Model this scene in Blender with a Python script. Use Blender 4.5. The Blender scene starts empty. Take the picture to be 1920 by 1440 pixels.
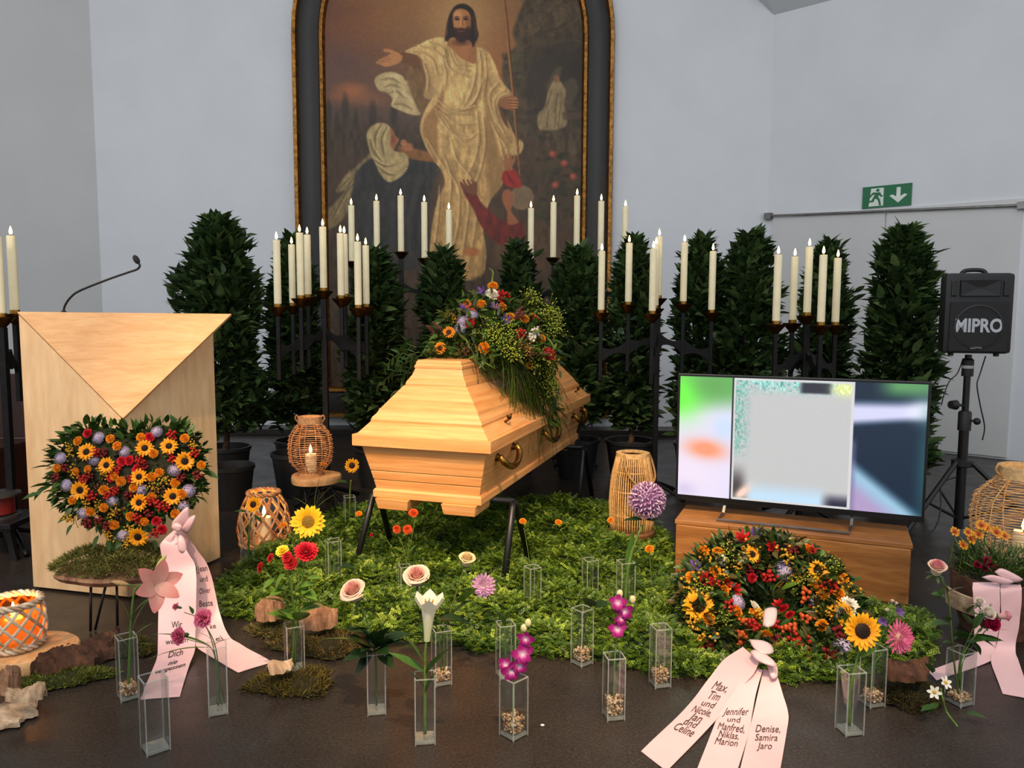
import bpy, bmesh, math, random
import numpy as np
from mathutils import Vector, Matrix

random.seed(7); RNG = np.random.default_rng(7)
SC = bpy.context.scene
COL = SC.collection
F_PX, CX, CY = 1450.0, 960.0, 720.0
CAM_H = 1.25

def lin(c):
    return tuple(((v/255.0)/12.92 if v/255.0 <= .04045 else ((v/255.0+.055)/1.055)**2.4) for v in c)

# ------------------------------------------------------------------ camera
cam_d = bpy.data.cameras.new('camera'); cam = bpy.data.objects.new('camera', cam_d); COL.objects.link(cam)
cam_d.sensor_width = 36; cam_d.lens = F_PX/1920*36; cam_d.clip_start = .05; cam_d.clip_end = 60
CAM_R = Matrix.Rotation(math.radians(90-5.32), 3, 'X') @ Matrix.Rotation(math.radians(.25), 3, 'Z')
cam.matrix_world = Matrix.Translation((0, 0, CAM_H)) @ CAM_R.to_4x4()
SC.camera = cam
# ------------------------------------------------------------------ world, lamps, exposure
w = bpy.data.worlds.new('world'); SC.world = w; w.use_nodes = True
bg = w.node_tree.nodes['Background']; bg.inputs[0].default_value = (.95, .975, 1.0, 1); bg.inputs[1].default_value = .78
SC.view_settings.view_transform = 'Standard'; SC.view_settings.look = 'None'
SC.cycles.transparent_max_bounces = 32; SC.view_settings.exposure = 0.0; SC.view_settings.gamma = 1.0; SC.view_settings.use_curve_mapping = False

def spot(name, loc, target, energy, color, angle, blend, radius=.06):
    d = bpy.data.lights.new(name, 'SPOT'); d.energy = energy; d.color = color
    d.spot_size = math.radians(angle); d.spot_blend = blend; d.shadow_soft_size = radius
    o = bpy.data.objects.new(name, d); COL.objects.link(o); o.location = loc
    o.rotation_euler = (Vector(target)-Vector(loc)).to_track_quat('-Z', 'Y').to_euler()
    return o
WARM = (1.0, .66, .36)
spot('coffin_spot', (-1.7, .2, 4.3), (-.35, 3.75, .55), 720, WARM, 34, .55)
spot('bed_spot', (.3, .2, 4.4), (.15, 3.05, 0), 1100, WARM, 34, .7)
spot('lectern_spot', (-3.2, .1, 4.3), (-1.8, 3.2, .6), 420, WARM, 34, .6)
spot('wreath_spot', (2.2, .0, 4.3), (1.15, 2.6, .15), 400, (1.0, .74, .5), 36, .6)
d = bpy.data.lights.new('ambience_fill', 'AREA'); d.shape = 'RECTANGLE'; d.size = 5; d.size_y = 2.2; d.energy = 170; d.color = (.9, .95, 1)  # added area lamp for general ambience; there is no window behind it
o = bpy.data.objects.new('ambience_fill', d); COL.objects.link(o); o.location = (-1.5, -1.5, 5.2)
o.rotation_euler = (Vector((0, 8, 2.6))-Vector(o.location)).to_track_quat('-Z', 'Y').to_euler()

# ------------------------------------------------------------------ measuring helpers (photograph pixel -> place)
def ray(px, py):
    return CAM_R @ Vector(((px-CX)/F_PX, -(py-CY)/F_PX, -1))
def G(px, py, z=0.0):
    d = ray(px, py); t = (z-CAM_H)/d.z
    return Vector((d.x*t, d.y*t, z))
def P(px, py, Y):
    d = ray(px, py); t = Y/d.y
    return Vector((d.x*t, Y, CAM_H+d.z*t))
def PL(px, py, o, n):
    d = ray(px, py); c = Vector((0, 0, CAM_H)); t = (Vector(o)-c).dot(n)/d.dot(n)
    return c+d*t
def proj(p):
    q = CAM_R.transposed() @ (Vector(p)-Vector((0, 0, CAM_H))); return CX+F_PX*q.x/-q.z, CY-F_PX*q.y/-q.z
def PX(n, Y): return n*Y/F_PX

# ------------------------------------------------------------------ materials
MATS = {}
def nodes(name):
    m = bpy.data.materials.new(name); m.use_nodes = True; nt = m.node_tree
    b = nt.nodes['Principled BSDF']; MATS[name] = m
    return m, nt, b
def setin(b, **k):
    for n, v in k.items():
        n = n.replace('_', ' ')
        if n in b.inputs: b.inputs[n].default_value = v
def noise(nt, scale, detail=4, rough=.6, mapping=None, coord='Object', dist=0):
    tc = nt.nodes.new('ShaderNodeTexCoord'); nz = nt.nodes.new('ShaderNodeTexNoise')
    nz.inputs['Scale'].default_value = scale; nz.inputs['Detail'].default_value = detail
    nz.inputs['Roughness'].default_value = rough; nz.inputs['Distortion'].default_value = dist
    src = tc.outputs[coord]
    if mapping:
        mp = nt.nodes.new('ShaderNodeMapping'); mp.inputs['Scale'].default_value = mapping
        nt.links.new(src, mp.inputs[0]); src = mp.outputs[0]
    nt.links.new(src, nz.inputs['Vector'])
    return nz
def ramp(nt, fac, stops):
    r = nt.nodes.new('ShaderNodeValToRGB'); nt.links.new(fac, r.inputs[0])
    e = r.color_ramp.elements
    while len(e) < len(stops): e.new(.5)
    for i, (p, c) in enumerate(stops): e[i].position = p; e[i].color = (*lin(c), 1)
    return r
def bump(nt, b, h, strength, dist=.01):
    bp = nt.nodes.new('ShaderNodeBump'); bp.inputs['Strength'].default_value = strength; bp.inputs['Distance'].default_value = dist
    nt.links.new(h, bp.inputs['Height']); nt.links.new(bp.outputs[0], b.inputs['Normal'])
def mat(name, rgb, rough=.6, var=.12, scale=14, metal=0, bmp=0, bscale=60, spec=.5, sss=0, mapping=None, coat=0):
    m, nt, b = nodes(name)
    nz = noise(nt, scale, mapping=mapping)
    lo = tuple(max(0, v*(1-var)) for v in rgb); hi = tuple(min(255, v*(1+var)) for v in rgb)
    r = ramp(nt, nz.outputs['Fac'], [(.3, lo), (.7, hi)]); nt.links.new(r.outputs[0], b.inputs['Base Color'])
    setin(b, Roughness=rough, Metallic=metal, Specular_IOR_Level=spec, Coat_Weight=coat)
    if sss: setin(b, Subsurface_Weight=sss, Subsurface_Radius=(.02, .012, .006), Subsurface_Scale=.5)
    if bmp:
        n2 = noise(nt, bscale, mapping=mapping); bump(nt, b, n2.outputs['Fac'], bmp)
    return m
def wood(name, c1, c2, c3, mapping, rough=.45, scale=3, bmp=.08, rings=2.2):
    m, nt, b = nodes(name)
    nz = noise(nt, scale, 5, .62, mapping, dist=.5)
    n2 = noise(nt, scale*5, 3, .5, mapping)
    r = ramp(nt, nz.outputs['Fac'], [(.28, c1), (.5, c2), (.72, c3)])
    mx = nt.nodes.new('ShaderNodeMix'); mx.data_type = 'RGBA'; mx.blend_type = 'MULTIPLY'; mx.inputs[0].default_value = .35
    r2 = ramp(nt, n2.outputs['Fac'], [(.3, (200, 180, 160)), (.7, (255, 255, 255))])
    nt.links.new(r.outputs[0], mx.inputs[6]); nt.links.new(r2.outputs[0], mx.inputs[7])
    nt.links.new(mx.outputs[2], b.inputs['Base Color']); setin(b, Roughness=rough)
    bump(nt, b, n2.outputs['Fac'], bmp, .003)
    return m
def attr_mat(name, rough=.55, transl=.25, var=.15, scale=60, bmp=0):
    m, nt, b = nodes(name)
    at = nt.nodes.new('ShaderNodeAttribute'); at.attribute_name = 'Col'
    nz = noise(nt, scale)
    mx = nt.nodes.new('ShaderNodeMix'); mx.data_type = 'RGBA'; mx.blend_type = 'MULTIPLY'; mx.inputs[0].default_value = 1
    r = ramp(nt, nz.outputs['Fac'], [(.3, (255*(1-var),)*3), (.7, (255,)*3)])
    nt.links.new(at.outputs['Color'], mx.inputs[6]); nt.links.new(r.outputs[0], mx.inputs[7])
    nt.links.new(mx.outputs[2], b.inputs['Base Color']); setin(b, Roughness=rough, Specular_IOR_Level=.35)
    if bmp: bump(nt, b, nz.outputs['Fac'], bmp)
    if transl:
        out = nt.nodes['Material Output']; tr = nt.nodes.new('ShaderNodeBsdfTranslucent'); ms = nt.nodes.new('ShaderNodeMixShader')
        ms.inputs[0].default_value = transl; nt.links.new(mx.outputs[2], tr.inputs[0])
        nt.links.new(b.outputs[0], ms.inputs[1]); nt.links.new(tr.outputs[0], ms.inputs[2]); nt.links.new(ms.outputs[0], out.inputs[0])
    return m
def emit_mat(name, rgb, strength, attr=False):
    m, nt, b = nodes(name)
    setin(b, Roughness=.3)
    b.inputs['Base Color'].default_value = (.01, .01, .01, 1); b.inputs['Emission Strength'].default_value = strength
    if attr:
        at = nt.nodes.new('ShaderNodeAttribute'); at.attribute_name = 'Col'; nt.links.new(at.outputs['Color'], b.inputs['Emission Color'])
    else: b.inputs['Emission Color'].default_value = (*lin(rgb), 1)
    return m
def glass_mat(name, tint=(240, 246, 244), lo=.05, hi=.55):
    m, nt, b = nodes(name); out = nt.nodes['Material Output']
    tr = nt.nodes.new('ShaderNodeBsdfTransparent'); tr.inputs[0].default_value = (*lin(tint), 1)
    gl = nt.nodes.new('ShaderNodeBsdfGlossy'); gl.inputs['Roughness'].default_value = .04
    lw = nt.nodes.new('ShaderNodeLayerWeight'); lw.inputs[0].default_value = .5
    pw = nt.nodes.new('ShaderNodeMath'); pw.operation = 'POWER'; pw.inputs[1].default_value = 3.0; nt.links.new(lw.outputs['Facing'], pw.inputs[0])
    mr = nt.nodes.new('ShaderNodeMapRange'); nt.links.new(pw.outputs[0], mr.inputs[0]); mr.inputs[3].default_value = lo; mr.inputs[4].default_value = hi
    ms = nt.nodes.new('ShaderNodeMixShader')
    nt.links.new(mr.outputs[0], ms.inputs[0]); nt.links.new(tr.outputs[0], ms.inputs[1]); nt.links.new(gl.outputs[0], ms.inputs[2])
    nt.links.new(ms.outputs[0], out.inputs[0])
    return m

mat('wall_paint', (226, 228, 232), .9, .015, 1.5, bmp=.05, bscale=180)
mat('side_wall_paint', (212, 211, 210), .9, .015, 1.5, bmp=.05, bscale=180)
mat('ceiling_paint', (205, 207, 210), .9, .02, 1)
mat('door_paint', (214, 213, 212), .55, .02, 1.2)
def floor_mat():
    m, nt, b = nodes('dark_terrazzo')
    n1 = noise(nt, 1.3, 6, .65); n2 = noise(nt, 110, 3, .75); n3 = noise(nt, 6, 5, .6)
    r1 = ramp(nt, n1.outputs['Fac'], [(.3, (54, 48, 44)), (.7, (74, 67, 62))])
    r2 = ramp(nt, n2.outputs['Fac'], [(.35, (96, 92, 88)), (.55, (190, 184, 176)), (.70, (255, 250, 240))])
    mx = nt.nodes.new('ShaderNodeMix'); mx.data_type = 'RGBA'; mx.blend_type = 'MULTIPLY'; mx.inputs[0].default_value = .8
    nt.links.new(r1.outputs[0], mx.inputs[6]); nt.links.new(r2.outputs[0], mx.inputs[7]); nt.links.new(mx.outputs[2], b.inputs['Base Color'])
    rr = nt.nodes.new('ShaderNodeMapRange'); nt.links.new(n3.outputs['Fac'], rr.inputs[0])
    rr.inputs[1].default_value = .3; rr.inputs[2].default_value = .7; rr.inputs[3].default_value = .24; rr.inputs[4].default_value = .42
    nt.links.new(rr.outputs[0], b.inputs['Roughness']); setin(b, Specular_IOR_Level=.35)
    bump(nt, b, n2.outputs['Fac'], .05, .002)
floor_mat()
wood('coffin_pine', (212, 142, 78), (228, 164, 100), (236, 180, 120), (.7, .7, 16), .38, 2.2)
wood('lectern_veneer', (212, 158, 102), (224, 174, 120), (231, 187, 136), (1.5, 1.5, 9), .5, 2)
wood('lectern_face', (232, 190, 140), (240, 204, 156), (245, 214, 170), (3, 3, .7), .5, 2)
wood('crate_oak', (116, 72, 34), (148, 98, 50), (172, 120, 66), (1.2, 1.2, 10), .42, 2.4)
wood('slice_wood', (176, 128, 80), (204, 158, 106), (222, 180, 130), (3, 3, 3), .6, 3)
wood('dark_bench_wood', (40, 18, 10), (58, 26, 14), (74, 36, 20), (6, 6, 1), .4, 2)
wood('bark_brown', (42, 24, 14), (78, 48, 30), (112, 74, 48), (10, 2, 4), .9, 3, .9)
wood('bark_pale', (110, 86, 66), (176, 148, 118), (214, 192, 164), (8, 2, 4), .9, 3, .6)
wood('drift_wood', (96, 66, 46), (140, 104, 78), (176, 140, 110), (9, 2, 4), .9, 3, .9)
mat('black_iron', (26, 25, 26), .5, .2, 20, metal=.6, bmp=.1)
mat('black_paint', (14, 14, 15), .4, .2, 20)
mat('black_plastic', (22, 22, 24), .55, .12, 90, bmp=.15, bscale=400)
mat('grille_black', (15, 15, 17), .6, .3, 500, bmp=.4, bscale=700)
mat('brass', (160, 116, 52), .32, .15, 30, metal=1)
mat('dark_brass', (96, 66, 30), .4, .25, 40, metal=1)
mat('wax', (250, 234, 194), .45, .03, 12, sss=.25)
mat('wick', (30, 22, 16), .9)
def liner():
    m, nt, b = nodes('amber_liner'); out = nt.nodes['Material Output']; nz = noise(nt, 18); r = ramp(nt, nz.outputs['Fac'], [(.3, (232, 120, 40)), (.7, (250, 170, 90))])
    tl = nt.nodes.new('ShaderNodeBsdfTranslucent'); nt.links.new(r.outputs[0], tl.inputs[0]); tr = nt.nodes.new('ShaderNodeBsdfTransparent'); tr.inputs[0].default_value = (1, .62, .3, 1)
    ms = nt.nodes.new('ShaderNodeMixShader'); ms.inputs[0].default_value = .62; nt.links.new(tl.outputs[0], ms.inputs[1]); nt.links.new(tr.outputs[0], ms.inputs[2]); nt.links.new(ms.outputs[0], out.inputs[0])
liner()
emit_mat('flame', (255, 214, 130), 14)
emit_mat('led_candle_glow', (255, 190, 90), 1.6)
mat('pot_black', (28, 28, 30), .45, .15, 12)
mat('soil', (60, 52, 44), .95, .5, 60, bmp=.8)
mat('trunk_bark', (82, 62, 46), .9, .3, 40, bmp=.5)
mat('gold_frame', (128, 88, 40), .38, .35, 24, metal=.85, bmp=.25, bscale=50)
mat('dark_frame', (30, 23, 19), .5, .25, 10, mapping=(6, 6, 1))
attr_mat('painted_canvas', .5, 0, .12, 90, .1)
attr_mat('leaf', .36, .16, .25, 30)
attr_mat('petal', .6, .25, .12, 120)
attr_mat('moss', .9, .15, .3, 40)
attr_mat('pebble', .6, 0, .3, 200)
attr_mat('rattan', .55, 0, .25, 60)
emit_mat('screen_picture', None, 1.15, True)
glass_mat('clear_glass', (252, 254, 253), .07, .5)
def edge_glass():  # pale half-clear glass; on the vase edges its whiteness imitates refracted light
    m, nt, b = nodes('glass_base'); out = nt.nodes['Material Output']; setin(b, Roughness=.12, Specular_IOR_Level=.8); b.inputs['Base Color'].default_value = (*lin((214, 216, 210)), 1)
    tr = nt.nodes.new('ShaderNodeBsdfTransparent'); ms = nt.nodes.new('ShaderNodeMixShader'); ms.inputs[0].default_value = .42
    nz = noise(nt, 40); rr_ = nt.nodes.new('ShaderNodeMapRange'); rr_.inputs[3].default_value = .14; rr_.inputs[4].default_value = .34; nt.links.new(nz.outputs['Fac'], rr_.inputs[0]); nt.links.new(rr_.outputs[0], ms.inputs[0])
    nt.links.new(tr.outputs[0], ms.inputs[1]); nt.links.new(b.outputs[0], ms.inputs[2]); nt.links.new(ms.outputs[0], out.inputs[0])
edge_glass()
m, nt, b = nodes('satin_pink'); setin(b, Roughness=.38, Sheen_Weight=.3)
_n = noise(nt, 3, 3, .5); _r = ramp(nt, _n.outputs['Fac'], [(.3, (208, 168, 172)), (.7, (222, 184, 186))]); nt.links.new(_r.outputs[0], b.inputs['Base Color'])
mat('print_black', (52, 44, 44), .7)
mat('sign_green', (10, 110, 66), .4, .04); mat('sign_white', (232, 238, 230), .5, .02)
mat('silver_print', (176, 178, 184), .45, .05); mat('steel', (120, 118, 116), .35, .1, metal=.9)
mat('screen_bezel', (12, 12, 14), .35)
mat('red_cable', (120, 22, 20), .5)
mat('white_paint', (222, 222, 220), .6, .03)

# ------------------------------------------------------------------ mesh builder
def rotm(axis, a): return np.array(Matrix.Rotation(a, 3, axis))
def frame_x(d, up=(0, 0, 1), roll=0):
    d = Vector(d).normalized(); u = Vector(up)
    if abs(d.dot(u)) > .98: u = Vector((0, 1, 0)) if abs(d.y) < .9 else Vector((1, 0, 0))
    y = u.cross(d).normalized(); z = d.cross(y)
    M = Matrix((d, y, z)).transposed()
    if roll: M = M @ Matrix.Rotation(roll, 3, 'X')
    return np.array(M)
def frame_z(d, roll=0):
    d = Vector(d).normalized(); u = Vector((0, 0, 1)) if abs(d.z) < .95 else Vector((0, 1, 0))
    x = u.cross(d).normalized(); y = d.cross(x)
    M = Matrix((x, y, d)).transposed() @ Matrix.Rotation(roll, 3, 'Z')
    return np.array(M)
def T4(loc, R=None, s=1.0):
    M = Matrix.Identity(4) if R is None else Matrix(np.asarray(R).tolist()).to_4x4()
    if not isinstance(s, (tuple, list)): s = (s, s, s)
    return Matrix.Translation(Vector(loc)) @ M @ Matrix.Diagonal((*s, 1))

class MB:
    def __init__(self): self.V = []; self.Fc = []; self.C = []; self.n = 0; self.colored = False
    def add(self, V, F, R=None, loc=None, s=1.0, col=None):
        V = np.asarray(V, float)*s
        if R is not None: V = V @ np.asarray(R).T
        if loc is not None: V = V+np.asarray(loc, float)
        b = self.n; self.V.append(V); self.n += len(V)
        self.Fc.extend([tuple(i+b for i in f) for f in F])
        c = np.ones((len(V), 3))
        if col is not None:
            self.colored = True; c = np.broadcast_to(np.asarray(col, float), (len(V), 3))
        self.C.append(c); return self
    def merge(self, o, R=None, loc=None, s=1.0):
        V = np.concatenate(o.V); C = np.concatenate(o.C); self.colored |= o.colored
        return self.add(V, o.Fc, R, loc, s, C if o.colored else None)
    def box(self, c, s, R=None, col=None, taper=1.0):
        x, y, z = [v/2 for v in s]; t = taper
        V = [(-x, -y, -z), (x, -y, -z), (x, y, -z), (-x, y, -z), (-x*t, -y*t, z), (x*t, -y*t, z), (x*t, y*t, z), (-x*t, y*t, z)]
        F = [(0, 3, 2, 1), (4, 5, 6, 7), (0, 1, 5, 4), (1, 2, 6, 5), (2, 3, 7, 6), (3, 0, 4, 7)]
        return self.add(V, F, R, c, 1, col)
    def tube(self, pts, r, n=8, cap=True, col=None, flat=1.0):
        pts = [Vector(p) for p in pts]; m = len(pts)
        rs = [r]*m if np.isscalar(r) else list(r)
        V = []; t0 = (pts[1]-pts[0]).normalized()
        u = Vector((0, 0, 1)) if abs(t0.z) < .9 else Vector((0, 1, 0))
        nx = t0.cross(u).normalized()
        for i, p in enumerate(pts):
            t = (pts[min(i+1, m-1)]-pts[max(i-1, 0)])
            t = t.normalized() if t.length > 1e-9 else t0
            nx = (nx-t*nx.dot(t)); nx = nx.normalized() if nx.length > 1e-6 else t.orthogonal().normalized()
            ny = t.cross(nx)
            for k in range(n):
                a = 2*math.pi*k/n+math.pi/n
                V.append(p+(nx*math.cos(a)+ny*math.sin(a)*flat)*rs[i])
        F = [(i*n+k, i*n+(k+1) % n, (i+1)*n+(k+1) % n, (i+1)*n+k) for i in range(m-1) for k in range(n)]
        if cap: F += [tuple(range(n-1, -1, -1)), tuple((m-1)*n+k for k in range(n))]
        cc = col
        if col is not None and np.ndim(col) == 2: cc = np.repeat(np.asarray(col), n, 0)
        return self.add([tuple(v) for v in V], F, col=cc)
    def lathe(self, prof, n=24, loc=(0, 0, 0), col=None, R=None, s=1.0, closed=False):
        V = [(r*math.cos(2*math.pi*k/n), r*math.sin(2*math.pi*k/n), z) for r, z in prof for k in range(n)]
        m = len(prof)
        F = [(i*n+k, i*n+(k+1) % n, (i+1)*n+(k+1) % n, (i+1)*n+k) for i in range(m-1) for k in range(n)]
        if closed: F += [((m-1)*n+k, (m-1)*n+(k+1) % n, (k+1) % n, k) for k in range(n)]
        else:
            if prof[0][0] > 1e-6: F.append(tuple(range(n-1, -1, -1)))
            if prof[-1][0] > 1e-6: F.append(tuple((m-1)*n+k for k in range(n)))
        cc = col
        if col is not None and np.ndim(col) == 2: cc = np.repeat(np.asarray(col), n, 0)
        return self.add(V, F, R, loc, s, cc)
    def ball(self, c, r, n=8, m=6, sc=(1, 1, 1), col=None, R=None):
        prof = [(max(1e-5, math.sin(math.pi*i/m))*r, -math.cos(math.pi*i/m)*r) for i in range(m+1)]
        V = np.array([(a*math.cos(2*math.pi*k/n), a*math.sin(2*math.pi*k/n), z) for a, z in prof for k in range(n)])*np.asarray(sc)
        F = [(i*n+k, i*n+(k+1) % n, (i+1)*n+(k+1) % n, (i+1)*n+k) for i in range(m) for k in range(n)]
        return self.add(V, F, R, c, 1, col)
    def prism(self, poly, h, R=None, loc=None, col=None):
        n = len(poly)
        V = [(x, y, 0) for x, y in poly]+[(x, y, h) for x, y in poly]
        F = [tuple(range(n-1, -1, -1)), tuple(range(n, 2*n))]+[(i, (i+1) % n, n+(i+1) % n, n+i) for i in range(n)]
        return self.add(V, F, R, loc, 1, col)
    def mesh(self, name, smooth=False, org=None, bevel=0, mat=None):
        me = bpy.data.meshes.new(name)
        V = np.concatenate(self.V)
        if org is not None: V = V-np.asarray(org)
        me.from_pydata(V.tolist(), [], self.Fc)
        if self.colored:
            a = me.color_attributes.new('Col', 'FLOAT_COLOR', 'POINT')
            C = np.concatenate(self.C); a.data.foreach_set('color', np.c_[C, np.ones(len(C))].astype(np.float32).ravel())
        if bevel:
            bm = bmesh.new(); bm.from_mesh(me)
            ed = [e for e in bm.edges if len(e.link_faces) == 2 and e.calc_face_angle(0) > .5]
            bmesh.ops.bevel(bm, geom=ed, offset=bevel, segments=2, affect='EDGES', profile=.6)
            bm.to_mesh(me); bm.free()
        if smooth:
            me.polygons.foreach_set('use_smooth', [True]*len(me.polygons))
            if smooth != True: me.set_sharp_from_angle(angle=math.radians(smooth))
        if mat: me.materials.append(MATS[mat])
        me.update()
        return me
    def build(self, name, mat, parent=None, smooth=False, world=False, bevel=0, loc=None):
        org = None
        if world and parent is not None: org = tuple(parent.location)
        if world and parent is None and loc is not None: org = tuple(loc)
        me = self.mesh(name, smooth, org, bevel, mat)
        return put(name, me, parent, loc)
def put(name, me, parent=None, loc=None, M=None):
    o = bpy.data.objects.new(name, me); COL.objects.link(o)
    if parent is not None: o.parent = parent
    if M is not None: o.matrix_local = M
    elif loc is not None: o.location = loc
    return o
def fast_mesh(name, tv, tf, R, O, S, cols, mat, smooth=False, colt=None):
    """many copies of one small triangle template as one mesh: R (N,3,3), O (N,3), S (N,), cols (N,3)"""
    tv = np.asarray(tv, float); tf = np.asarray(tf, int); N = len(O); nv = len(tv); nf = len(tf)
    V = np.einsum('nij,vj->nvi', np.asarray(R), tv)*np.asarray(S).reshape(N, 1, -1)+np.asarray(O)[:, None, :]
    V = V.reshape(-1, 3)
    Fi = (tf[None]+(np.arange(N)*nv)[:, None, None]).reshape(-1)
    me = bpy.data.meshes.new(name); k = tf.shape[1]
    me.vertices.add(len(V)); me.vertices.foreach_set('co', V.astype(np.float32).ravel())
    me.loops.add(len(Fi)); me.loops.foreach_set('vertex_index', Fi.astype(np.int32))
    me.polygons.add(N*nf); me.polygons.foreach_set('loop_start', (np.arange(N*nf)*k).astype(np.int32))
    me.update(calc_edges=True)
    C = np.repeat(np.asarray(cols), nv, 0)
    if colt is not None: C = C*np.tile(np.asarray(colt)[:, None], (N, 1))
    a = me.color_attributes.new('Col', 'FLOAT_COLOR', 'POINT')
    a.data.foreach_set('color', np.c_[C, np.ones(len(C))].astype(np.float32).ravel())
    if smooth: me.polygons.foreach_set('use_smooth', [True]*len(me.polygons))
    me.materials.append(MATS[mat]); me.validate()
    return me

def tag(o, label=None, cat=None, group=None, kind=None):
    if label: o['label'] = label
    if cat: o['category'] = cat
    if group: o['group'] = group
    if kind: o['kind'] = kind
    return o
def thing(name, label, cat, loc=(0, 0, 0), group=None, rotz=0):
    o = bpy.data.objects.new(name, None); COL.objects.link(o); o.empty_display_size = .1
    o.location = loc; o.rotation_euler = (0, 0, rotz)
    return tag(o, label, cat, group)
def rframes(D, rolls):
    """frames with x axis along each direction in D (N,3)"""
    D = D/np.linalg.norm(D, axis=1, keepdims=True)
    up = np.tile([0., 0, 1.], (len(D), 1)); bad = np.abs(D[:, 2]) > .97; up[bad] = [1, 0, 0]
    Y = np.cross(up, D); Y /= np.linalg.norm(Y, axis=1, keepdims=True); Z = np.cross(D, Y)
    c, s = np.cos(rolls)[:, None], np.sin(rolls)[:, None]
    Y2 = Y*c+Z*s; Z2 = -Y*s+Z*c
    return np.stack([D, Y2, Z2], axis=2)
def leaf_tpl(L=1, W=.35, fold=.12, droop=.15, n=4, peak=.42):
    V = [(0, 0, 0)]; F = []
    for i in range(1, n):
        t = i/n; w_ = W/2*math.sin(math.pi*t**(math.log(.5)/math.log(peak)))
        z = -droop*t*t*L
        V += [(L*t, -w_, z+fold*w_*2), (L*t, 0, z), (L*t, w_, z+fold*w_*2)]
    V.append((L, 0, -droop*L))
    last = len(V)-1
    F += [(0, 1, 2), (0, 2, 3)]
    for i in range(n-2):
        a = 1+3*i; b_ = a+3
        F += [(a, b_, b_+1), (a, b_+1, a+1), (a+1, b_+1, b_+2), (a+1, b_+2, a+2)]
    a = last-3
    F += [(a, last, a+1), (a+1, last, a+2)]
    return np.array(V), F
def catmull(pts, m=8):
    p = [Vector(q) for q in pts]; p = [p[0]*2-p[1]]+p+[p[-1]*2-p[-2]]; out = []
    for i in range(1, len(p)-2):
        for k in range(m):
            t = k/m; a, b_, c, d = p[i-1], p[i], p[i+1], p[i+2]
            out.append(.5*((2*b_)+(c-a)*t+(2*a-5*b_+4*c-d)*t*t+(3*b_-a-3*c+d)*t**3))
    out.append(p[-2].copy())
    return out
def jit(c, amt=.12):
    k = 1+random.uniform(-amt, amt)
    return tuple(v*k for v in lin(c))
# ------------------------------------------------------------------ lettering (made first, while the scene is small)
def text_arrays(s, size=1.0, bold=0.0, shear=0.0):
    c = bpy.data.curves.new('lettering', 'FONT'); c.body = s; c.size = size; c.align_x = 'CENTER'; c.align_y = 'CENTER'
    c.offset = bold; c.shear = shear; c.resolution_u = 3
    o = bpy.data.objects.new('lettering', c); COL.objects.link(o)
    me = bpy.data.meshes.new_from_object(o.evaluated_get(bpy.context.evaluated_depsgraph_get()))
    V = np.array([v.co[:] for v in me.vertices]); F = [tuple(p.vertices) for p in me.polygons]
    bpy.data.objects.remove(o); bpy.data.curves.remove(c); bpy.data.meshes.remove(me)
    return V, F
TXT = {}
for _s in ['Max,', 'Tim', 'und', 'Nicole,', 'Jan', 'Celine', 'Jennifer', 'Manfred,', 'Niklas,', 'Marion', 'Denise,', 'Samira', 'Jaro',
           'Wir', 'werden', 'Dich', 'Jean', 'Oliver', 'Beate', 'ke', 'ei']:
    TXT[_s] = text_arrays(_s, 1.0)
for _s in ['nie', 'vergessen']: TXT[_s] = text_arrays(_s, 1.0, .01, .25)
TXT['MIPRO'] = text_arrays('MIPRO', 1.0, .035)

# ------------------------------------------------------------------ the room
def slab(name, pts, thick, n, m, label=None):
    """a polygon (world points) extruded along n"""
    mb = MB(); k = len(pts); n = Vector(n)*thick
    V = [tuple(Vector(p)) for p in pts]+[tuple(Vector(p)+n) for p in pts]
    F = [tuple(range(k)), tuple(range(2*k-1, k-1, -1))]+[(i, k+i, k+(i+1) % k, (i+1) % k) for i in range(k)]
    mb.add(V, F); o = mb.build(name, m); o['kind'] = 'structure'
    return o
WY = 8.05
XL = P(180, 300, WY).x; XR = P(1444, 250, WY).x
WB = G(1889, 862); DR = Vector((WB.x-XR, WB.y-WY, 0)).normalized(); NR = Vector((DR.y, -DR.x, 0))   # right wall direction, normal into the room
if NR.y > 0: NR = -NR
ZC = P(1455, 28, WY).z
slab('floor', [(-9, -3, 0), (9, -3, 0), (9, 9, 0), (-9, 9, 0)], .2, (0, 0, -1), 'dark_terrazzo')
slab('wall_back', [(XL, WY, 0), (XR, WY, 0), (XR, WY, ZC), (-.8, WY, 7.2), (XL, WY, 5.2)], .3, (0, 1, 0), 'wall_paint')
CR = Vector((XR, WY, 0)); RE = CR+DR*5.2
slab('wall_right', [CR, RE, RE+Vector((0, 0, ZC)), CR+Vector((0, 0, ZC))], .3, -NR, 'wall_paint')
CL = Vector((XL, WY, 0)); LE = CL+Vector((-.62, -.78, 0))*5
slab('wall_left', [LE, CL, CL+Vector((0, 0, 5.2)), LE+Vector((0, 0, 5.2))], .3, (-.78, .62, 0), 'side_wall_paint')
RB, RF = Vector((-.8, WY, 7.2)), Vector((-.8, 4.4, 7.2))
cm = MB(); up = Vector((0, 0, .15))
for q in ([CR+Vector((0, 0, ZC)), RE+Vector((0, 0, ZC)), RF, RB], [CL+Vector((0, 0, 5.2)), RB, RF, LE+Vector((0, 0, 5.2))]):
    k = len(q); cm.add([tuple(v) for v in q]+[tuple(v+up) for v in q], [(0, 1, 2), (0, 2, 3), (6, 5, 4), (7, 6, 4), (0, 4, 5, 1), (1, 5, 6, 2), (2, 6, 7, 3), (3, 7, 4, 0)])
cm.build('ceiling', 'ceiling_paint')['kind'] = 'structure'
mb = MB(); mb.box(((XL+XR)/2, WY-.16, .03), (XR-XL-.2, .3, .06)); o = mb.build('trim_1', 'dark_terrazzo', bevel=.005); o['kind'] = 'structure'

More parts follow.
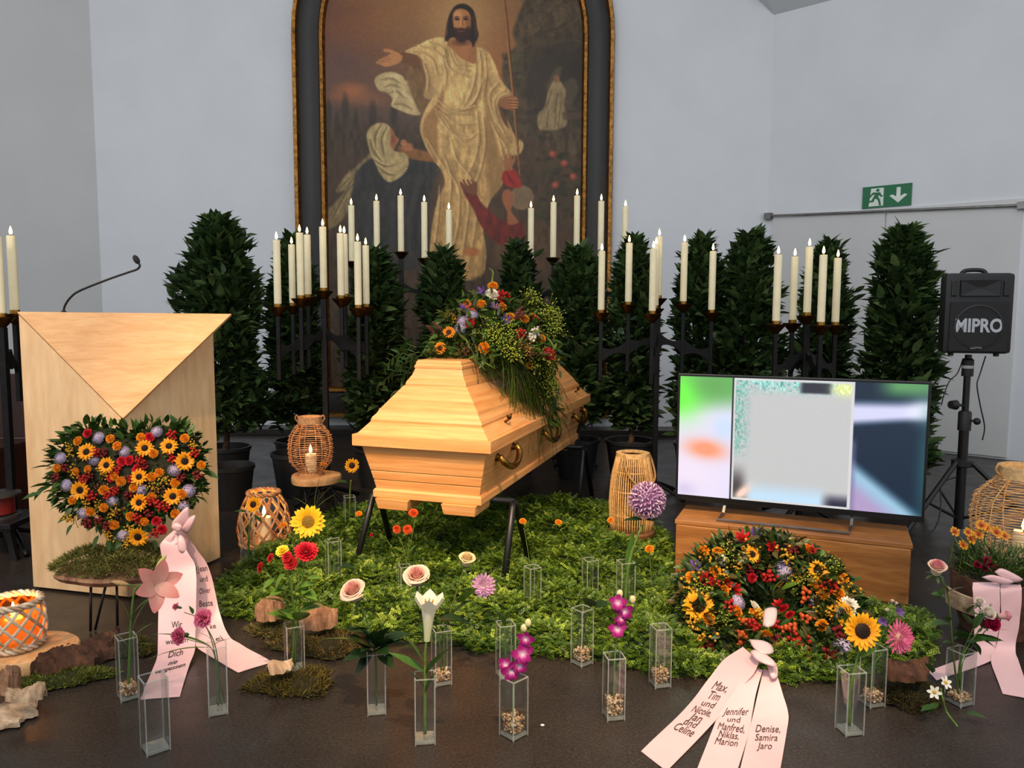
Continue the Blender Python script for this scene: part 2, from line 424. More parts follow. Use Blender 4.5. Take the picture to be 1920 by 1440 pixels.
# doors in the right wall
def wall_s(px, py):
    p = PL(px, py, CR, NR); return (p-CR).dot(DR), p.z
s0, zt = wall_s(1438, 406); s1, zt1 = wall_s(1663, 396); s2, _ = wall_s(1906, 600); zt = (zt+zt1)/2
RW = np.array(Matrix((DR, -NR, Vector((0, 0, 1)))).transposed())     # x along wall, y into wall, z up
def door(n, a, b_):
    mb = MB(); c = CR+DR*((a+b_)/2)+Vector((0, 0, zt/2+.01))
    mb.box(c+NR*.012, (b_-a-.014, .022, zt-.02), RW)
    o = mb.build(n, 'door_paint', bevel=.003); o['kind'] = 'structure'; return o
d1 = door('door_1', max(s0, .06), s1); d2 = door('door_2', s1, s2)
sl, zl = wall_s(1756, 510)
mb = MB(); mb.lathe([(.034, 0), (.034, .008), (.022, .014), (.012, .012), (.0, .012)], 20, R=frame_z(NR), loc=tuple(CR+DR*sl+Vector((0, 0, zl))+NR*.022))
tag(mb.build('door_lock', 'steel', d2, smooth=40))
mb = MB(); mb.lathe([(.012, .0), (.012, .006), (0, .006)], 12, R=frame_z(NR), loc=tuple(CR+DR*sl+Vector((0, 0, zl))+NR*.036))
mb.build('keyhole', 'black_paint', d2)
mb = MB(); e0 = PL(1440, 405, CR+NR*.05, NR); e1 = PL(1935, 384, CR+NR*.05, NR)
mb.tube([e0, e1], .012, 8)
for t in (0.0, .97):
    p = e0.lerp(e1, t); mb.box(p-NR*.01, (.07, .06, .06), RW)
tag(mb.build('door_rail', 'steel', smooth=40), 'thin steel rail running above the white double door', 'rail')

# exit sign
sa, za = wall_s(1618, 370); sb, zb_ = wall_s(1710, 366)
es = thing('exit_sign', 'green and white emergency exit sign with running figure and arrow above the door', 'sign', CR+DR*((sa+sb)/2)+NR*.004+Vector((0, 0, (za+zb_)/2)))
es.rotation_euler = Matrix(RW.tolist()).to_euler()
sw = sb-sa; sh = .215*sw/.46; q = sw/2
mb = MB(); mb.box((0, -.006, 0), (sw, .012, sh)); mb.build('sign_plate', 'sign_green', es)
def flat(polys, y=-.013):
    mb = MB(); RX = rotm('X', math.pi/2)
    for poly in polys: mb.prism([(x*sw, z*sh) for x, z in poly], .002, RX, (0, y+.001, 0))
    return mb
flat([[(-.36, -.42), (-.06, -.42), (-.06, .40), (-.32, .40)]]).build('doorway_field', 'sign_white', es)
flat([[(.20, .36), (.28, .36), (.28, -.05), (.36, .05), (.42, .0), (.24, -.34), (.06, .0), (.12, .05), (.20, -.05)]]).build('arrow', 'sign_white', es)
man = flat([[(-.30, .18), (-.27, .22), (-.20, .20), (-.13, .20), (-.10, .06), (-.07, .05), (-.07, .0), (-.12, .0), (-.15, .09), (-.17, .0), (-.13, -.12), (-.10, -.40), (-.14, -.40), (-.17, -.14), (-.23, -.06), (-.26, -.22), (-.40, -.24), (-.40, -.16), (-.30, -.15), (-.26, .02), (-.23, .12), (-.29, .10), (-.33, -.02), (-.36, .02)],
            [(-.18+.035*math.cos(a*.524), .30+.07*math.sin(a*.524)) for a in range(12)]], -.0165)
man.build('running_figure', 'sign_green', es)

# ------------------------------------------------------------------ the large altar painting
FY = WY-.005
pc = P(850.5, 400, 7.95); A = (P(1148, 400, 7.95).x-P(553, 400, 7.95).x)/2; ZB = P(850, 784, 7.95).z; ZS = P(850, 62, 7.95).z
pt = thing('altar_painting', 'huge arched oil painting of a robed bearded man in a dark and gold frame', 'painting', (pc.x, FY, ZB))
def arch(a, zb, n=28):
    pts = [(-a, zb), (-a, (zb+ZS)/2-ZB/2), (-a, ZS-ZB)]
    pts += [(-a*math.cos(math.pi*i/n), ZS-ZB+a*math.sin(math.pi*i/n)) for i in range(1, n)]
    return pts+[(a, ZS-ZB), (a, (zb+ZS)/2-ZB/2), (a, zb)]
def frame_band(name, prof, m):
    mb = MB(); rings = [[(x, -d, z) for x, z in arch(A-off, off)] for off, d in prof]
    n = len(rings[0]); V = [v for r in rings for v in r]; k = len(rings)
    F = [(j*n+i, j*n+(i+1) % n, (j+1) % k*n+(i+1) % n, (j+1) % k*n+i) for j in range(k) for i in range(n)]
    mb.add(V, F); return mb.build(name, m, pt, smooth=35)
px_m = 7.95/F_PX
frame_band('outer_moulding', [(0, .0), (0, .10), (.015, .14), (.045, .13), (.06, .09), (.06, 0)], 'gold_frame')
frame_band('frame_panel', [(.055, 0), (.055, .085), (.12, .10), (.20, .085), (.262, .06), (.262, 0)], 'dark_frame')
frame_band('inner_moulding', [(.258, 0), (.258, .07), (.272, .085), (.30, .075), (.318, .04), (.318, 0)], 'gold_frame')

def paint_canvas():
    CYd = FY-.03
    xs = np.linspace(608, 1100, 400)
    ys = np.concatenate([np.linspace(-330, -8, 26), np.arange(0, 482, 1.25), np.linspace(486, 776, 50)])
    X, Y = np.meshgrid(xs, ys)
    img = np.zeros(X.shape+(3,))
    rs = np.random.default_rng(3)
    def vnoise(sx, sy, seed=0):
        r = np.random.default_rng(seed); g = r.random((60, 60))
        u = (X-500)/sx; v = (Y+400)/sy; i = np.floor(u).astype(int); j = np.floor(v).astype(int); fu = u-i; fv = v-j
        fu = fu*fu*(3-2*fu); fv = fv*fv*(3-2*fv); i %= 59; j %= 59
        return (g[j, i]*(1-fu)+g[j, i+1]*fu)*(1-fv)+(g[j+1, i]*(1-fu)+g[j+1, i+1]*fu)*fv
    def fbm(s, seed, asp=1.0): return (vnoise(s*asp, s, seed)+.5*vnoise(s*asp/2, s/2, seed+1)+.25*vnoise(s*asp/4, s/4, seed+2))/1.75
    def blend(mask, c):
        c = np.asarray(c, float); img[:] = img*(1-mask[..., None])+c*mask[..., None]
    def ell(cx, cy, rx, ry, c, a=1.0, soft=.5, rot=0):
        ca, sa_ = math.cos(rot), math.sin(rot); dx = (X-cx)*ca+(Y-cy)*sa_; dy = -(X-cx)*sa_+(Y-cy)*ca
        r = np.sqrt((dx/rx)**2+(dy/ry)**2); blend(a*np.clip((1+soft*.5-r)/max(soft, .02), 0, 1), c)
    def pmask(poly, soft):
        poly = np.asarray(poly, float); ins = np.zeros(X.shape, bool); d2 = np.full(X.shape, 1e9)
        x0, y0 = poly.min(0)-soft*2-2; x1, y1 = poly.max(0)+soft*2+2
        bx = (X > x0) & (X < x1) & (Y > y0) & (Y < y1); xx, yy = X[bx], Y[bx]; i_ = np.zeros(xx.shape, bool); d_ = np.full(xx.shape, 1e9)
        for k in range(len(poly)):
            (xa, ya), (xb, yb) = poly[k-1], poly[k]
            cr = ((ya > yy) != (yb > yy)); i_ ^= cr & (xx < (xb-xa)*(yy-ya)/((yb-ya) if abs(yb-ya) > 1e-9 else 1e-9)+xa)
            t = np.clip(((xx-xa)*(xb-xa)+(yy-ya)*(yb-ya))/((xb-xa)**2+(yb-ya)**2+1e-9), 0, 1)
            d_ = np.minimum(d_, (xx-xa-t*(xb-xa))**2+(yy-ya-t*(yb-ya))**2)
        m_ = np.zeros(X.shape); s = np.sqrt(d_)*np.where(i_, 1, -1); m_[bx] = np.clip(.5+s/(2*soft), 0, 1)
        return m_
    def smooth(poly, m=4):
        p = poly; out = []; n = len(p)
        for i in range(n):
            a, b_, c, d_ = [np.array(p[(i+k-1) % n], float) for k in range(4)]
            for k in range(m):
                t = k/m; out.append(.5*((2*b_)+(c-a)*t+(2*a-5*b_+4*c-d_)*t*t+(3*b_-a-3*c+d_)*t**3))
        return out
    def poly(p, c, soft=1.5, a=1.0, sm=True, tex=0, seed=5, lit=None):
        m_ = pmask(smooth(p) if sm else p, soft)*a
        col = np.broadcast_to(np.asarray(c, float), img.shape).copy()
        if tex: col *= (1+tex*(fbm(16, seed, .45)-.5)*2)[..., None]
        if lit: # (light colour, x0,y0,x1,y1) painted gradient of the picture itself
            lc, x0, y0, x1, y1 = lit; t = np.clip(((X-x0)*(x1-x0)+(Y-y0)*(y1-y0))/((x1-x0)**2+(y1-y0)**2), 0, 1)[..., None]
            col = col*(1-t)+np.asarray(lc, float)*t
        img[:] = img*(1-m_[..., None])+col*m_[..., None]
    def stroke(pts, wd, c, a=.7):
        pts = [np.array(p, float) for p in pts]
        if len(pts) > 2:
            q = [pts[0]*2-pts[1]]+pts+[pts[-1]*2-pts[-2]]; o_ = []
            for i in range(1, len(q)-2):
                for k in range(5):
                    t = k/5; A_, B_, C_, D_ = q[i-1:i+3]; o_.append(.5*((2*B_)+(C_-A_)*t+(2*A_-5*B_+4*C_-D_)*t*t+(3*B_-A_-3*C_+D_)*t**3))
            pts = o_+[pts[-1]]
        x0 = min(p[0] for p in pts)-wd*2; x1 = max(p[0] for p in pts)+wd*2; y0 = min(p[1] for p in pts)-wd*2; y1 = max(p[1] for p in pts)+wd*2
        bx = (X > x0) & (X < x1) & (Y > y0) & (Y < y1); xx, yy = X[bx], Y[bx]; d_ = np.full(xx.shape, 1e9); N = len(pts)-1
        for k in range(N):
            (xa, ya), (xb, yb) = pts[k], pts[k+1]; tt = (k+.5)/N; wl = wd*(.35+.65*math.sin(math.pi*min(.95, max(.08, tt))))
            t = np.clip(((xx-xa)*(xb-xa)+(yy-ya)*(yb-ya))/((xb-xa)**2+(yb-ya)**2+1e-9), 0, 1)
            d_ = np.minimum(d_, np.sqrt((xx-xa-t*(xb-xa))**2+(yy-ya-t*(yb-ya))**2)/wl)
        m_ = np.zeros(X.shape); m_[bx] = np.clip(1.3-d_, 0, 1)*a; blend(m_, c)
    # sky
    t = np.clip((Y+60)/330, 0, 1)[..., None]
    img[:] = np.array([134, 96, 62])*(1-t)+np.array([100, 80, 74])*t
    img[:] *= (1+.22*(fbm(70, 11, 1.6)-.5))[..., None]
    blend(np.clip((fbm(60, 21, 1.5)-.48)*4, 0, 1)*.55*np.clip((260-Y)/120, 0, 1)*np.clip((800-X)/120, 0, 1), (92, 66, 62))
    ell(655, 60, 55, 45, (112, 68, 50), .6, 1.6); ell(640, 120, 60, 40, (92, 72, 74), .7, 1.6); ell(720, 40, 60, 50, (140, 100, 62), .6, 1.7)
    ell(925, 115, 60, 70, (158, 104, 60), .8, 1.6); ell(868, 20, 95, 85, (160, 126, 84), .75, 1.7); ell(868, 30, 52, 58, (182, 152, 106), .6, 1.3)
    ell(660, 172, 26, 14, (168, 108, 70), .8, 1.2); ell(640, 185, 50, 12, (140, 96, 70), .5, 1.3); ell(700, 185, 30, 14, (140, 100, 76), .5, 1.3)
    # far hills, cypresses and ground
    poly([(600, 205), (640, 198), (700, 205), (760, 210), (800, 230), (800, 300), (600, 300)], (84, 72, 66), 10, .9, tex=.15)
    for cx, cy, h, w_ in ((648, 212, 34, 7), (616, 218, 30, 6), (700, 220, 28, 8), (740, 218, 24, 7), (632, 230, 22, 6), (668, 232, 26, 5)):
        ell(cx, cy, w_, h, (56, 50, 44), .8, .7)
    poly([(600, 240), (700, 232), (800, 250), (960, 255), (1110, 260), (1110, 800), (600, 800)], (66, 55, 44), 18, 1, sm=False, tex=.3)
    ell(900, 420, 210, 70, (84, 66, 46), .55, 1.5); ell(1040, 290, 70, 26, (92, 74, 52), .6, 1.4); ell(640, 330, 40, 26, (70, 56, 42), .6, 1.4)
    # rock, tomb and the small seated figure in it
    poly([(1120, -40), (1010, -14), (985, 12), (972, 40), (966, 62), (972, 84), (955, 100), (946, 122), (948, 160), (944, 205), (966, 250), (1010, 262), (1120, 270)], (78, 68, 52), 3, 1, tex=.35)
    for k in range(46):
        x, y = rs.uniform(972, 1096), rs.uniform(-30, 110); stroke([(x, y), (x+rs.uniform(10, 26), y-rs.uniform(2, 14)), (x+rs.uniform(28, 44), y-rs.uniform(6, 22))], rs.uniform(1.2, 3.2), [(98, 84, 62), (58, 50, 40)][k % 2], .5)
    ell(1058, 150, 66, 74, (46, 42, 36), .9, .9); ell(1040, 160, 28, 46, (70, 64, 54), .5, 1.2)
    for k in range(30):
        x, y = rs.uniform(955, 1095), rs.uniform(190, 260); ell(x, y, rs.uniform(8, 18), rs.uniform(4, 9), [(92, 80, 62), (66, 58, 46), (52, 46, 38)][k % 3], .55, .6)
    for k in range(26): ell(rs.uniform(950, 985), rs.uniform(100, 150), rs.uniform(4, 10), rs.uniform(3, 6), [(70, 72, 48), (92, 90, 60), (50, 52, 38)][k % 3], .5, .7)
    poly([(1048, 128), (1058, 126), (1052, 150), (1044, 176), (1030, 166), (1036, 148)], (104, 96, 78), 3, .55); poly([(1062, 158), (1082, 146), (1090, 170), (1074, 196), (1062, 186)], (96, 88, 72), 3, .6)
    poly([(1044, 150), (1056, 152), (1066, 170), (1064, 196), (1070, 226), (1060, 240), (1018, 242), (1014, 214), (1026, 200), (1032, 172)], (142, 130, 102), 2, .95, tex=.25); ell(1049, 147, 5.5, 7, (128, 98, 70), .95, .4)
    for a_, b_ in (((1040, 168), (1030, 200)), ((1050, 175), (1046, 210)), ((1034, 205), (1030, 238)), ((1048, 214), (1046, 240)), ((1058, 190), (1052, 236))): stroke([a_, b_], 1.6, (96, 86, 66), .7)
    poly([(1060, 210), (1100, 208), (1100, 222), (1062, 224)], (84, 70, 56), 2, .8, sm=False)
    # roses at lower right
    for k in range(80): ell(rs.uniform(1014, 1098), rs.uniform(282, 420), rs.uniform(4, 10), rs.uniform(3, 6), [(50, 54, 34), (40, 42, 30), (66, 66, 42)][k % 3], .6, .7)
    for x, y in ((1065, 305), (1048, 346), (1042, 288), (1082, 330)): ell(x, y, 7, 6.5, (140, 68, 58), .95, .5); ell(x-1, y-1, 3.5, 3, (170, 98, 84), .8, .6)
    # kneeling woman at the left
    R1, R2, R3 = (206, 180, 126), (176, 148, 100), (122, 98, 64)
    poly([(700, 285), (676, 306), (650, 326), (632, 350), (628, 362), (644, 360), (622, 384), (611, 396), (611, 428), (632, 420), (662, 384), (690, 350), (706, 320)], (126, 116, 86), 2.5, .95, tex=.3)
    for a_ in (((700, 300), (665, 330), (640, 372)), ((690, 320), (650, 360), (618, 414)), ((672, 320), (640, 350), (630, 362))): stroke(a_, 2.6, (86, 78, 56), .7); stroke([(x+5, y-3) for x, y in a_], 1.8, (160, 150, 112), .6)
    poly([(668, 322), (700, 296), (770, 288), (832, 300), (830, 322), (812, 344), (804, 420), (800, 500), (640, 500), (648, 420), (660, 352)], (48, 49, 50), 3, 1, tex=.3)
    for a_ in (((700, 350), (690, 420), (680, 490)), ((740, 350), (735, 430), (740, 490)), ((790, 330), (770, 400), (768, 480))): stroke(a_, 6, (64, 66, 66), .5); stroke([(x+12, y) for x, y in a_], 5, (32, 33, 36), .6)
    poly([(748, 274), (764, 276), (800, 284), (828, 294), (830, 306), (812, 304), (780, 300), (752, 290)], (136, 96, 54), 2, .95, tex=.2); ell(766, 276, 10, 8, (168, 116, 80), .9, .6); ell(758, 268, 6, 6, (176, 124, 88), .9, .5)
    poly([(728, 240), (738, 244), (742, 254), (750, 262), (744, 272), (738, 282), (726, 276)], (150, 100, 70), 1.5, 1); ell(738, 262, 4, 8, (112, 66, 46), .6, .8)
    poly([(688, 262), (690, 246), (702, 234), (716, 231), (730, 236), (734, 256), (732, 272), (742, 284), (762, 288), (768, 304), (762, 322), (746, 336), (730, 342), (716, 332), (706, 312), (696, 292)], (168, 156, 118), 1.8, 1, tex=.2)
    for a_ in (((716, 234), (704, 256), (704, 286)), ((726, 240), (716, 262), (720, 292)), ((700, 300), (724, 312), (760, 302)), ((706, 312), (732, 328), (760, 318)), ((694, 262), (700, 284), (716, 304))): stroke(a_, 3, (106, 98, 70), .75); stroke([(x+5, y-2) for x, y in a_], 1.8, (202, 190, 148), .6)
    # the standing man: robe
    poly([(704, 153), (712, 141), (736, 135), (756, 142), (763, 152), (770, 150), (780, 176), (794, 196), (792, 214), (776, 216), (752, 208), (735, 199), (738, 186), (726, 174), (712, 170)], (184, 172, 134), 1.6, 1, tex=.15)
    for a_, c in ((((718, 150), (736, 148), (752, 156)), 0), (((722, 164), (736, 160), (752, 164)), 0), (((730, 176), (746, 172), (760, 184)), 0), (((740, 196), (756, 196), (776, 206)), 0), (((726, 142), (746, 144), (752, 152)), 1), (((740, 166), (744, 180), (738, 192)), 1), (((752, 170), (768, 182), (786, 200)), 1)):
        stroke(a_, 4 if c else 3, [(126, 114, 84), (212, 204, 168)][c], .65)
    poly([(761, 118), (776, 120), (792, 134), (800, 170), (796, 212), (786, 206), (772, 172), (764, 142)], R3, 2.5, .95, tex=.2)
    poly([(752, 102), (768, 99), (786, 108), (792, 130), (778, 126), (762, 120), (753, 116)], (112, 78, 50), 1.5, 1)
    poly([(707, 118), (716, 110), (728, 105), (735, 100), (722, 97), (724, 92), (738, 94), (750, 100), (757, 106), (754, 116), (742, 122), (724, 126), (718, 123), (712, 121)], (184, 134, 92), 1.2, 1)
    for y in (111, 115, 119): stroke([(708, y+2), (720, y-2), (734, y-4)], .9, (120, 80, 54), .8)
    body = [(846, 74), (826, 70), (806, 75), (788, 84), (770, 92), (763, 98), (786, 104), (800, 122), (808, 150), (818, 172), (800, 205), (792, 226), (790, 246), (800, 276), (818, 304), (830, 320), (836, 344), (822, 376), (812, 420), (806, 480), (812, 520), (900, 520), (916, 480), (910, 420), (926, 372), (944, 350), (958, 316), (964, 290), (982, 284), (986, 268), (974, 262), (962, 236), (948, 212), (944, 198), (952, 184), (966, 184), (962, 172), (944, 150), (932, 120), (918, 96), (900, 88), (880, 92)]
    poly(body, R2, 1.6, 1, tex=.12, lit=((214, 190, 136), 960, 300, 800, 120))
    ell(862, 190, 40, 90, (214, 188, 134), .55, 1.5); ell(870, 330, 34, 70, (196, 168, 118), .5, 1.5)
    bm_ = pmask(smooth(body), 1.5); fl = fbm(9, 71, .5); fl2 = fbm(22, 75, .4); wv = np.sin((X+.22*Y+26*fbm(60, 77))*.26)
    img[:] = img*(1-bm_[..., None])+img*bm_[..., None]*(1+.16*(fl-.5)*2+.20*(fl2-.5)*2+.07*wv*np.clip((Y-210)/80, 0, 1))[..., None]
    poly([(834, 160), (824, 190), (802, 216), (794, 240), (800, 262), (816, 300), (824, 300), (822, 240), (828, 214), (836, 180)], (150, 116, 76), 3, .85)
    poly([(794, 110), (802, 150), (797, 180), (812, 186), (822, 168), (826, 140), (818, 118)], (192, 168, 120), 2, .7)
    poly([(908, 120), (914, 180), (912, 260), (918, 330), (926, 370), (944, 346), (944, 300), (930, 240), (922, 180)], (140, 112, 74), 4, .75)
    poly([(938, 196), (946, 184), (966, 180), (972, 190), (962, 204), (954, 216), (958, 240), (946, 224)], (70, 50, 36), 2, .85)
    dk, lt = (116, 92, 58), (228, 206, 156)
    folds = [((846, 78), (836, 110), (842, 140), (838, 170)), ((858, 96), (872, 110), (888, 118)), ((852, 92), (864, 116), (886, 124)), ((846, 90), (858, 122), (884, 132)), ((836, 84), (848, 128), (880, 142)),
             ((892, 90), (898, 130), (890, 170), (872, 206)), ((904, 94), (908, 130), (902, 176), (884, 208)), ((914, 100), (918, 140), (910, 190)), ((912, 150), (898, 186), (876, 206), (846, 212)), ((824, 186), (846, 202), (876, 206), (898, 200)),
             ((822, 196), (850, 212), (884, 214)), ((822, 206), (840, 226), (856, 250), (872, 266)), ((824, 214), (848, 246), (880, 262), (900, 250)), ((830, 210), (862, 232), (896, 232)), ((900, 210), (904, 260), (896, 300), (880, 330)),
             ((912, 220), (916, 270), (906, 320), (892, 356)), ((850, 262), (862, 300), (886, 330), (906, 372)), ((836, 290), (850, 330), (848, 380), (838, 440)), ((846, 320), (866, 360), (864, 420), (854, 470)), ((880, 340), (884, 390), (878, 440), (872, 480)),
             ((830, 350), (826, 400), (818, 470)), ((896, 350), (900, 400), (890, 470)), ((776, 96), (800, 100), (818, 116), (824, 140)), ((790, 86), (814, 92), (836, 108)), ((808, 78), (830, 86), (844, 104)), ((800, 120), (808, 146), (806, 172)),
             ((940, 156), (924, 178), (930, 210), (944, 240)), ((952, 170), (934, 186), (936, 214), (952, 250)), ((960, 176), (944, 182), (938, 196)), ((928, 230), (942, 262), (952, 300)), ((938, 250), (956, 276), (960, 296)), ((806, 262), (822, 290), (836, 312))]
    for i, f in enumerate(folds):
        stroke([(x+3, y+1) for x, y in f], 6, (150, 122, 80), .30); stroke(f, 2.0, dk, .5); stroke([(x-4, y-1.5) for x, y in f], 3.2, lt, .42)
    poly([(976, 262), (986, 268), (982, 286), (968, 292), (960, 284)], (186, 164, 118), 2, .9)
    ell(888, 472, 16, 8, (168, 104, 62), .8, .6); ell(830, 490, 20, 7, (160, 106, 66), .6, .6)
    # chest, head, hair, beard
    poly([(842, 84), (848, 74), (868, 70), (890, 74), (897, 86), (896, 116), (888, 118), (874, 112), (862, 104), (852, 92)], (158, 110, 70), 1.5, 1); ell(872, 92, 12, 14, (178, 128, 84), .6, 1.1); ell(868, 80, 16, 6, (92, 62, 42), .7, .9)
    poly([(848, 24), (856, 12), (868, 7), (880, 9), (891, 18), (896, 34), (898, 52), (901, 66), (896, 78), (890, 88), (884, 76), (852, 70), (843, 78), (838, 74), (842, 62), (842, 46), (844, 34)], (38, 26, 20), 1.6, 1)
    poly([(853, 28), (858, 19), (868, 16), (880, 20), (886, 30), (886, 48), (882, 60), (874, 68), (866, 68), (857, 58), (853, 44)], (172, 122, 78), 1.4, 1); ell(862, 27, 8, 7, (204, 158, 108), .7, .9); ell(882, 42, 5, 14, (112, 74, 46), .6, 1)
    for ex in (860.5, 877): ell(ex, 35.5, 4.6, 2.8, (60, 38, 26), .95, .5); stroke([(ex-5, 32.5), (ex, 30.8), (ex+5, 32)], 1.1, (52, 32, 22), .9)
    stroke([(868.5, 34), (867, 44), (866.5, 50)], 1.5, (212, 164, 114), .8); stroke([(871, 36), (871.5, 48)], 1.3, (110, 70, 46), .6)
    ell(861, 45, 4, 5, (190, 138, 92), .6, 1)
    poly([(855, 52), (862, 53), (868, 52), (876, 53), (884, 50), (884, 66), (876, 78), (868, 80), (860, 76), (855, 64)], (52, 30, 22), 1.8, .95); stroke([(862, 57.5), (868, 58.5), (874, 57.5)], 1.2, (136, 78, 58), .85)
    for s_ in (-1, 1):
        for k in range(5): stroke([(868+s_*(20+k*1.6), 22+k*5), (868+s_*(25+k), 44+k*5), (868+s_*(27+k*1.2), 66+k*4)], 1.5, (74, 50, 36), .5)
    # figure in red at lower right
    poly([(960, 422), (1000, 415), (1040, 425), (1076, 450), (1070, 500), (930, 500), (940, 450)], (84, 66, 48), 3, .9, tex=.3)
    poly([(868, 346), (876, 352), (896, 362), (906, 380), (926, 398), (944, 412), (972, 410), (988, 424), (986, 450), (950, 460), (926, 448), (904, 420), (890, 390), (876, 368)], (108, 38, 30), 2, 1, tex=.3)
    poly([(866, 340), (880, 348), (896, 340), (898, 352), (896, 366), (880, 362), (868, 352)], (112, 72, 52), 1.5, .95)
    ell(984, 370, 23, 23, (128, 112, 90), 1, .2)
    for k in range(7): stroke([(970+k*5, 352), (974+k*5, 370), (970+k*5, 390)], 1.6, (98, 84, 66), .7)
    poly([(950, 356), (964, 358), (968, 378), (964, 396), (978, 416), (958, 420), (956, 398), (950, 384), (946, 372)], (150, 98, 68), 1.5, 1)
    # staff and the hand on it, the raised arm in red
    stroke([(949, -60), (955, 60), (967, 180), (980, 328)], 3.4, (126, 84, 48), .95); stroke([(947.5, -60), (953.5, 60), (965.5, 180), (978.5, 328)], 1.2, (182, 136, 84), .7); stroke([(951.5, -60), (957.5, 60), (969.5, 180), (982, 328)], 1.0, (60, 36, 22), .8)
    poly([(940, 188), (950, 182), (962, 180), (974, 182), (976, 198), (968, 206), (952, 204), (942, 198)], (146, 100, 66), 1.4, 1)
    for y in (185, 190.5, 196, 201): stroke([(960, y), (968, y-.5), (976, y+.5)], 1.7, (186, 134, 92), .85); stroke([(960, y+2.6), (976, y+3)], .8, (84, 52, 34), .8)
    poly([(948, 322), (958, 314), (970, 317), (978, 330), (984, 348), (972, 352), (954, 348), (946, 336)], (148, 42, 34), 1.8, 1, tex=.2); stroke([(955, 322), (962, 336), (972, 346)], 2.2, (92, 26, 22), .7)
    poly([(950, 314), (950, 300), (954, 288), (958, 298), (962, 286), (965, 298), (970, 288), (972, 298), (966, 312), (966, 318), (954, 320)], (150, 102, 70), 1.3, .95)
    for x0 in (872, 880, 888): stroke([(x0+8, 352), (x0, 338)], 2.4, (108, 70, 50), .9)
    img[:] *= 1.10*(1+.10*(fbm(5, 51)-.5)+.06*(fbm(90, 57)-.5))[..., None]
    img[:] *= np.array([1.06, .97, .86])
    L = np.clip(img, 0, 255)/255.0
    L = np.where(L <= .04045, L/12.92, ((L+.055)/1.055)**2.4)
    # to the canvas plane (real size: the canvas lies in the frame, 3 cm before the wall)
    hw = A-.30; cxp = 850.5*1.0
    Z = np.array([P(850, y, CYd).z-ZB for y in ys]); half = np.full(len(ys), hw); top = Z > ZS-ZB
    half[top] = np.sqrt(np.clip(hw**2-(Z[top]-(ZS-ZB))**2, .0004, None)); Z = np.minimum(Z, ZS-ZB+hw-.001)
    Z = np.maximum(Z, .28)
    un = np.linspace(-1, 1, 400)
    VX = un[None]*half[:, None]; VZ = np.repeat(Z[:, None], 400, 1)
    V = np.stack([VX, np.full_like(VX, -.03), VZ], -1).reshape(-1, 3)
    h, w_ = X.shape; i = np.arange(h-1)[:, None]*w_+np.arange(w_-1)[None]
    Q = np.stack([i, i+w_, i+w_+1, i+1], -1).reshape(-1, 4)
    me = bpy.data.meshes.new('canvas'); me.vertices.add(len(V)); me.vertices.foreach_set('co', V.astype(np.float32).ravel())
    me.loops.add(Q.size); me.loops.foreach_set('vertex_index', Q.astype(np.int32).ravel())
    me.polygons.add(len(Q)); me.polygons.foreach_set('loop_start', (np.arange(len(Q))*4).astype(np.int32)); me.update(calc_edges=True)
    a = me.color_attributes.new('Col', 'FLOAT_COLOR', 'POINT'); a.data.foreach_set('color', np.c_[L.reshape(-1, 3), np.ones(len(V))].astype(np.float32).ravel())
    me.materials.append(MATS['painted_canvas']); return put('canvas', me, pt)
paint_canvas()

# ------------------------------------------------------------------ lectern
LA, LC, LB = G(63, 1104), G(245, 1124), G(413, 1049); LD = LA+LB-LC
HL = P(46, 590, LA.y).z; HA = P(265, 787, LC.y+.02).z
lec = thing('lectern', 'pale wood block lectern with slanted triangular top facet behind the heart wreath', 'lectern', LC)
mb = MB(); U = lambda v, z: (v.x, v.y, z)
V = [U(LA, .01), U(LC, .01), U(LB, .01), U(LD, .01), U(LA, HL), U(LC, HA), U(LB, HL), U(LD, HL-.06)]
mb.add([V[i] for i in (0, 1, 5, 4)]+[tuple(Vector(V[i])+(LB-LC).normalized()*.02) for i in (0, 1, 5, 4)], [(0, 1, 2, 3), (7, 6, 5, 4), (0, 4, 5, 1), (1, 5, 6, 2), (2, 6, 7, 3), (3, 7, 4, 0)])
mb.build('side_panel', 'lectern_face', lec, world=True, bevel=.002)
mb = MB(); mb.add([V[i] for i in (1, 2, 6, 5)]+[tuple(Vector(V[i])+(LA-LC).normalized()*.02) for i in (1, 2, 6, 5)], [(0, 1, 2, 3), (7, 6, 5, 4), (0, 4, 5, 1), (1, 5, 6, 2), (2, 6, 7, 3), (3, 7, 4, 0)])
mb.build('side_panel', 'lectern_face', lec, world=True, bevel=.002)
mb = MB(); i2 = .02
mb.add([V[2], V[3], V[7], V[6], V[0], V[4]], [(0, 1, 2, 3), (1, 4, 5, 2), (3, 2, 5)]); mb.build('back_shell', 'lectern_face', lec, world=True)
ov = P(434, 592, LB.y-.06); tl, tr, ta = Vector(V[4]), ov, Vector(V[5]); nf = (tr-tl).cross(ta-tl).normalized(); nf = nf if nf.y < 0 else -nf
mb = MB(); tri = [tl+Vector((-.004, 0, .004)), tr, ta]; mb.add([tuple(p+nf*.016) for p in tri]+[tuple(p-nf*.004) for p in tri], [(0, 1, 2), (5, 4, 3), (0, 3, 4, 1), (1, 4, 5, 2), (2, 5, 3, 0)])
mb.build('slanted_facet', 'lectern_veneer', lec, world=True, bevel=.0015)
mic = thing('gooseneck_microphone', 'slim black gooseneck microphone rising from the lectern top', 'microphone', P(120, 590, 3.75))
neck = catmull([P(x, y, 3.75-.0*i) for i, (x, y) in enumerate([(119, 592), (121, 575), (132, 558), (150, 545), (200, 525), (240, 511), (257, 505), (262, 498), (258, 491)])], 6)
mb = MB(); mb.tube(neck, PX(2.0, 3.75), 8); mb.build('neck', 'black_paint', mic, True, world=True)
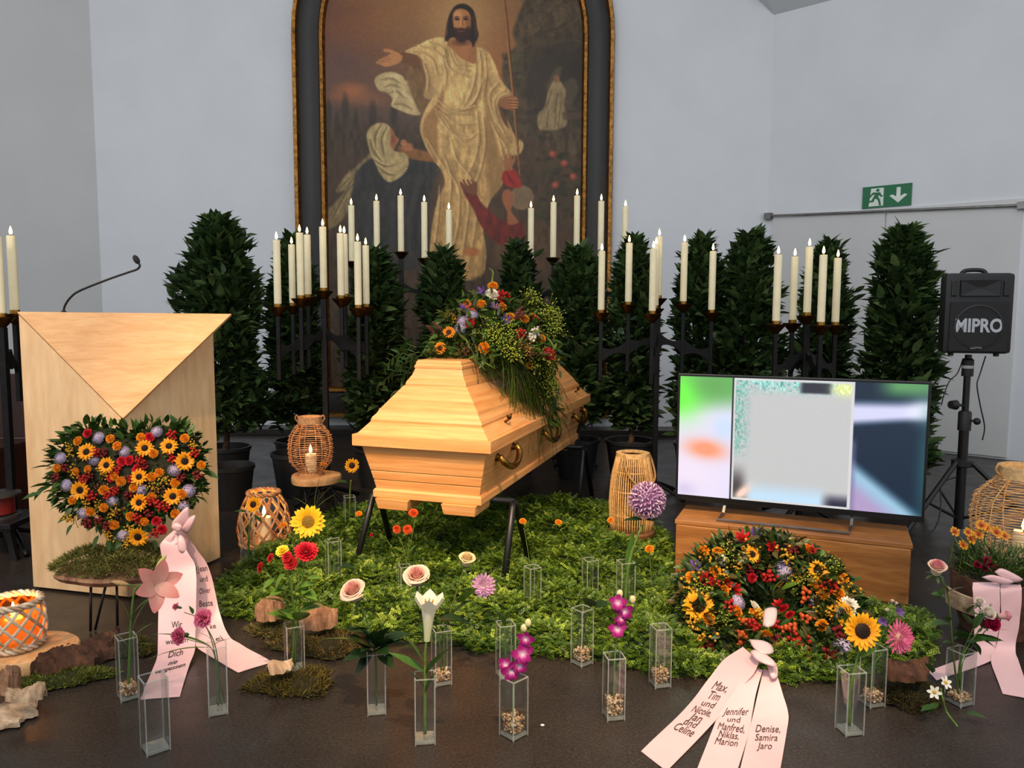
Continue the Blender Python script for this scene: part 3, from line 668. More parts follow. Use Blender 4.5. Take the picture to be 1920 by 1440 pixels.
mb = MB(); a_, b_ = P(260, 494, 3.75), P(251, 479, 3.75); mb.tube([a_.lerp(b_, t) for t in (0, .15, .5, .8, 1)], [.006, .012, .014, .012, .005], 12); mb.build('foam_head', 'grille_black', mic, True, world=True)
mb = MB(); mb.lathe([(.03, -.03), (.03, .008), (.012, .014), (.008, .02)], 16); mb.build('base', 'black_paint', mic, 40)

# ------------------------------------------------------------------ coffin
YAW = math.radians(17.6); CA = Vector((math.sin(YAW), math.cos(YAW), 0)); CRt = Vector((math.cos(YAW), -math.sin(YAW), 0))
CW_, CLn = .673, 2.09
fr = P(920, 843, 3.30); cc = Vector((fr.x, fr.y, 0))+CA*CLn/2-CRt*CW_/2
cof = thing('coffin', 'pale pine coffin with brass handles standing on black trestles', 'coffin', cc, rotz=-YAW)
def C2W(x, y, z): return cc+CRt*x+CA*y+Vector((0, 0, z))
def ringloft(name, prof, m='coffin_pine', cap=True, bev=.002):
    mb = MB(); V = []
    for ins, z in prof:
        x, y = CW_/2-ins, CLn/2-ins; V += [(-x, -y, z), (x, -y, z), (x, y, z), (-x, y, z)]
    n = len(prof); F = [(i*4+k, i*4+(k+1) % 4, (i+1)*4+(k+1) % 4, (i+1)*4+k) for i in range(n-1) for k in range(4)]
    F += [(3, 2, 1, 0), tuple((n-1)*4+k for k in range(4))]
    mb.add(V, F); return mb.build(name, m, cof, bevel=bev)
ringloft('rim_board', [(.014, .634), (0, .638), (0, .690), (.008, .692)])
ringloft('lid_board', [(.018, .690), (.020, .696), (.061, .742), (.063, .742)])
ringloft('lid_moulding', [(.064, .740), (.064, .752), (.070, .766), (.082, .778), (.090, .790), (.094, .803), (.10, .804)], bev=0)
ringloft('lid_board', [(.098, .802), (.099, .806), (.178, .905), (.182, .905)])
ringloft('lid_moulding', [(.184, .903), (.184, .912), (.188, .924), (.197, .936), (.204, .948), (.206, .95)], bev=0)
ringloft('lid_board', [(.206, .948), (.207, .952), (.219, .984), (.222, .984)])
ringloft('crown_moulding', [(.219, .983), (.216, .986), (.216, .996), (.222, 1.004), (.222, 1.012), (.230, 1.023), (.24, 1.023)], bev=0)
ringloft('body_board', [(.062, .516), (.060, .518), (.033, .632), (.034, .635)])
ringloft('body_board', [(.072, .472), (.070, .474), (.0615, .512), (.064, .514)])
ringloft('body_board', [(.082, .424), (.080, .428), (.0715, .468), (.074, .470)])
ringloft('plinth', [(.070, .386), (.068, .390), (.068, .418), (.074, .428), (.09, .43)])
for sx in (-1, 1):
    for sy in (-1, 1):
        mb = MB(); mb.box((sx*.165, sy*(CLn/2-.16), .361), (.15, .20, .05), taper=1.12); mb.build('foot_block', 'coffin_pine', cof, bevel=.003)
for sx in (-1, 1):
    for y in (-.72, .06, .80):
        h = bpy.data.objects.new('handle', None)
        xo = sx*(CW_/2-.046)
        mb = MB(); mb.tube(catmull([(xo+sx*.016, y-.115, .590), (xo+sx*.038, y-.112, .562), (xo+sx*.052, y-.06, .535), (xo+sx*.054, y, .530), (xo+sx*.052, y+.06, .542), (xo+sx*.042, y+.112, .578), (xo+sx*.020, y+.118, .606)], 5), .0155, 12)
        hb = mb.build('handle', 'brass', cof, True)
        for dy, z in ((-.115, .585), (.118, .598)):
            mb = MB(); mb.lathe([(.018, -.03), (.022, .004), (.02, .010), (.010, .03), (.010, .034)], 14, R=frame_z((sx, 0, -.2)), loc=(xo-sx*.004, y+dy, z)); mb.build('handle_mount', 'dark_brass', hb, 40)
for sx in (-1, 1):
    for y in (-.70, .78):
        mb = MB(); x0 = sx*(CW_/2-.05); mb.tube([(x0, y, .728), (x0+sx*.022, y, .745)], .006, 8); mb.tube(catmull([(x0+sx*.022, y-.026, .765), (x0+sx*.024, y-.012, .748), (x0+sx*.024, y+.012, .748), (x0+sx*.022, y+.026, .765)], 4), .006, 8)
        mb.build('wing_screw', 'dark_brass', cof, True)
for nm, yy, lb in (('trestle', -CLn/2+.27, 'black tubular trestle under the near end of the coffin'), ('trestle', CLn/2-.30, 'black tubular trestle under the far end of the coffin')):
    t = thing(nm, lb, 'trestle', C2W(0, yy, 0), rotz=-YAW)
    mb = MB(); mb.tube([(-.36, 0, .367), (.36, 0, .367)], .0165, 12); mb.build('crossbar', 'black_paint', t, True)
    for sx in (-1, 1):
        for sy in (-1, 1):
            mb = MB(); mb.tube([(sx*.355, 0, .367), (sx*.36, sy*.03, .345), (sx*.375, sy*.21, .0)], .0155, 12); mb.build('leg', 'black_paint', t, True)

# ------------------------------------------------------------------ wooden crate and television
K0, K1 = G(1265, 1077), G(1703, 1135); KX = (K1-K0).normalized(); KY = Vector((-KX.y, KX.x, 0)); KW = (K1-K0).length; KH = .268; KD = .32
ang = math.atan2(KX.y, KX.x); kc = K0+KX*KW/2+KY*KD/2
cr = thing('wooden_block', 'low honey brown wooden chest carrying the television', 'chest', kc, rotz=ang)
mb = MB(); mb.box((0, 0, (KH-.022)/2), (KW, KD, KH-.022)); mb.build('body', 'crate_oak', cr, bevel=.005)
for i in range(3):
    mb = MB(); mb.box((0, -KD/3+i*KD/3, KH-.0105), (KW+.012, KD/3-.002, .021)); mb.build('top_plank', 'crate_oak', cr, bevel=.004)
TVW, TVH = 1.10, .628; tvb = P(1268, 936, K0.y+.17).z
tvc = K0+KX*(KW/2+.012)+KY*(.17); tv = thing('television', 'flat television showing a blurred photograph, standing on the wooden chest', 'television', tvc, rotz=ang-.0)
tv.location.z = KH
z0 = tvb-KH
mb = MB(); mb.box((0, .014, z0+TVH/2), (TVW, .028, TVH)); mb.box((0, .04, z0+TVH*.38), (TVW*.7, .03, TVH*.55)); mb.build('housing', 'screen_bezel', tv, bevel=.003)
def screen():
    n, m_ = 260, 150; bw = .012; sw_, sh_ = TVW-2*bw, TVH-bw-.028
    u, v = np.meshgrid(np.linspace(0, 1, n), np.linspace(0, 1, m_)); img = np.zeros(u.shape+(3,)); r = np.random.default_rng(5)
    def mixc(mk, c): img[:] = img*(1-mk[..., None])+np.array(c, float)*mk[..., None]
    ss = lambda a, b_, x: np.clip((x-a)/(b_-a), 0, 1)**2*(3-2*np.clip((x-a)/(b_-a), 0, 1))
    blob = lambda cx, cy, rx, ry, rot=0: np.exp(-(((u-cx)*math.cos(rot)+(v-cy)*math.sin(rot))/rx)**2-((-(u-cx)*math.sin(rot)+(v-cy)*math.cos(rot))/ry)**2)
    img[:] = (222, 214, 236)
    mixc(1-ss(.12, .36, v+.1*u), (104, 172, 96)); mixc(blob(.0, .16, .10, .2), (112, 255, 70)); mixc(blob(.14, .06, .09, .12)*.8, (96, 160, 84)); mixc(blob(.2, .42, .05, .12)*.6, (176, 214, 244)); mixc(blob(.06, .8, .12, .2)*.4, (246, 222, 232))
    mixc(np.clip(blob(.12, .60, .09, .075, .5)*1.2, 0, 1), (242, 152, 116)); mixc(blob(.03, .95, .05, .06)*.5, (190, 176, 214))
    lf = (u > .228) & (u < .245); img[lf] = (24, 26, 34)
    ce = (u >= .243) & (u < .722); g = np.zeros_like(img); g[:] = (190, 190, 190); g *= (1+.02*(r.random(u.shape)-.5))[..., None]
    gt = r.random((40, 90)); gi = gt[(v*60).astype(int) % 40, (u*190).astype(int) % 90]
    top = ss(.15, .03, v)*ss(.70, .60, u+.1*0)
    greens = np.stack([60+120*gi, 110+140*gi, 120+110*gi], -1); mk = (top*(gi > .25))[..., None]; g = g*(1-mk)+greens*mk
    le = ss(.33, .25, u)*ss(.72, .5, v)*(gi > .3); mk = le[..., None]*.8; g = g*(1-mk)+np.stack([50+90*gi, 110+100*gi, 100+90*gi], -1)*mk
    mk = (ss(.055, .03, np.abs(v-.06))*ss(.5, .53, u)*ss(.65, .62, u))[..., None]; g = g*(1-mk)+np.array((44, 46, 58.))*mk
    mk = (blob(.69, .06, .045, .05)*1.3).clip(0, 1)[..., None]; g = g*(1-mk)+np.stack([205+40*gi, 215+40*gi, 120+80*gi], -1)*mk
    mk = (ss(.80, .97, v)*ss(.28, .34, u)*ss(.64, .60, u))[..., None]; g = g*(1-mk)+np.array((186, 216, 238.))*mk
    mk = (ss(.66, .9, v)*ss(.32, .26, u))[..., None]; g = g*(1-mk)+np.array((70, 62, 64.))*mk
    mk = (blob(.285, .94, .022, .07, .4)*1.2).clip(0, 1)[..., None]; g = g*(1-mk)+np.array((244, 206, 190.))*mk
    mk = (ss(.86, .97, v+.0*u)*ss(.60, .66, u))[..., None]; g = g*(1-mk)+np.array((46, 44, 66.))*mk
    img[ce] = g[ce]
    ri = u >= .722; h = np.zeros_like(img); h[:] = (12, 34, 56)
    def hm(mk, c): h[:] = h*(1-mk[..., None])+np.array(c, float)*mk[..., None]
    hm(ss(.16, .02, v)*ss(.78, .9, u), (92, 150, 96)); hm(ss(.10, .20, v-.05*(1-u))*ss(.36, .28, v+.22*(u-.72)), (206, 206, 236)); hm(blob(1.0, .2, .06, .08), (236, 240, 250))
    d_ = (v-.62)-1.45*(u-.755); hm(ss(-.02, .12, d_), (150, 190, 214)); hm(ss(.10, .28, d_), (170, 150, 190)); hm(blob(1.0, .65, .03, .5)*.6, (38, 92, 96)); hm(ss(.025, 0, np.abs(u-.73))*ss(.4, .5, v)*.6, (120, 110, 150))
    img[ri] = h[ri]
    bd = (((np.abs(u-.2425) < .0045) | (np.abs(u-.7215) < .0045)) & (v < .995)) | (ce & ((v < .016) | (v > .984)))
    img[bd] = (206, 206, 206)
    L = img/255.; L = np.where(L <= .04045, L/12.92, ((L+.055)/1.055)**2.4)
    V = np.stack([-sw_/2+u*sw_, np.full_like(u, -.0008), z0+.028+(1-v)*sh_], -1).reshape(-1, 3)
    i = np.arange(m_-1)[:, None]*n+np.arange(n-1)[None]; Q = np.stack([i, i+n, i+n+1, i+1], -1).reshape(-1, 4)
    mb = MB(); mb.add(V, [tuple(q) for q in Q.tolist()], col=L.reshape(-1, 3)); mb.build('screen', 'screen_picture', tv)
screen()
mb = MB(); x0, x1 = -.33, .245
for pts in ([(x0+.02, .03, z0+.01), (x0+.015, -.0, .012), (x0, -.12, .008), (x1, -.12, .008), (x1+.012, 0, .012), (x1+.015, .03, z0+.01)],): mb.tube(pts, .009, 4, flat=.6)
mb.build('stand', 'steel', tv, 30)

# ------------------------------------------------------------------ loudspeaker on tripod
SY = 4.30; sp = P(1800, 1008, SY); SX = P(1808, 800, SY).x
st = thing('speaker_stand', 'black tripod stand carrying the loudspeaker beside the door', 'stand', (SX, SY, 0))
zs = P(1826, 665, SY).z
mb = MB(); mb.tube([(0, 0, .04), (0, 0, .62)], .026, 14); mb.build('lower_tube', 'black_paint', st, 40)
mb = MB(); mb.tube([(0, 0, .58), (0, 0, zs)], .018, 14); mb.build('pole', 'black_paint', st, 40)
mb = MB(); mb.lathe([(.034, .60), (.034, .70), (.026, .71)], 14); mb.build('collar', 'black_plastic', st, 40); mb = MB(); mb.lathe([(.030, zs-.12), (.030, zs-.03), (.02, zs-.02)], 14); mb.build('collar', 'black_plastic', st, 40)
mb = MB(); mb.lathe([(.0195, zs-.09), (.0312, zs-.075), (.0312, zs-.06), (.0195, zs-.058)], 14); mb.build('silver_ring', 'silver_print', st, 40)
mb = MB(); mb.tube([(0, 0, .74), (-.07, -.02, .745)], .008, 8); mb.tube([(-.065, -.018, .745), (-.10, -.028, .747)], [.028, .022], 12); mb.build('knob', 'black_plastic', st, 40)
mb = MB(); mb.tube([(0, 0, .66), (.045, -.03, .655)], .007, 8); mb.ball((.05, -.032, .655), .02); mb.build('knob', 'black_plastic', st, 40)
mb = MB(); mb.lathe([(.05, .395), (.055, .40), (.055, .43), (.03, .44)], 16); mb.build('hub', 'black_plastic', st, 40)
for a in (205, 318, 85):
    ca_, sa_ = math.cos(math.radians(a)), math.sin(math.radians(a))
    mb = MB(); mb.tube([(ca_*.05, sa_*.05, .42), (ca_*.48, sa_*.48, .02)], .014, 10); mb.ball((ca_*.49, sa_*.49, .018), .018); mb.build('leg', 'black_paint', st, 40)
    mb = MB(); mb.tube([(ca_*.02, sa_*.02, .10), (ca_*.27, sa_*.27, .215)], .008, 8); mb.build('brace', 'black_paint', st, 40)
sq = thing('loudspeaker', 'black portable loudspeaker with large white lettering on its grille', 'loudspeaker', (P(1817, 660, SY).x, SY-.0, zs), rotz=math.radians(-14))
SW_, SH_, SD_ = PX(114, SY), PX(146, SY), .24
mb = MB(); pr = [(-SW_/2, 0), (SW_/2, 0), (SW_/2*.78, SD_), (-SW_/2*.78, SD_)]; mb.prism(pr, SH_, loc=(0, -SD_/2, .012)); mb.build('cabinet', 'black_plastic', sq, smooth=40, bevel=.022)
fy = -SD_/2
mb = MB(); mb.box((0, fy-.004, SH_*.36), (SW_*.84, .014, SH_*.62)); mb.build('grille', 'grille_black', sq, bevel=.006)
mb = MB(); mb.lathe([(SW_*.36, 0), (SW_*.36, .004), (SW_*.33, .006), (SW_*.33, .0)], 32, R=frame_z((0, -1, 0)), loc=(0, fy-.009, SH_*.36)); mb.build('woofer_ring', 'black_plastic', sq, 40)
mb = MB()
for i in range(4):
    hx0, hz0, hx1, hz1 = SW_*.28, SH_*.095, SW_*.05, SH_*.02
o_ = [(-hx0, -hz0), (hx0, -hz0), (hx0, hz0), (-hx0, hz0)]; i_ = [(-hx1, -hz1*.6), (hx1, -hz1*.6), (hx1, hz1*.6), (-hx1, hz1*.6)]; hz = SH_*.84
V = [(x, fy-.004, hz+z) for x, z in o_]+[(x, fy+.0-.0022+.0, hz+z) for x, z in i_]
V = [(x, fy-.012, hz+z) for x, z in o_]+[(x, fy-.003, hz+z) for x, z in i_]+[(x*1.06, fy+.001, hz+z*1.06) for x, z in o_]
mb.add(V, [(k, (k+1) % 4, 4+(k+1) % 4, 4+k) for k in range(4)]+[(4, 5, 6, 7)]+[(k, 8+k, 8+(k+1) % 4, (k+1) % 4) for k in range(4)]); mb.build('horn', 'black_plastic', sq)
for sx in (-1, 1):
    mb = MB(); mb.box((sx*SW_*.375, fy-.002, hz), (SW_*.085, .012, SH_*.20)); mb.build('bass_port', 'black_paint', sq, bevel=.005)
V, F = TXT['MIPRO']; k = SW_*.74/(V[:, 0].max()-V[:, 0].min()); mb = MB(); mb.add(np.c_[V[:, 0]*k*.92, np.zeros(len(V)), V[:, 1]*k*1.15], F, loc=(0, fy-.0135, SH_*.37)); mb.build('lettering', 'silver_print', sq)
mb = MB(); mb.box((-SW_*.02, fy-.0125, SH_*.10), (SW_*.16, .003, SH_*.018)); mb.build('badge', 'silver_print', sq)
mb = MB(); mb.tube(catmull([(-SW_*.2, 0, SH_), (-SW_*.12, 0, SH_+.03), (SW_*.12, 0, SH_+.03), (SW_*.2, 0, SH_)], 5), .012, 8); mb.build('carry_handle', 'black_plastic', sq, True)
for sx in (-1, 1):
    mb = MB(); mb.lathe([(.014, 0), (.016, .02)], 10, loc=(sx*SW_*.33, fy+.05, -.004)); mb.build('rubber_foot', 'black_paint', sq)
def cable(name, label, px, Y, r=.004, m='black_paint'):
    pts = catmull([P(x, y, Y+dy) if dy is not None else G(x, y, .006) for x, y, dy in px], 6)
    mb = MB(); mb.tube(pts, r, 6); o = mb.build(name, m, None, True, world=True, loc=pts[0]); tag(o, label, 'cable'); return o
cable('power_cable', 'thin black cable hanging below the loudspeaker on the side of the chest', [(1806, 672, 0), (1795, 700, 0), (1780, 715, .0), (1770, 740, .0), (1765, 760, .0)], SY+.03, .003)
cable('signal_cable', 'thin black cable running down beside the speaker pole', [(1848, 668, 0), (1838, 700, -.05), (1832, 722, -.06), (1838, 760, -.06), (1846, 800, -.05), (1842, 825, -.05)], SY, .0035)
cable('floor_cable', 'kinked black cable between the tripod and the wooden chest', [(1800, 892, 0), (1766, 908, -.05), (1764, 950, -.1), (1756, 985, -.15), (1730, 1015, -.2), (1709, 1036, -.25)], SY, .004)
# ------------------------------------------------------------------ flower heads (local: facing +z), meshes shared by all copies
def petal_tpl(L, W, cup=.15, curl=.2, nr=4, peak=.55, point=.0, notch=0, ruffle=0, seed=0):
    """petal along +x, 3 or 5 wide; cup lifts the edges, curl bends the tip up(+)/down(-)"""
    r = random.Random(seed); V = []; F = []; tt = []
    for i in range(nr+1):
        t = i/nr; wv = W/2*(math.sin(math.pi*min(1, (t*.92+.08))**(math.log(.5)/math.log(peak)))**(.7)) if i < nr else W/2*(.08+.5*(1-point))
        if i == 0: wv = W*.14
        for s in (-1, 0, 1):
            x = L*t-(notch*L if (s == 0 and i == nr) else 0)+(-.06*L*(abs(s))*(i == nr))
            V.append((x, s*wv, curl*L*t*t+cup*W*abs(s)*math.sin(math.pi*min(1, t*.9+.1))+(ruffle*W*r.uniform(-1, 1) if i > 1 else 0))); tt.append(t)
    for i in range(nr):
        for s in range(2):
            a = i*3+s; F.append((a, a+3, a+4, a+1))
    return np.array(V), F, np.array(tt)
def ring(mb, n, L, W, elev, r0, z0, c0, c1, cup=.15, curl=.1, off=0, jl=.12, nr=4, peak=.55, point=.4, notch=0, ruffle=0, mid=None, rnd=None):
    rnd = rnd or random
    for k in range(n):
        V, F, tt = petal_tpl(L*(1+rnd.uniform(-jl, jl)), W*(1+rnd.uniform(-jl, jl)), cup, curl+rnd.uniform(-.05, .05), nr, peak, point, notch, ruffle, k)
        a = 2*math.pi*(k+off)/n+rnd.uniform(-.12, .12)*6/n; e = math.radians(elev+rnd.uniform(-6, 6))
        R = rotm('Z', a) @ rotm('Y', -e)
        cc = np.array(lin(c0))[None]*(1-tt[:, None])+np.array(lin(c1))[None]*tt[:, None]
        mb.add(V, F, R, (r0*math.cos(a), r0*math.sin(a), z0), 1, cc*(1+rnd.uniform(-.1, .1)))
def dome(mb, r, h, c0, c1, n=16, m=5, z=0, rough=0):
    prof = [(max(1e-4, r*math.cos(math.pi/2*i/m)), z+h*math.sin(math.pi/2*i/m)) for i in range(m+1)]
    t = np.linspace(0, 1, m+1)[:, None]; mb.lathe(prof, n, col=np.array(lin(c0))*(1-t)+np.array(lin(c1))*t)
def fib(n, zmin=-1.0):
    k = np.arange(n)+.5; z = 1-(1-zmin)*k/n; a = k*2.39996; r = np.sqrt(np.clip(1-z*z, 0, 1)); return np.stack([r*np.cos(a), r*np.sin(a), z], 1)
HEADS = {}
def head(name):
    def dec(f): HEADS[name] = [(pn, mb.mesh(name+'_'+pn, smooth=50, mat=m)) for pn, mb, m in f()]; return f
    return dec
def sun_parts(p0, p1, disc0, disc1, n=20, dr=.40, L=.62, W=.26):
    rr = random.Random(n); a = MB(); ring(a, n, L, W, 10, dr*.9, .0, p0, p1, .1, -.05, 0, .12, 4, .45, .95, rnd=rr); ring(a, n-4, L*.85, W, 26, dr*.85, .03, p0, p1, .1, -.1, .5, .12, 4, .45, .95, rnd=rr)
    b_ = MB(); dome(b_, dr, .14, disc1, disc0, 20, 4)
    for v in fib(60, .35): b_.ball((v[0]*dr, v[1]*dr, v[2]*.16), .035, 5, 3, col=jit(disc1 if v[2] < .8 else disc0, .3))
    g = MB(); ring(g, 9, .5, .22, -12, .1, -.06, (70, 100, 40), (60, 96, 36), .1, -.1, point=1, rnd=rr)
    return [('petals', a, 'petal'), ('disc', b_, 'petal'), ('sepals', g, 'leaf')]
head('sunflower')(lambda: sun_parts((236, 150, 12), (250, 186, 22), (34, 20, 12), (58, 32, 14)))
head('golden_sunflower')(lambda: sun_parts((240, 150, 8), (250, 176, 14), (26, 16, 12), (46, 24, 14), 16, .32))
head('lemon_sunflower')(lambda: sun_parts((246, 196, 24), (253, 216, 40), (150, 120, 40), (176, 132, 30), 22, .34, .66))
head('orange_sunflower')(lambda: sun_parts((232, 130, 14), (246, 160, 24), (60, 30, 14), (120, 66, 16), 18, .36, .5))
@head('button')
def _():
    a = MB(); rr = random.Random(2)
    for i, (n, e, r) in enumerate(((14, 4, .62), (14, 24, .56), (12, 44, .46), (9, 64, .3), (5, 80, .12))):
        ring(a, n, .42, .3, e, r, .06+i*.09, (216, 110, 8), (250, 166, 22), .2, .1, i*.5, .15, 3, .6, .3, rnd=rr)
    dome(a, .6, .4, (206, 104, 6), (236, 140, 12), 12, 4)
    return [('bloom', a, 'petal')]
def zin(c0, c1, cc, rings, seed=1, W=.3, L=.6):
    a = MB(); rr = random.Random(seed)
    for i in range(rings):
        t = i/max(1, rings-1); ring(a, int(18-8*t), L*(1-.5*t), W*(1-.35*t), 2+62*t, .32*(1-.7*t), .05+.24*t, c0, c1, .18, .12, i*.5, .1, 4, .6, .35, rnd=rr)
    dome(a, .34, .22, cc, cc, 12, 3)
    return a
head('red_zinnia')(lambda: [('bloom', zin((150, 10, 26), (214, 26, 48), (160, 20, 30), 5), 'petal')])
head('yellow_zinnia')(lambda: [('bloom', zin((226, 190, 20), (246, 222, 60), (220, 190, 40), 4, 2, .36), 'petal')])
head('red_dahlia')(lambda: [('bloom', zin((150, 16, 20), (204, 34, 40), (150, 20, 20), 4, 3), 'petal')])
head('lilac_dahlia')(lambda: [('bloom', zin((248, 226, 232), (214, 150, 204), (250, 240, 226), 7, 4, .2, .64), 'petal')])
head('pink_aster')(lambda: [('bloom', zin((246, 168, 196), (232, 92, 148), (250, 228, 200), 7, 5, .15, .7), 'petal')])
head('white_dahlia')(lambda: [('bloom', zin((244, 236, 214), (250, 246, 236), (240, 226, 190), 5, 6, .28), 'petal')])
head('crimson_carnation')(lambda: [('bloom', zin((150, 8, 24), (222, 24, 50), (150, 10, 30), 5, 9, .34), 'petal')])
@head('strawflower')
def _():
    a = zin((196, 40, 12), (238, 92, 40), (150, 60, 20), 5, 7, .28, .5); dome(a, .3, .3, (150, 70, 18), (206, 130, 30), 14, 4); return [('bloom', a, 'petal')]
@head('carnation')
def _():
    a = MB(); rr = random.Random(4)
    for i, (n, L, e) in enumerate(((10, .8, 12), (9, .76, 30), (8, .7, 48), (7, .62, 64), (5, .5, 80))):
        ring(a, n, L, .62, e, .06, -.1+.08*i, (206, 60, 104), (240, 128, 164), .1, .05, i*.4, .15, 5, .8, .1, .1, .09, rnd=rr)
    g = MB(); g.lathe([(.08, -.9), (.2, -.7), (.26, -.2), (.3, 0)], 10, col=lin((92, 120, 70)))
    return [('bloom', a, 'petal'), ('calyx', g, 'leaf')]
def rose_parts(ci, co, cb, openn=1.0, seed=0):
    a = MB(); rr = random.Random(seed)
    for i in range(26):
        t = (i/25)**.9; ang = i*2.39996; r = .08+.62*t*openn; hh = .62+.28*(1-t); wid = .5+.65*t
        V = []; F = []; tt = []
        for j in range(6):
            v = j/5; rad = (r*(.45+.55*v**.6))+.22*t*openn*max(0, v-.72)/.28*.9; z = -.45+(hh+.45)*v-.26*t*openn*max(0, (v-.78)/.22)**2
            for k in range(7):
                u = (k/6-.5); aa = ang+u*wid*2.1; drop = .16*abs(2*u)**2.2*v; zz = z-drop+rr.uniform(-.012, .012)
                V.append((rad*math.cos(aa), rad*math.sin(aa), zz)); tt.append((v, t))
        for j in range(5):
            for k in range(6): q = j*7+k; F.append((q, q+1, q+8, q+7))
        tt = np.array(tt); base = np.array(lin(ci))*(1-t)+np.array(lin(co))*t; cols = np.array(lin(cb))[None]*(1-tt[:, :1])**1.5+base[None]*(1-(1-tt[:, :1])**1.5)
        a.add(V, F, col=cols*(1+rr.uniform(-.05, .05)))
    g = MB(); g.lathe([(.07, -.75), (.2, -.62), (.3, -.45), (.26, -.34)], 10, col=lin((86, 112, 56))); ring(g, 5, .55, .2, -20, .2, -.48, (80, 110, 50), (76, 106, 48), .1, -.2, point=1, rnd=rr)
    return [('bloom', a, 'petal'), ('calyx', g, 'leaf')]
head('blush_rose')(lambda: rose_parts((236, 160, 156), (244, 214, 190), (240, 214, 180), 1.0))
head('cream_rose')(lambda: rose_parts((240, 214, 160), (246, 226, 180), (236, 222, 170), .85, 3))
head('pink_tip_rose')(lambda: rose_parts((238, 120, 150), (246, 222, 200), (236, 230, 190), .72, 5))
head('crimson_bud')(lambda: rose_parts((150, 10, 60), (196, 24, 84), (150, 10, 50), .6, 6))
head('white_bud')(lambda: rose_parts((250, 240, 220), (250, 240, 232), (226, 226, 190), .6, 7))
head('pink_bud')(lambda: rose_parts((240, 160, 170), (246, 176, 180), (240, 200, 190), .55, 8))
@head('trumpet_lily')
def _():
    a = MB(); n = 24; prof = []
    V = []; F = []; cols = []
    for j in range(11):
        t = j/10; r = .13+.30*t**1.5+(.15*max(0, (t-.72)/.28)**1.6)
        for k in range(n):
            aa = 2*math.pi*k/n; lob = math.cos(3*aa*1.0)*.5+.5; lob6 = (math.cos(6*aa)*.5+.5)
            rr_ = r*(1+.07*lob6*t); z = -1.0+2.0*t*(.86+.14*lob6 if t > .75 else 1)
            V.append((rr_*math.cos(aa), rr_*math.sin(aa), z)); cols.append(np.array(lin((214, 224, 160)))*(1-t)**2+np.array(lin((250, 246, 222)))*(1-(1-t)**2))
    for j in range(10):
        for k in range(n): F.append((j*n+k, j*n+(k+1) % n, (j+1)*n+(k+1) % n, (j+1)*n+k))
    a.add(V, F, col=np.array(cols))
    s = MB()
    for k in range(6): aa = k*1.047; s.tube([(0, 0, -.4), (.12*math.cos(aa), .12*math.sin(aa), .6), (.2*math.cos(aa), .2*math.sin(aa), .75)], .025, 5, col=lin((214, 150, 40)))
    return [('trumpet', a, 'petal'), ('stamens', s, 'petal')]
ORI = petal_tpl(1.0, .58, .16, -.22, 7, .5, .75, 0, .03)
def one_mesh(name, V, F, cols, m):
    mb = MB(); mb.add(V, F, col=cols); return mb.mesh(name, True, mat=m)
_c = np.array(lin((244, 200, 180)))[None]*(1-ORI[2][:, None])+np.array(lin((236, 140, 130)))[None]*ORI[2][:, None]
LILY_PETAL = one_mesh('lily_petal', ORI[0], ORI[1], _c, 'petal')
_o = petal_tpl(.62, .46, .05, -.05, 5, .55, .45)
def grad(tt, *cs):
    n = len(cs)-1; k = np.clip(tt*n, 0, n-1e-6); i = k.astype(int); f = (k-i)[:, None]; C = np.array([lin(c) for c in cs]); return C[i]*(1-f)+C[i+1]*f
ORCHID_PETAL = one_mesh('orchid_petal', _o[0], _o[1], grad(_o[2], (236, 214, 230), (190, 50, 146), (160, 18, 116), (140, 8, 100)), 'petal')
_l = petal_tpl(.5, .4, .3, -.5, 4, .6, .3); ORCHID_LIP = one_mesh('orchid_lip', _l[0], _l[1], grad(_l[2], (240, 220, 236), (206, 60, 160), (130, 8, 96)), 'petal')
_p = petal_tpl(.62, .27, .1, -.05, 5, .45, .95); SUN_PETAL = one_mesh('sunflower_petal', _p[0], _p[1], grad(_p[2], (236, 150, 12), (252, 190, 24)), 'petal')
SUN_PETAL_LEMON = one_mesh('lemon_petal', _p[0], _p[1], grad(_p[2], (240, 184, 16), (253, 214, 40)), 'petal')
_w = petal_tpl(.6, .34, .08, .05, 5, .5, .8); WHITE_PETAL = one_mesh('white_petal', _w[0], _w[1], grad(_w[2], (248, 244, 220), (252, 250, 244)), 'petal')
@head('hydrangea')
def _():
    a = MB(); rr = random.Random(8)
    for v in fib(46, -.15)*np.array([1, 1, .6]):
        R0 = frame_z(v, rr.uniform(0, 6)); c1 = rr.choice([(204, 194, 226), (222, 212, 234), (188, 172, 212), (226, 214, 226)])
        for k in range(4):
            V, F, tt = petal_tpl(.22, .22, .1, -.1, 2, .6, .2); a.add(V, F, R0 @ rotm('Z', k*1.571), v*.86, 1, grad(tt, (172, 156, 200), c1))
        a.ball(v*.89, .035, 5, 3, col=lin((206, 190, 170)))
    dome(a, .7, .45, (120, 108, 140), (160, 146, 184), 10, 3)
    return [('bloom', a, 'petal')]
@head('allium')
def _():
    a = MB(); rr = random.Random(9)
    for v in fib(170, -.92):
        R0 = frame_z(v, rr.uniform(0, 6)); c1 = rr.choice([(240, 214, 236), (218, 182, 220), (198, 156, 200)])
        for k in range(3):
            V, F, tt = petal_tpl(.24, .1, .15, .2, 2, .5, .6); a.add(V, F, R0 @ rotm('Z', k*2.094) @ rotm('Y', -.5), v*.8, 1, grad(tt, (142, 96, 148), c1))
    a.ball((0, 0, 0), .74, 14, 10, col=lin((122, 82, 128)))
    return [('bloom', a, 'petal')]
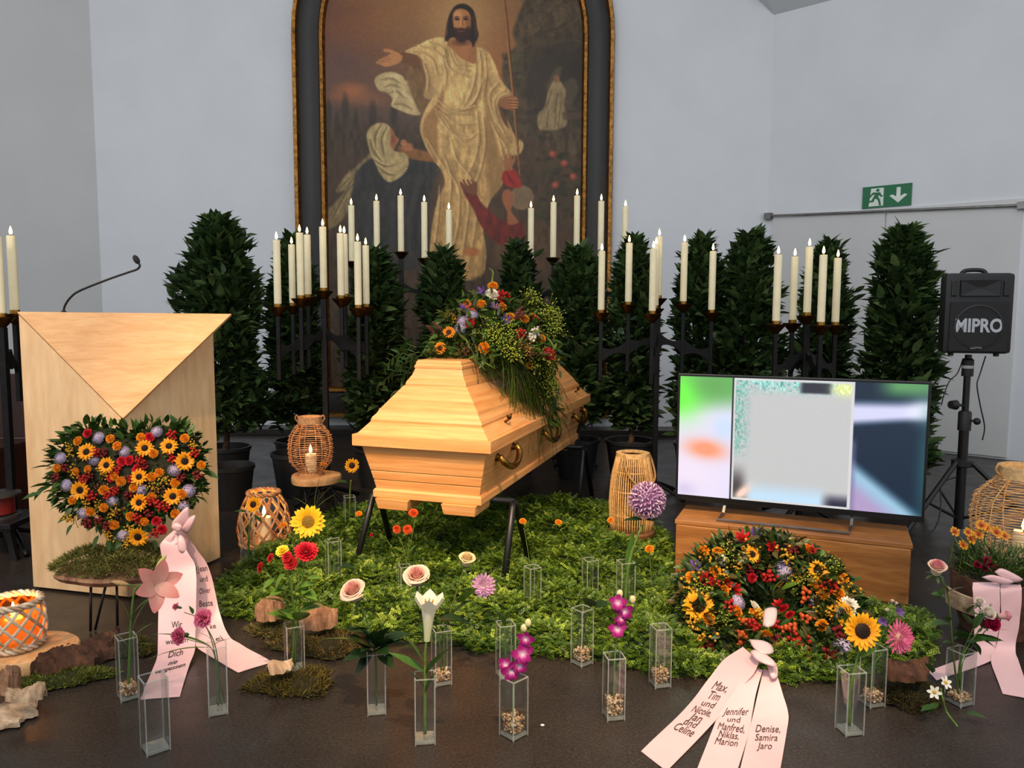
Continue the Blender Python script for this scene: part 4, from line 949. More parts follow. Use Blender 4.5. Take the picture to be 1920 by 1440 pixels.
def berries(c, n, seed, r0=.26, spread=.75, zr=.5):
    a = MB(); rr = random.Random(seed)
    for k in range(n):
        x, y = rr.gauss(0, .4)*spread, rr.gauss(0, .4)*spread; z = rr.uniform(0, zr)
        r = r0*rr.uniform(.8, 1.15); a.ball((x, y, z), r, 8, 5, col=jit(c, .25)); a.tube([(x*.3, y*.3, -.4), (x, y, z)], .03, 4, cap=False, col=lin((90, 96, 44)))
    return a
head('red_berries')(lambda: [('berry_cluster', berries((186, 36, 30), 14, 1, .2), 'petal')])
head('orange_berries')(lambda: [('berry_cluster', berries((206, 92, 40), 13, 2, .19), 'petal')])
head('dark_berries')(lambda: [('berry_cluster', berries((112, 22, 26), 13, 3, .2), 'petal')])
head('yellow_filler')(lambda: [('berry_cluster', berries((214, 166, 50), 34, 4, .105, 1.0, .4), 'petal')])
head('brown_filler')(lambda: [('seed_cluster', berries((110, 72, 50), 40, 5, .09, 1.0, .5), 'petal')])
head('lime_filler')(lambda: [('flower_cluster', berries((184, 200, 66), 90, 6, .06, 1.25, .8), 'petal')])
head('white_berries')(lambda: [('berry_cluster', berries((232, 226, 206), 18, 7, .17, .8), 'petal')])
@head('purple_star')
def _():
    a = MB(); rr = random.Random(3); ring(a, 6, .9, .32, 30, .05, 0, (92, 60, 130), (130, 92, 176), .1, .2, point=1, rnd=rr); return [('bloom', a, 'petal')]
@head('red_star')
def _():
    a = MB(); rr = random.Random(3); ring(a, 7, .95, .34, 35, .05, 0, (160, 16, 20), (214, 40, 40), .1, .1, point=1, rnd=rr); ring(a, 5, .6, .3, 62, .05, .1, (170, 20, 20), (206, 40, 36), .1, .1, point=1, rnd=rr); return [('bloom', a, 'petal')]
@head('astilbe')
def _():
    a = MB(); rr = random.Random(6)
    for k in range(60):
        t = k/60; r = .35*(1-t)+.03; an = k*2.4; a.ball((r*math.cos(an), r*math.sin(an), -.6+2.2*t), .07, 5, 3, col=jit((150, 72, 78), .25))
    a.tube([(0, 0, -.8), (0, 0, 1.6)], .03, 4, col=lin((110, 70, 60))); return [('plume', a, 'petal')]
@head('coreopsis')
def _():
    a = MB(); rr = random.Random(1); ring(a, 9, .75, .42, 12, .15, 0, (170, 40, 14), (246, 178, 30), .1, -.05, 0, .1, 4, .7, .1, .12, rnd=rr)
    b_ = MB(); dome(b_, .24, .16, (120, 20, 16), (190, 60, 24), 12, 3); return [('petals', a, 'petal'), ('disc', b_, 'petal')]

def bloom(kind, parent, pos, dirn, size, name=None, roll=None):
    """a flower head as part of `parent` (local position), its pieces one level below when it has several"""
    M = T4(pos, frame_z(dirn, random.uniform(0, 6.28) if roll is None else roll), size)
    ps = HEADS[kind]; o = put(name or kind, ps[0][1], parent, M=M)
    for pn, me in ps[1:]: put(pn, me, o)
    return o
def petal_head(parent, pos, dirn, size, petals, extra=None, name='flower_head', core=None):
    """a large bloom with every petal an object of its own: petals = [(mesh, azimuth, elevation, scale, r0, petal name)]"""
    Mh = T4(pos, frame_z(dirn, 0), size)
    if core is None: h = bpy.data.objects.new(name, None); COL.objects.link(h); h.parent = parent; h.empty_display_size = .02
    else: h = put(name, core, parent)
    h.matrix_local = Mh
    for me, az, el, s, r0, pn in petals:
        put(pn, me, h, M=T4((r0*math.cos(az), r0*math.sin(az), 0), rotm('Z', az) @ rotm('Y', -el), s))
    return h

# ------------------------------------------------------------------ leaf meshes
def leaf_mesh(name, L, W, c0, c1, fold=.12, droop=.2, n=5, peak=.42):
    V, F = leaf_tpl(L, W, fold, droop, n, peak); t = V[:, 0]/L
    return one_mesh(name, V, F, grad(np.clip(t, 0, 1), c0, c1), 'leaf')
LEAF = {'rose': leaf_mesh('rose_leaf', 1, .55, (52, 84, 34), (62, 98, 40)), 'long': leaf_mesh('long_leaf', 1, .16, (72, 112, 42), (84, 126, 50), .1, .25, 6),
        'broad': leaf_mesh('broad_leaf', 1, .62, (88, 124, 44), (104, 144, 54), .1, .25), 'dark': leaf_mesh('dark_leaf', 1, .5, (30, 54, 24), (40, 66, 30)),
        'laurel': leaf_mesh('laurel_leaf', 1, .36, (62, 88, 46), (84, 110, 60), .14, .12), 'blade': leaf_mesh('grass_blade', 1, .05, (86, 120, 44), (110, 140, 60), .1, .35, 8)}
def leaf(kind, parent, pos, dirn, L, roll=0, w=1.0, name='leaf'):
    return put(name, LEAF[kind], parent, M=T4(pos, frame_x(dirn, roll=roll), (L, L*w, L)))
def leaf_stuff(name, N, sampler, L, W, cols, parent, fold=.14, droop=.12, n=4, lv=.25, org=None):
    """sampler -> positions (N,3), directions (N,3)"""
    V, F = leaf_tpl(1, W/L, fold, droop, n); O, D = sampler(N)
    S = L*(1+RNG.uniform(-lv, lv, N)); R = rframes(D, RNG.uniform(-.9, .9, N))
    C = np.array([lin(c) for c in cols])[RNG.integers(0, len(cols), N)]*RNG.uniform(.8, 1.25, (N, 1))
    me = fast_mesh(name, V, F, R, O, S, C, 'leaf'); o = put(name, me, parent); o['kind'] = 'stuff'; return o

# ------------------------------------------------------------------ iron candelabra and their candles
ORD = ['first', 'second', 'third', 'fourth', 'fifth', 'sixth', 'seventh', 'eighth', 'ninth']
CANDLE = {}
def candle_meshes():
    h, r = .400, .0225
    a = MB(); a.lathe([(r, 0), (r*1.0, .02), (r*.985, h-.006), (r*.93, h), (r*.6, h-.004), (.002, h-.006)], 20); CANDLE['wax'] = a.mesh('candle_wax', 40, mat='wax')
    b_ = MB(); b_.tube([(0, 0, h-.008), (.001, 0, h+.012)], .0022, 6); CANDLE['wick'] = b_.mesh('candle_wick', mat='wick')
    c = MB(); c.lathe([(.001, h+.006), (.0065, h+.012), (.0085, h+.020), (.006, h+.034), (.001, h+.050)], 10); CANDLE['flame'] = c.mesh('candle_flame', True, mat='flame')
    p = MB(); p.lathe([(.012, -.060), (.020, -.050), (.058, -.006), (.060, .0), (.055, -.001), (.022, -.034), (.0, -.036)], 24); CANDLE['plate'] = p.mesh('drip_dish', 40, mat='dark_brass')
    s = MB(); s.lathe([(.021, -.036), (.0235, -.02), (.0235, .016), (.021, .016), (.02, -.03)], 18); CANDLE['socket'] = s.mesh('candle_socket', 40, mat='brass')
candle_meshes()
def candelabrum(where, base, spots, cs=1.0):
    """spots: [(px of candle foot, py of candle foot, depth, role)] role 0 centre, 1 inner, 2 outer; arms pair them through the centre"""
    root = thing('candelabrum', f'black iron candelabrum with dish-shaped candle holders {where}', 'candelabrum', base)
    pos = [P(x, y, Y) for x, y, Y, _ in spots]; ctr = [p for p, s in zip(pos, spots) if s[3] == 0][0]
    order = sorted(range(len(spots)), key=lambda i: spots[i][0]); zb = min(p.z for p in pos)-.30
    for p, s in zip(pos, spots):
        l = p-base
        d = put('drip_dish', CANDLE['plate'], root, l-Vector((0, 0, .012)))
        put('socket', CANDLE['socket'], root, l-Vector((0, 0, .008)))
        mb = MB(); bot = 0.0 if s[3] == 0 else (zb-base.z-(.16 if s[3] == 2 else .10)); sz = .034 if s[3] == 0 else .024
        mb.box((l.x, l.y, (l.z-.065+bot)/2), (sz, sz, l.z-.065-bot)); mb.build('post', 'black_iron', root, bevel=.002)
    # curved flat arms from each outer post over the inner one to the centre
    for p, s in zip(pos, spots):
        if s[3] != 2: continue
        l, c = p-base, ctr-base; dv = Vector((c.x-l.x, c.y-l.y, 0)); N = 24; mb = MB(); V = []; nn = Vector((-dv.y, dv.x, 0)).normalized()*.007
        for k in range(N+1):
            t = k/N; q = Vector((l.x, l.y, 0))+dv*t; h = zb-base.z+.02+.11*t; sc_ = abs(math.sin(math.pi*t*2))
            lo, hi = h-.05+.035*sc_-.01, h+.045-.035*sc_
            for e in (-1, 1):
                V += [tuple(q+nn*e+Vector((0, 0, lo))), tuple(q+nn*e+Vector((0, 0, hi)))]
        F = []
        for k in range(N):
            a = k*4; F += [(a, a+4, a+5, a+1), (a+3, a+7, a+6, a+2), (a+1, a+5, a+7, a+3), (a+2, a+6, a+4, a)]
        F += [(0, 1, 3, 2), (N*4+2, N*4+3, N*4+1, N*4)]
        mb.add(V, F); mb.build('arm', 'black_iron', root)
    for k in range(4):
        a = math.pi/4+k*math.pi/2; c = ctr-base; mb = MB(); mb.tube(catmull([(c.x, c.y, .10), (c.x+.1*math.cos(a), c.y+.1*math.sin(a), .07), (c.x+.24*math.cos(a), c.y+.24*math.sin(a), .015)], 4), .014, 6); mb.build('foot', 'black_iron', root, True)
    many = len(spots)
    for n, i in enumerate(order):
        p = pos[i]
        if many > 2: lb = f'cream candle, {ORD[n]} from left on candelabrum {where}'
        else: lb = f'cream candle {["cut by the picture edge", "standing next to the lectern"][n]} on the candelabrum {where}'
        c = thing('candle', lb, 'candle', p+Vector((0, 0, -.006)), f'candles on the candelabrum {where}', rotz=random.uniform(0, 6)); c.scale = (cs, cs, cs)
        put('wax', CANDLE['wax'], c); put('wick', CANDLE['wick'], c); put('flame', CANDLE['flame'], c)
    return root
def base_of(px, Y): p = P(px, 600, Y); return Vector((p.x, Y, 0))
candelabrum('beside the painting frame', base_of(606, 5.0), [(521, 572, 4.78, 2), (549, 570, 5.22, 2), (564, 556, 4.88, 1), (578, 554, 5.12, 1), (607, 542, 5.0, 0), (640, 556, 4.92, 1), (647, 553, 5.10, 1), (672, 574, 4.82, 2), (687, 572, 5.2, 2)])
candelabrum('before the blue painted robe', base_of(752, 6.12), [(660, 488, 6.12, 2), (707, 480, 6.12, 1), (752, 470, 6.12, 0), (796, 482, 6.12, 1), (842, 496, 6.12, 2)], 1.07)
candelabrum('before the red painted figure', base_of(1081, 6.3), [(995, 492, 6.3, 2), (1037, 481, 6.3, 1), (1081, 469, 6.3, 0), (1126, 479, 6.3, 1), (1171, 490, 6.3, 2)], 1.09)
candelabrum('right of the coffin', base_of(1233, 5.18), [(1127, 583, 5.18, 2), (1178, 568, 5.18, 1), (1223, 585, 4.92, 2), (1228, 575, 5.05, 1), (1234, 556, 5.18, 0), (1281, 567, 5.18, 1), (1334, 583, 5.18, 2)])
candelabrum('behind the television', base_of(1514, 4.65), [(1455, 604, 4.6, 2), (1486, 602, 4.8, 2), (1513, 588, 4.65, 0), (1539, 606, 4.52, 2), (1566, 606, 4.74, 2)])
candelabrum('behind the lectern', base_of(14, 4.05), [(3, 590, 3.98, 0), (28, 584, 4.1, 2)])

# ------------------------------------------------------------------ potted laurel columns
def laurel(where, px, top, Y, half_px, bare_px, pot_w=.36, pot_h=.30, N=1500, n_single=40, seed=0):
    b_ = base_of(px, Y); H = P(px, top, Y).z; zb = P(px, bare_px, Y).z; R0 = PX(half_px, Y); rr = np.random.default_rng(seed+50)
    root = thing('potted_laurel', f'dark green laurel column in a black pot, {where}', 'potted tree', b_)
    mb = MB(); pw = pot_w/2
    mb.lathe([(pw*.74, 0), (pw*.95, pot_h*.92), (pw, pot_h*.92), (pw, pot_h), (pw*.92, pot_h), (pw*.9, pot_h-.03), (pw*.7, .03), (0, .03)], 28); mb.build('pot', 'pot_black', root, 40)
    mb = MB(); mb.lathe([(pw*.89, pot_h-.045), (.05, pot_h-.025), (0, pot_h-.025)], 20); mb.build('soil', 'soil', root)
    mb = MB(); mb.tube(catmull([(0, 0, pot_h-.05), (.01, .01, zb), (-.01, 0, (zb+H)/2), (0, 0, H-.12)], 5), [.024-.0008*i for i in range(16)], 8); mb.build('trunk', 'trunk_bark', root, True)
    lump = rr.uniform(.62, 1.22, (9, 8))
    def rad(t, a):
        base = np.interp(t, [0, .06, .2, .45, .7, .88, 1], [.75, .95, 1, .96, .86, .62, .16])
        i = np.clip((t*8).astype(int), 0, 8); j = ((a/6.2832*8).astype(int)) % 8
        return R0*base*lump[i, j]
    def sample(n, shell=.35):
        t = rr.uniform(0, 1, n)**.95; a = rr.uniform(0, 6.2832, n); f = rr.uniform(shell, 1.0, n)**.5; r = rad(t, a)*f
        O = np.stack([r*np.cos(a), r*np.sin(a), zb+(H-.06-zb)*t+rr.normal(0, .02, n)], 1)
        D = np.stack([np.cos(a+rr.normal(0, .7, n)), np.sin(a+rr.normal(0, .7, n)), rr.uniform(-.35, 1.2, n)+t*.5], 1)
        return O-D/np.linalg.norm(D, axis=1, keepdims=True)*.045, D
    leaf_stuff('foliage', N, sample, .118, .044, [(52, 74, 40), (62, 88, 46), (78, 104, 56), (44, 64, 34), (98, 120, 70)], root)
    O, D = sample(n_single, .9); O = O+D/np.linalg.norm(D, axis=1, keepdims=True)*rr.uniform(0, .05, (n_single, 1))
    for o_, d_ in zip(O, D):
        leaf('laurel', root, tuple(o_+.02*d_), d_, .105*random.uniform(.85, 1.15), random.uniform(-.8, .8))
    return root
laurel('tallest one, right behind the lectern', 415, 398, 5.45, 80, 800, .36, .29, 3910, 70, 1)
laurel('behind the candelabrum beside the painting frame', 552, 438, 5.80, 50, 790, .34, .28, 2720, 40, 2)
laurel('before the kneeling blue painted figure', 704, 458, 5.50, 52, 800, .34, .28, 2720, 40, 3)
laurel('before the painted white robe', 832, 462, 5.62, 48, 800, .34, .28, 2720, 40, 4)
laurel('directly above the coffin flowers', 970, 450, 5.95, 44, 790, .34, .28, 2465, 40, 5)
laurel('between coffin flowers and painting frame', 1084, 455, 5.80, 54, 790, .36, .30, 2805, 40, 6)
laurel('at the right edge of the painting frame', 1186, 441, 5.75, 44, 800, .38, .30, 2550, 40, 7)
laurel('left one of the pair above the television', 1312, 440, 5.75, 46, 810, .34, .28, 2380, 40, 8)
laurel('right one of the pair above the television', 1402, 428, 5.6, 58, 810, .34, .28, 3060, 50, 9)
laurel('behind the candles before the closed door', 1548, 446, 5.35, 48, 820, .34, .28, 2550, 40, 10)
laurel('next to the loudspeaker', 1688, 418, 5.0, 62, 880, .34, .26, 3570, 70, 11)
mb = MB(); pw = .15; mb.lathe([(pw*.74, 0), (pw*.95, .25), (pw, .25), (pw, .275), (pw*.92, .275), (pw*.7, .03), (0, .03)], 28)
o = mb.build('plant_pot', 'pot_black', None, 40, loc=base_of(424, 4.85)); tag(o, 'empty black plant pot beside the edge of the lectern', 'pot')
mb = MB(); pw = .17; mb.lathe([(pw*.74, 0), (pw*.95, .27), (pw, .27), (pw, .295), (pw*.92, .295), (pw*.7, .03), (0, .03)], 28)
o = mb.build('plant_pot', 'pot_black', None, 40, loc=base_of(542, 5.1)+Vector((0, .1, 0))); tag(o, 'black plant pot behind the round wicker lantern', 'pot')
# ------------------------------------------------------------------ bed of cut greenery under the coffin
def in_poly(x, y, poly):
    ins = np.zeros(x.shape, bool); n = len(poly)
    for k in range(n):
        (xa, ya), (xb, yb) = poly[k-1], poly[k]
        ins ^= ((ya > y) != (yb > y)) & (x < (xb-xa)*(y-ya)/((yb-ya) if abs(yb-ya) > 1e-9 else 1e-9)+xa)
    return ins
BEDPX = [(396, 1105), (412, 1158), (560, 1172), (700, 1196), (850, 1218), (1000, 1232), (1100, 1242), (1250, 1270), (1400, 1284), (1560, 1282), (1690, 1262), (1758, 1222), (1750, 1170), (1712, 1146), (1700, 1150), (1262, 1092), (1258, 1010), (1150, 952), (1000, 938), (760, 938), (640, 955), (560, 1000), (450, 1062)]
BED = [tuple(G(x, y).xy) for x, y in BEDPX]
def edge_dist(x, y):
    d = np.full(x.shape, 9.)
    for k in range(len(BED)):
        (xa, ya), (xb, yb) = BED[k-1], BED[k]; t = np.clip(((x-xa)*(xb-xa)+(y-ya)*(yb-ya))/((xb-xa)**2+(yb-ya)**2), 0, 1)
        d = np.minimum(d, np.hypot(x-xa-t*(xb-xa), y-ya-t*(yb-ya)))
    return d
def bed_h(x, y):
    return np.clip(edge_dist(x, y)/.16, 0, 1)**.6*(.045+.03*np.sin(x*7.3+1)*np.sin(y*6.1)+.022*np.sin(x*17+y*11)+.015*np.sin(y*23-x*9))
def green_bed():
    bx = [p[0] for p in BED]; by = [p[1] for p in BED]
    N = 120000; x = RNG.uniform(min(bx), max(bx), N); y = RNG.uniform(min(by), max(by), N); k = in_poly(x, y, BED); x, y = x[k], y[k]
    k = np.arange(min(len(x), 44000)); x, y = x[k], y[k]; n = len(x)
    # one sprig: a thin stem with pairs of tiny leaves
    V = []; F = []
    rr = random.Random(3)
    for i in range(6):
        t = .15+.85*i/5; z = -.10*t*t+.0
        for s in (-1, 1):
            b0 = len(V); a = math.radians(55+rr.uniform(-15, 15))*s; L = .24*(1-.35*t); c, sn = math.cos(a), math.sin(a); w = .075; up = rr.uniform(-.02, .10)
            V += [(t, 0, z), (t+L*.5*c-w*sn, L*.5*sn+w*c, z+up*.7), (t+L*c, L*sn, z+up), (t+L*.5*c+w*sn, L*.5*sn-w*c, z+up*.7)]
            F += [(b0, b0+1, b0+2), (b0, b0+2, b0+3)]
    b0 = len(V); V += [(0, -.012, 0), (0, .012, 0), (1, 0, -.10)]; F += [(b0, b0+1, b0+2)]
    a = RNG.uniform(0, 6.2832, n); D = np.stack([np.cos(a), np.sin(a), RNG.uniform(-.05, .75, n)], 1)
    z = bed_h(x, y)+RNG.uniform(-.012, .012, n); O = np.stack([x, y, np.maximum(z, .006)], 1)
    S = RNG.uniform(.026, .050, n); R = rframes(D, RNG.uniform(-.7, .7, n))
    pal = np.array([lin(c) for c in [(84, 114, 30), (108, 140, 36), (132, 160, 44), (156, 180, 58), (70, 102, 30)]])
    patch = np.clip(.5+.5*np.sin(x*5+y*3)+RNG.normal(0, .5, n), 0, .999); C = pal[(patch*5).astype(int)]*RNG.uniform(.85, 1.15, (n, 1))
    me = fast_mesh('greenery', V, F, R, O, S, C, 'leaf'); return me
bed = thing('greenery_bed', 'bed of bright green cut foliage spread beneath the coffin and wreath', 'foliage', (0, 0, 0)); bed['kind'] = 'stuff'
o = put('greenery', green_bed(), bed); o['kind'] = 'stuff'
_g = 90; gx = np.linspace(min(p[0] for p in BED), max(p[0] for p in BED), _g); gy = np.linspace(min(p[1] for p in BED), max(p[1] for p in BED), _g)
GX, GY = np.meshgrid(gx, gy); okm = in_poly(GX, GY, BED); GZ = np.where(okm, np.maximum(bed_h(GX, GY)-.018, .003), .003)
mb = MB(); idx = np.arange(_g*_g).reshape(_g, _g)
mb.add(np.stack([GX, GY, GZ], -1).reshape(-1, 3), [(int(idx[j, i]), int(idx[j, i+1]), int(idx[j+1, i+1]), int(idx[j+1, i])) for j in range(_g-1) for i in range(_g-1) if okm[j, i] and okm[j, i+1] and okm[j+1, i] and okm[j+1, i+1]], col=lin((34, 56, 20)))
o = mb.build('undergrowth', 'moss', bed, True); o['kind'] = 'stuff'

# ------------------------------------------------------------------ moss, bark and driftwood
def moss_pad(name, label, cx, cy, rx, ry, h, z=0.0, n=2600, cols=((98, 104, 38), (120, 118, 46), (76, 84, 30), (134, 112, 50)), ang=0, seed=0, parent=None):
    rr = np.random.default_rng(seed+9); ca, sa_ = math.cos(ang), math.sin(ang)
    a = rr.uniform(0, 6.28, n); f = np.sqrt(rr.uniform(0, 1, n)); wob = 1+.16*np.sin(a*3+seed)+.1*np.sin(a*7+seed*2)
    lx, ly = rx*f*wob*np.cos(a), ry*f*wob*np.sin(a); hz = h*np.sqrt(np.clip(1-(f*.96)**2, 0, 1))*(.8+.25*np.sin(lx*40)*np.sin(ly*37))
    x = lx*ca-ly*sa_; y = lx*sa_+ly*ca
    root = parent or thing(name, label, 'moss', (cx, cy, z))
    D = np.stack([x/max(rx, ry)*.6+rr.normal(0, .5, n), y/max(rx, ry)*.6+rr.normal(0, .5, n), rr.uniform(.05, 1, n)], 1)
    V = [(0, -.09, 0), (.5, -.05, .05), (.5, .05, .05), (0, .09, 0), (1, 0, -.05)]; F = [(0, 1, 2), (0, 2, 3), (1, 4, 2)]
    C = np.array([lin(c) for c in cols])[rr.integers(0, len(cols), n)]*rr.uniform(.75, 1.2, (n, 1))
    me = fast_mesh('moss_fronds', V, F, rframes(D, rr.uniform(-1, 1, n)), np.stack([x, y, np.maximum(hz-.004, 0)], 1), rr.uniform(.014, .030, n), C, 'moss')
    o = put('moss_fronds', me, root); o['kind'] = 'stuff'
    mb = MB(); m = 24; prof = [1.0, .92, .7, .4, .05]; V = []
    for p in prof:
        for k in range(m):
            aa = 2*math.pi*k/m; wb = 1+.16*math.sin(aa*3+seed)+.1*math.sin(aa*7+seed*2); lx_, ly_ = rx*p*wb*math.cos(aa)*.95, ry*p*wb*math.sin(aa)*.95
            V.append((lx_*ca-ly_*sa_, lx_*sa_+ly_*ca, h*.9*math.sqrt(max(0, 1-(p*.99)**2))))
    F = [(i*m+k, i*m+(k+1) % m, (i+1)*m+(k+1) % m, (i+1)*m+k) for i in range(4) for k in range(m)]
    mb.add(V, F, col=lin(tuple(v*.6 for v in cols[2]))); o = mb.build('moss_pad', 'moss', root, True)
    return root
def bark(name, label, p0, p1, width, thick, m, seed=0, z=0.0, arch=.3, cat='bark', lift=0.0):
    """a curved slab of bark or driftwood between two floor points"""
    p0, p1 = Vector(p0), Vector(p1); d = p1-p0; L = d.length; rr = random.Random(seed); nx, ny = 26, 14; V = []
    for side in (0, 1):
        for i in range(nx+1):
            t = i/nx; wv = width/2*(math.sin(math.pi*(.05+.90*t))**.7)*(1+.14*math.sin(t*17+seed)+.1*rr.uniform(-1, 1))
            for j in range(ny+1):
                s = j/ny*2-1; zz = arch*width*(1-s*s)*(.7+.3*math.sin(t*5+seed))+lift*t
                ridge = .16*thick*math.sin(s*21+math.sin(t*9+seed)*2)+.16*thick*rr.uniform(-1, 1)+.18*thick*math.sin(s*9+t*5+seed)
                V.append((t*L+.03*L*math.sin(s*5+seed)*(1 if i in (0, nx) else .3), s*wv, z+zz+(thick+ridge if side else .002)))
    W = ny+1; B = (nx+1)*W; F = []
    for i in range(nx):
        for j in range(ny): q = i*W+j; F += [(q+B, q+B+W, q+B+W+1, q+B+1), (q+1, q+W+1, q+W, q)]
    for i in range(nx): q = i*W; F += [(q, q+W, q+W+B, q+B), (q+ny+B, q+ny+W+B, q+ny+W, q+ny)]
    for j in range(ny): F += [(j+1, j, j+B, j+1+B), (nx*W+j, nx*W+j+1, nx*W+j+1+B, nx*W+j+B)]
    mb = MB(); mb.add(V, F); o = mb.build(name, m, None, 50, loc=p0); o.rotation_euler = (0, 0, math.atan2(d.y, d.x)); tag(o, label, cat); return o
g = G(120, 1278); moss_pad('moss_cushion', 'green moss cushion on the floor beside the birch bark, lower left', g.x-.03, g.y, .17, .075, .035, cols=((112, 124, 40), (132, 140, 52), (88, 100, 34), (120, 120, 50)), ang=.2, seed=1)
g = G(15, 1262); moss_pad('moss_cushion', 'green moss pad below the wood slice stool at the left edge', g.x, g.y, .14, .06, .025, cols=((92, 112, 40), (110, 126, 48), (76, 90, 34), (100, 110, 50)), seed=2)
g = G(235, 1245); moss_pad('moss_cushion', 'olive moss pad behind the lily vase', g.x-.05, g.y+.1, .10, .07, .04, cols=((92, 88, 30), (110, 100, 36), (70, 70, 26), (96, 88, 40)), seed=3)
g = G(545, 1292); moss_pad('moss_cushion', 'olive moss mound with a curl of bark under the red zinnia vase', g.x, g.y+.03, .135, .10, .035, cols=((92, 82, 24), (112, 98, 34), (74, 68, 22), (100, 86, 30)), seed=4)
g = G(602, 1215); moss_pad('moss_cushion', 'brownish moss under the driftwood at the bed edge', g.x, g.y, .17, .10, .05, cols=((104, 88, 40), (128, 104, 54), (84, 76, 34), (110, 96, 44)), seed=5)
g = G(512, 1185); moss_pad('moss_cushion', 'pale moss clump under the round driftwood piece', g.x, g.y, .09, .06, .03, cols=((112, 104, 56), (136, 118, 70), (90, 88, 44), (104, 100, 50)), seed=6)
g = G(1700, 1308); moss_pad('moss_cushion', 'dark olive moss clump between the two sunflower vases and the daisies', g.x, g.y, .12, .09, .045, cols=((72, 62, 22), (92, 78, 28), (56, 52, 20), (84, 70, 30)), seed=7)
bark('bark_slab', 'large dark brown slab of tree bark beside the wood slice stool', G(70, 1282), G(222, 1212), .17, .03, 'bark_brown', 1, .006, .32)
bark('birch_bark', 'pale striped bark strip in the lower left corner', G(-40, 1378), G(62, 1322), .15, .014, 'bark_pale', 2, .004, .12)
bark('birch_bark', 'rolled pale bark piece lying on the striped bark strip', G(15, 1335, .03), G(86, 1330, .03), .05, .016, 'bark_pale', 3, .035, .7)
bark('driftwood', 'knobbly grey driftwood piece at the left edge above the bark', G(-30, 1322, .03), G(40, 1305, .03), .08, .03, 'drift_wood', 4, .03, .5)
bark('driftwood', 'round reddish driftwood chunk at the front edge of the bed', G(480, 1178, .03), G(532, 1168, .03), .085, .04, 'drift_wood', 5, .03, .5)
bark('driftwood', 'reddish driftwood slab right of the red zinnia vase', G(560, 1195, .03), G(632, 1190, .03), .11, .03, 'drift_wood', 6, .04, .5)
bark('bark_curl', 'small pale curl of bark on the moss mound', G(503, 1285, .03), G(548, 1268, .03), .06, .008, 'bark_pale', 7, .035, .6)
bark('driftwood', 'brown driftwood piece on the dark moss by the sunflower vases', G(1660, 1300, .04), G(1736, 1288, .04), .085, .022, 'bark_brown', 8, .045, .5)

# ------------------------------------------------------------------ lanterns
RC = [(196, 140, 84), (176, 122, 72), (210, 158, 100)]
def pillar_candle(label, loc, r, h, glow=True):
    c = thing('pillar_candle', label, 'candle', loc)
    mb = MB(); mb.lathe([(r, 0), (r, h*.96), (r*.93, h), (r*.6, h-.006), (.002, h-.008)], 20); mb.build('wax', 'wax', c, 40)
    mb = MB(); mb.tube([(0, 0, h-.01), (0, .001, h+.012)], .0022, 6); mb.build('wick', 'wick', c)
    mb = MB(); mb.lathe([(.001, h+.006), (.008, h+.014), (.010, h+.024), (.007, h+.04), (.001, h+.058)], 10); mb.build('flame', 'flame', c, True)
    d = bpy.data.lights.new('candle_light', 'POINT'); d.energy = 1.1; d.color = (1, .58, .22); d.shadow_soft_size = .015
    l = bpy.data.objects.new('candle_light', d); COL.objects.link(l); l.parent = c; l.location = (0, 0, h+.06)
    return c
def wicker_lantern(label, loc, R, H, cols=RC, rows=26, ribs=16, clabel='', ch=.10, cr_=.032):
    t = thing('wicker_lantern', label, 'lantern', loc)
    prof = lambda u: R*float(np.interp(u, [0, .08, .22, .5, .75, .9, 1], [.52, .70, .94, 1.0, .93, .70, .52]))
    h0, h1 = .06*H, .88*H
    for nm, z0_, z1_ in (('base_ring', 0, h0), ('neck_ring', h1, H)):
        mb = MB(); r = R*.54; mb.lathe([(r, z0_), (r, z1_), (r*.9, z1_), (r*.9, z0_)], 28, closed=True, col=lin(cols[2])); mb.build(nm, 'rattan', t, 40)
    mb = MB(); mb.lathe([(R*.5, .004), (R*.5, .012), (0, .012)], 20, col=lin(cols[1])); mb.build('floor_plate', 'rattan', t)
    w = MB()
    for i in range(rows):
        u = (i+.5)/rows; r = prof(u); z = h0+(h1-h0)*u
        w.tube([((r+.0035*math.sin(k*ribs/2/36*2*math.pi+i*math.pi))*math.cos(2*math.pi*k/36), (r+.0035*math.sin(k*ribs/2/36*2*math.pi+i*math.pi))*math.sin(2*math.pi*k/36), z) for k in range(37)], (h1-h0)/rows*.17, 5, col=jit(cols[i % 3], .1))
    o = w.build('weave', 'rattan', t, True); o['kind'] = 'stuff'
    for k in range(ribs//2):
        a = 2*math.pi*k/(ribs//2); mb = MB(); mb.tube([(prof(u)*math.cos(a), prof(u)*math.sin(a), h0+(h1-h0)*u) for u in np.linspace(0, 1, 12)], .003, 5, col=lin(cols[0])); mb.build('rib', 'rattan', t, True)
    mb = MB(); mb.tube([(R*.55*math.cos(a)*1.02, R*.08*0+R*.55*math.sin(a)*.0, H*.93+R*.0+.0*a) for a in (0, .1)], .004, 5, col=lin(cols[1]))
    for s in (-1, 1):
        e = MB(); e.tube(catmull([(s*R*.54, 0, H*.90), (s*R*.66, 0, H*.96), (s*R*.60, 0, H*1.02), (s*R*.52, 0, H*.98)], 4), .005, 6, col=lin(cols[1])); e.build('handle_loop', 'rattan', t, True)
    pillar_candle(clabel, (loc[0], loc[1], loc[2]+.013), cr_, ch)
    return t
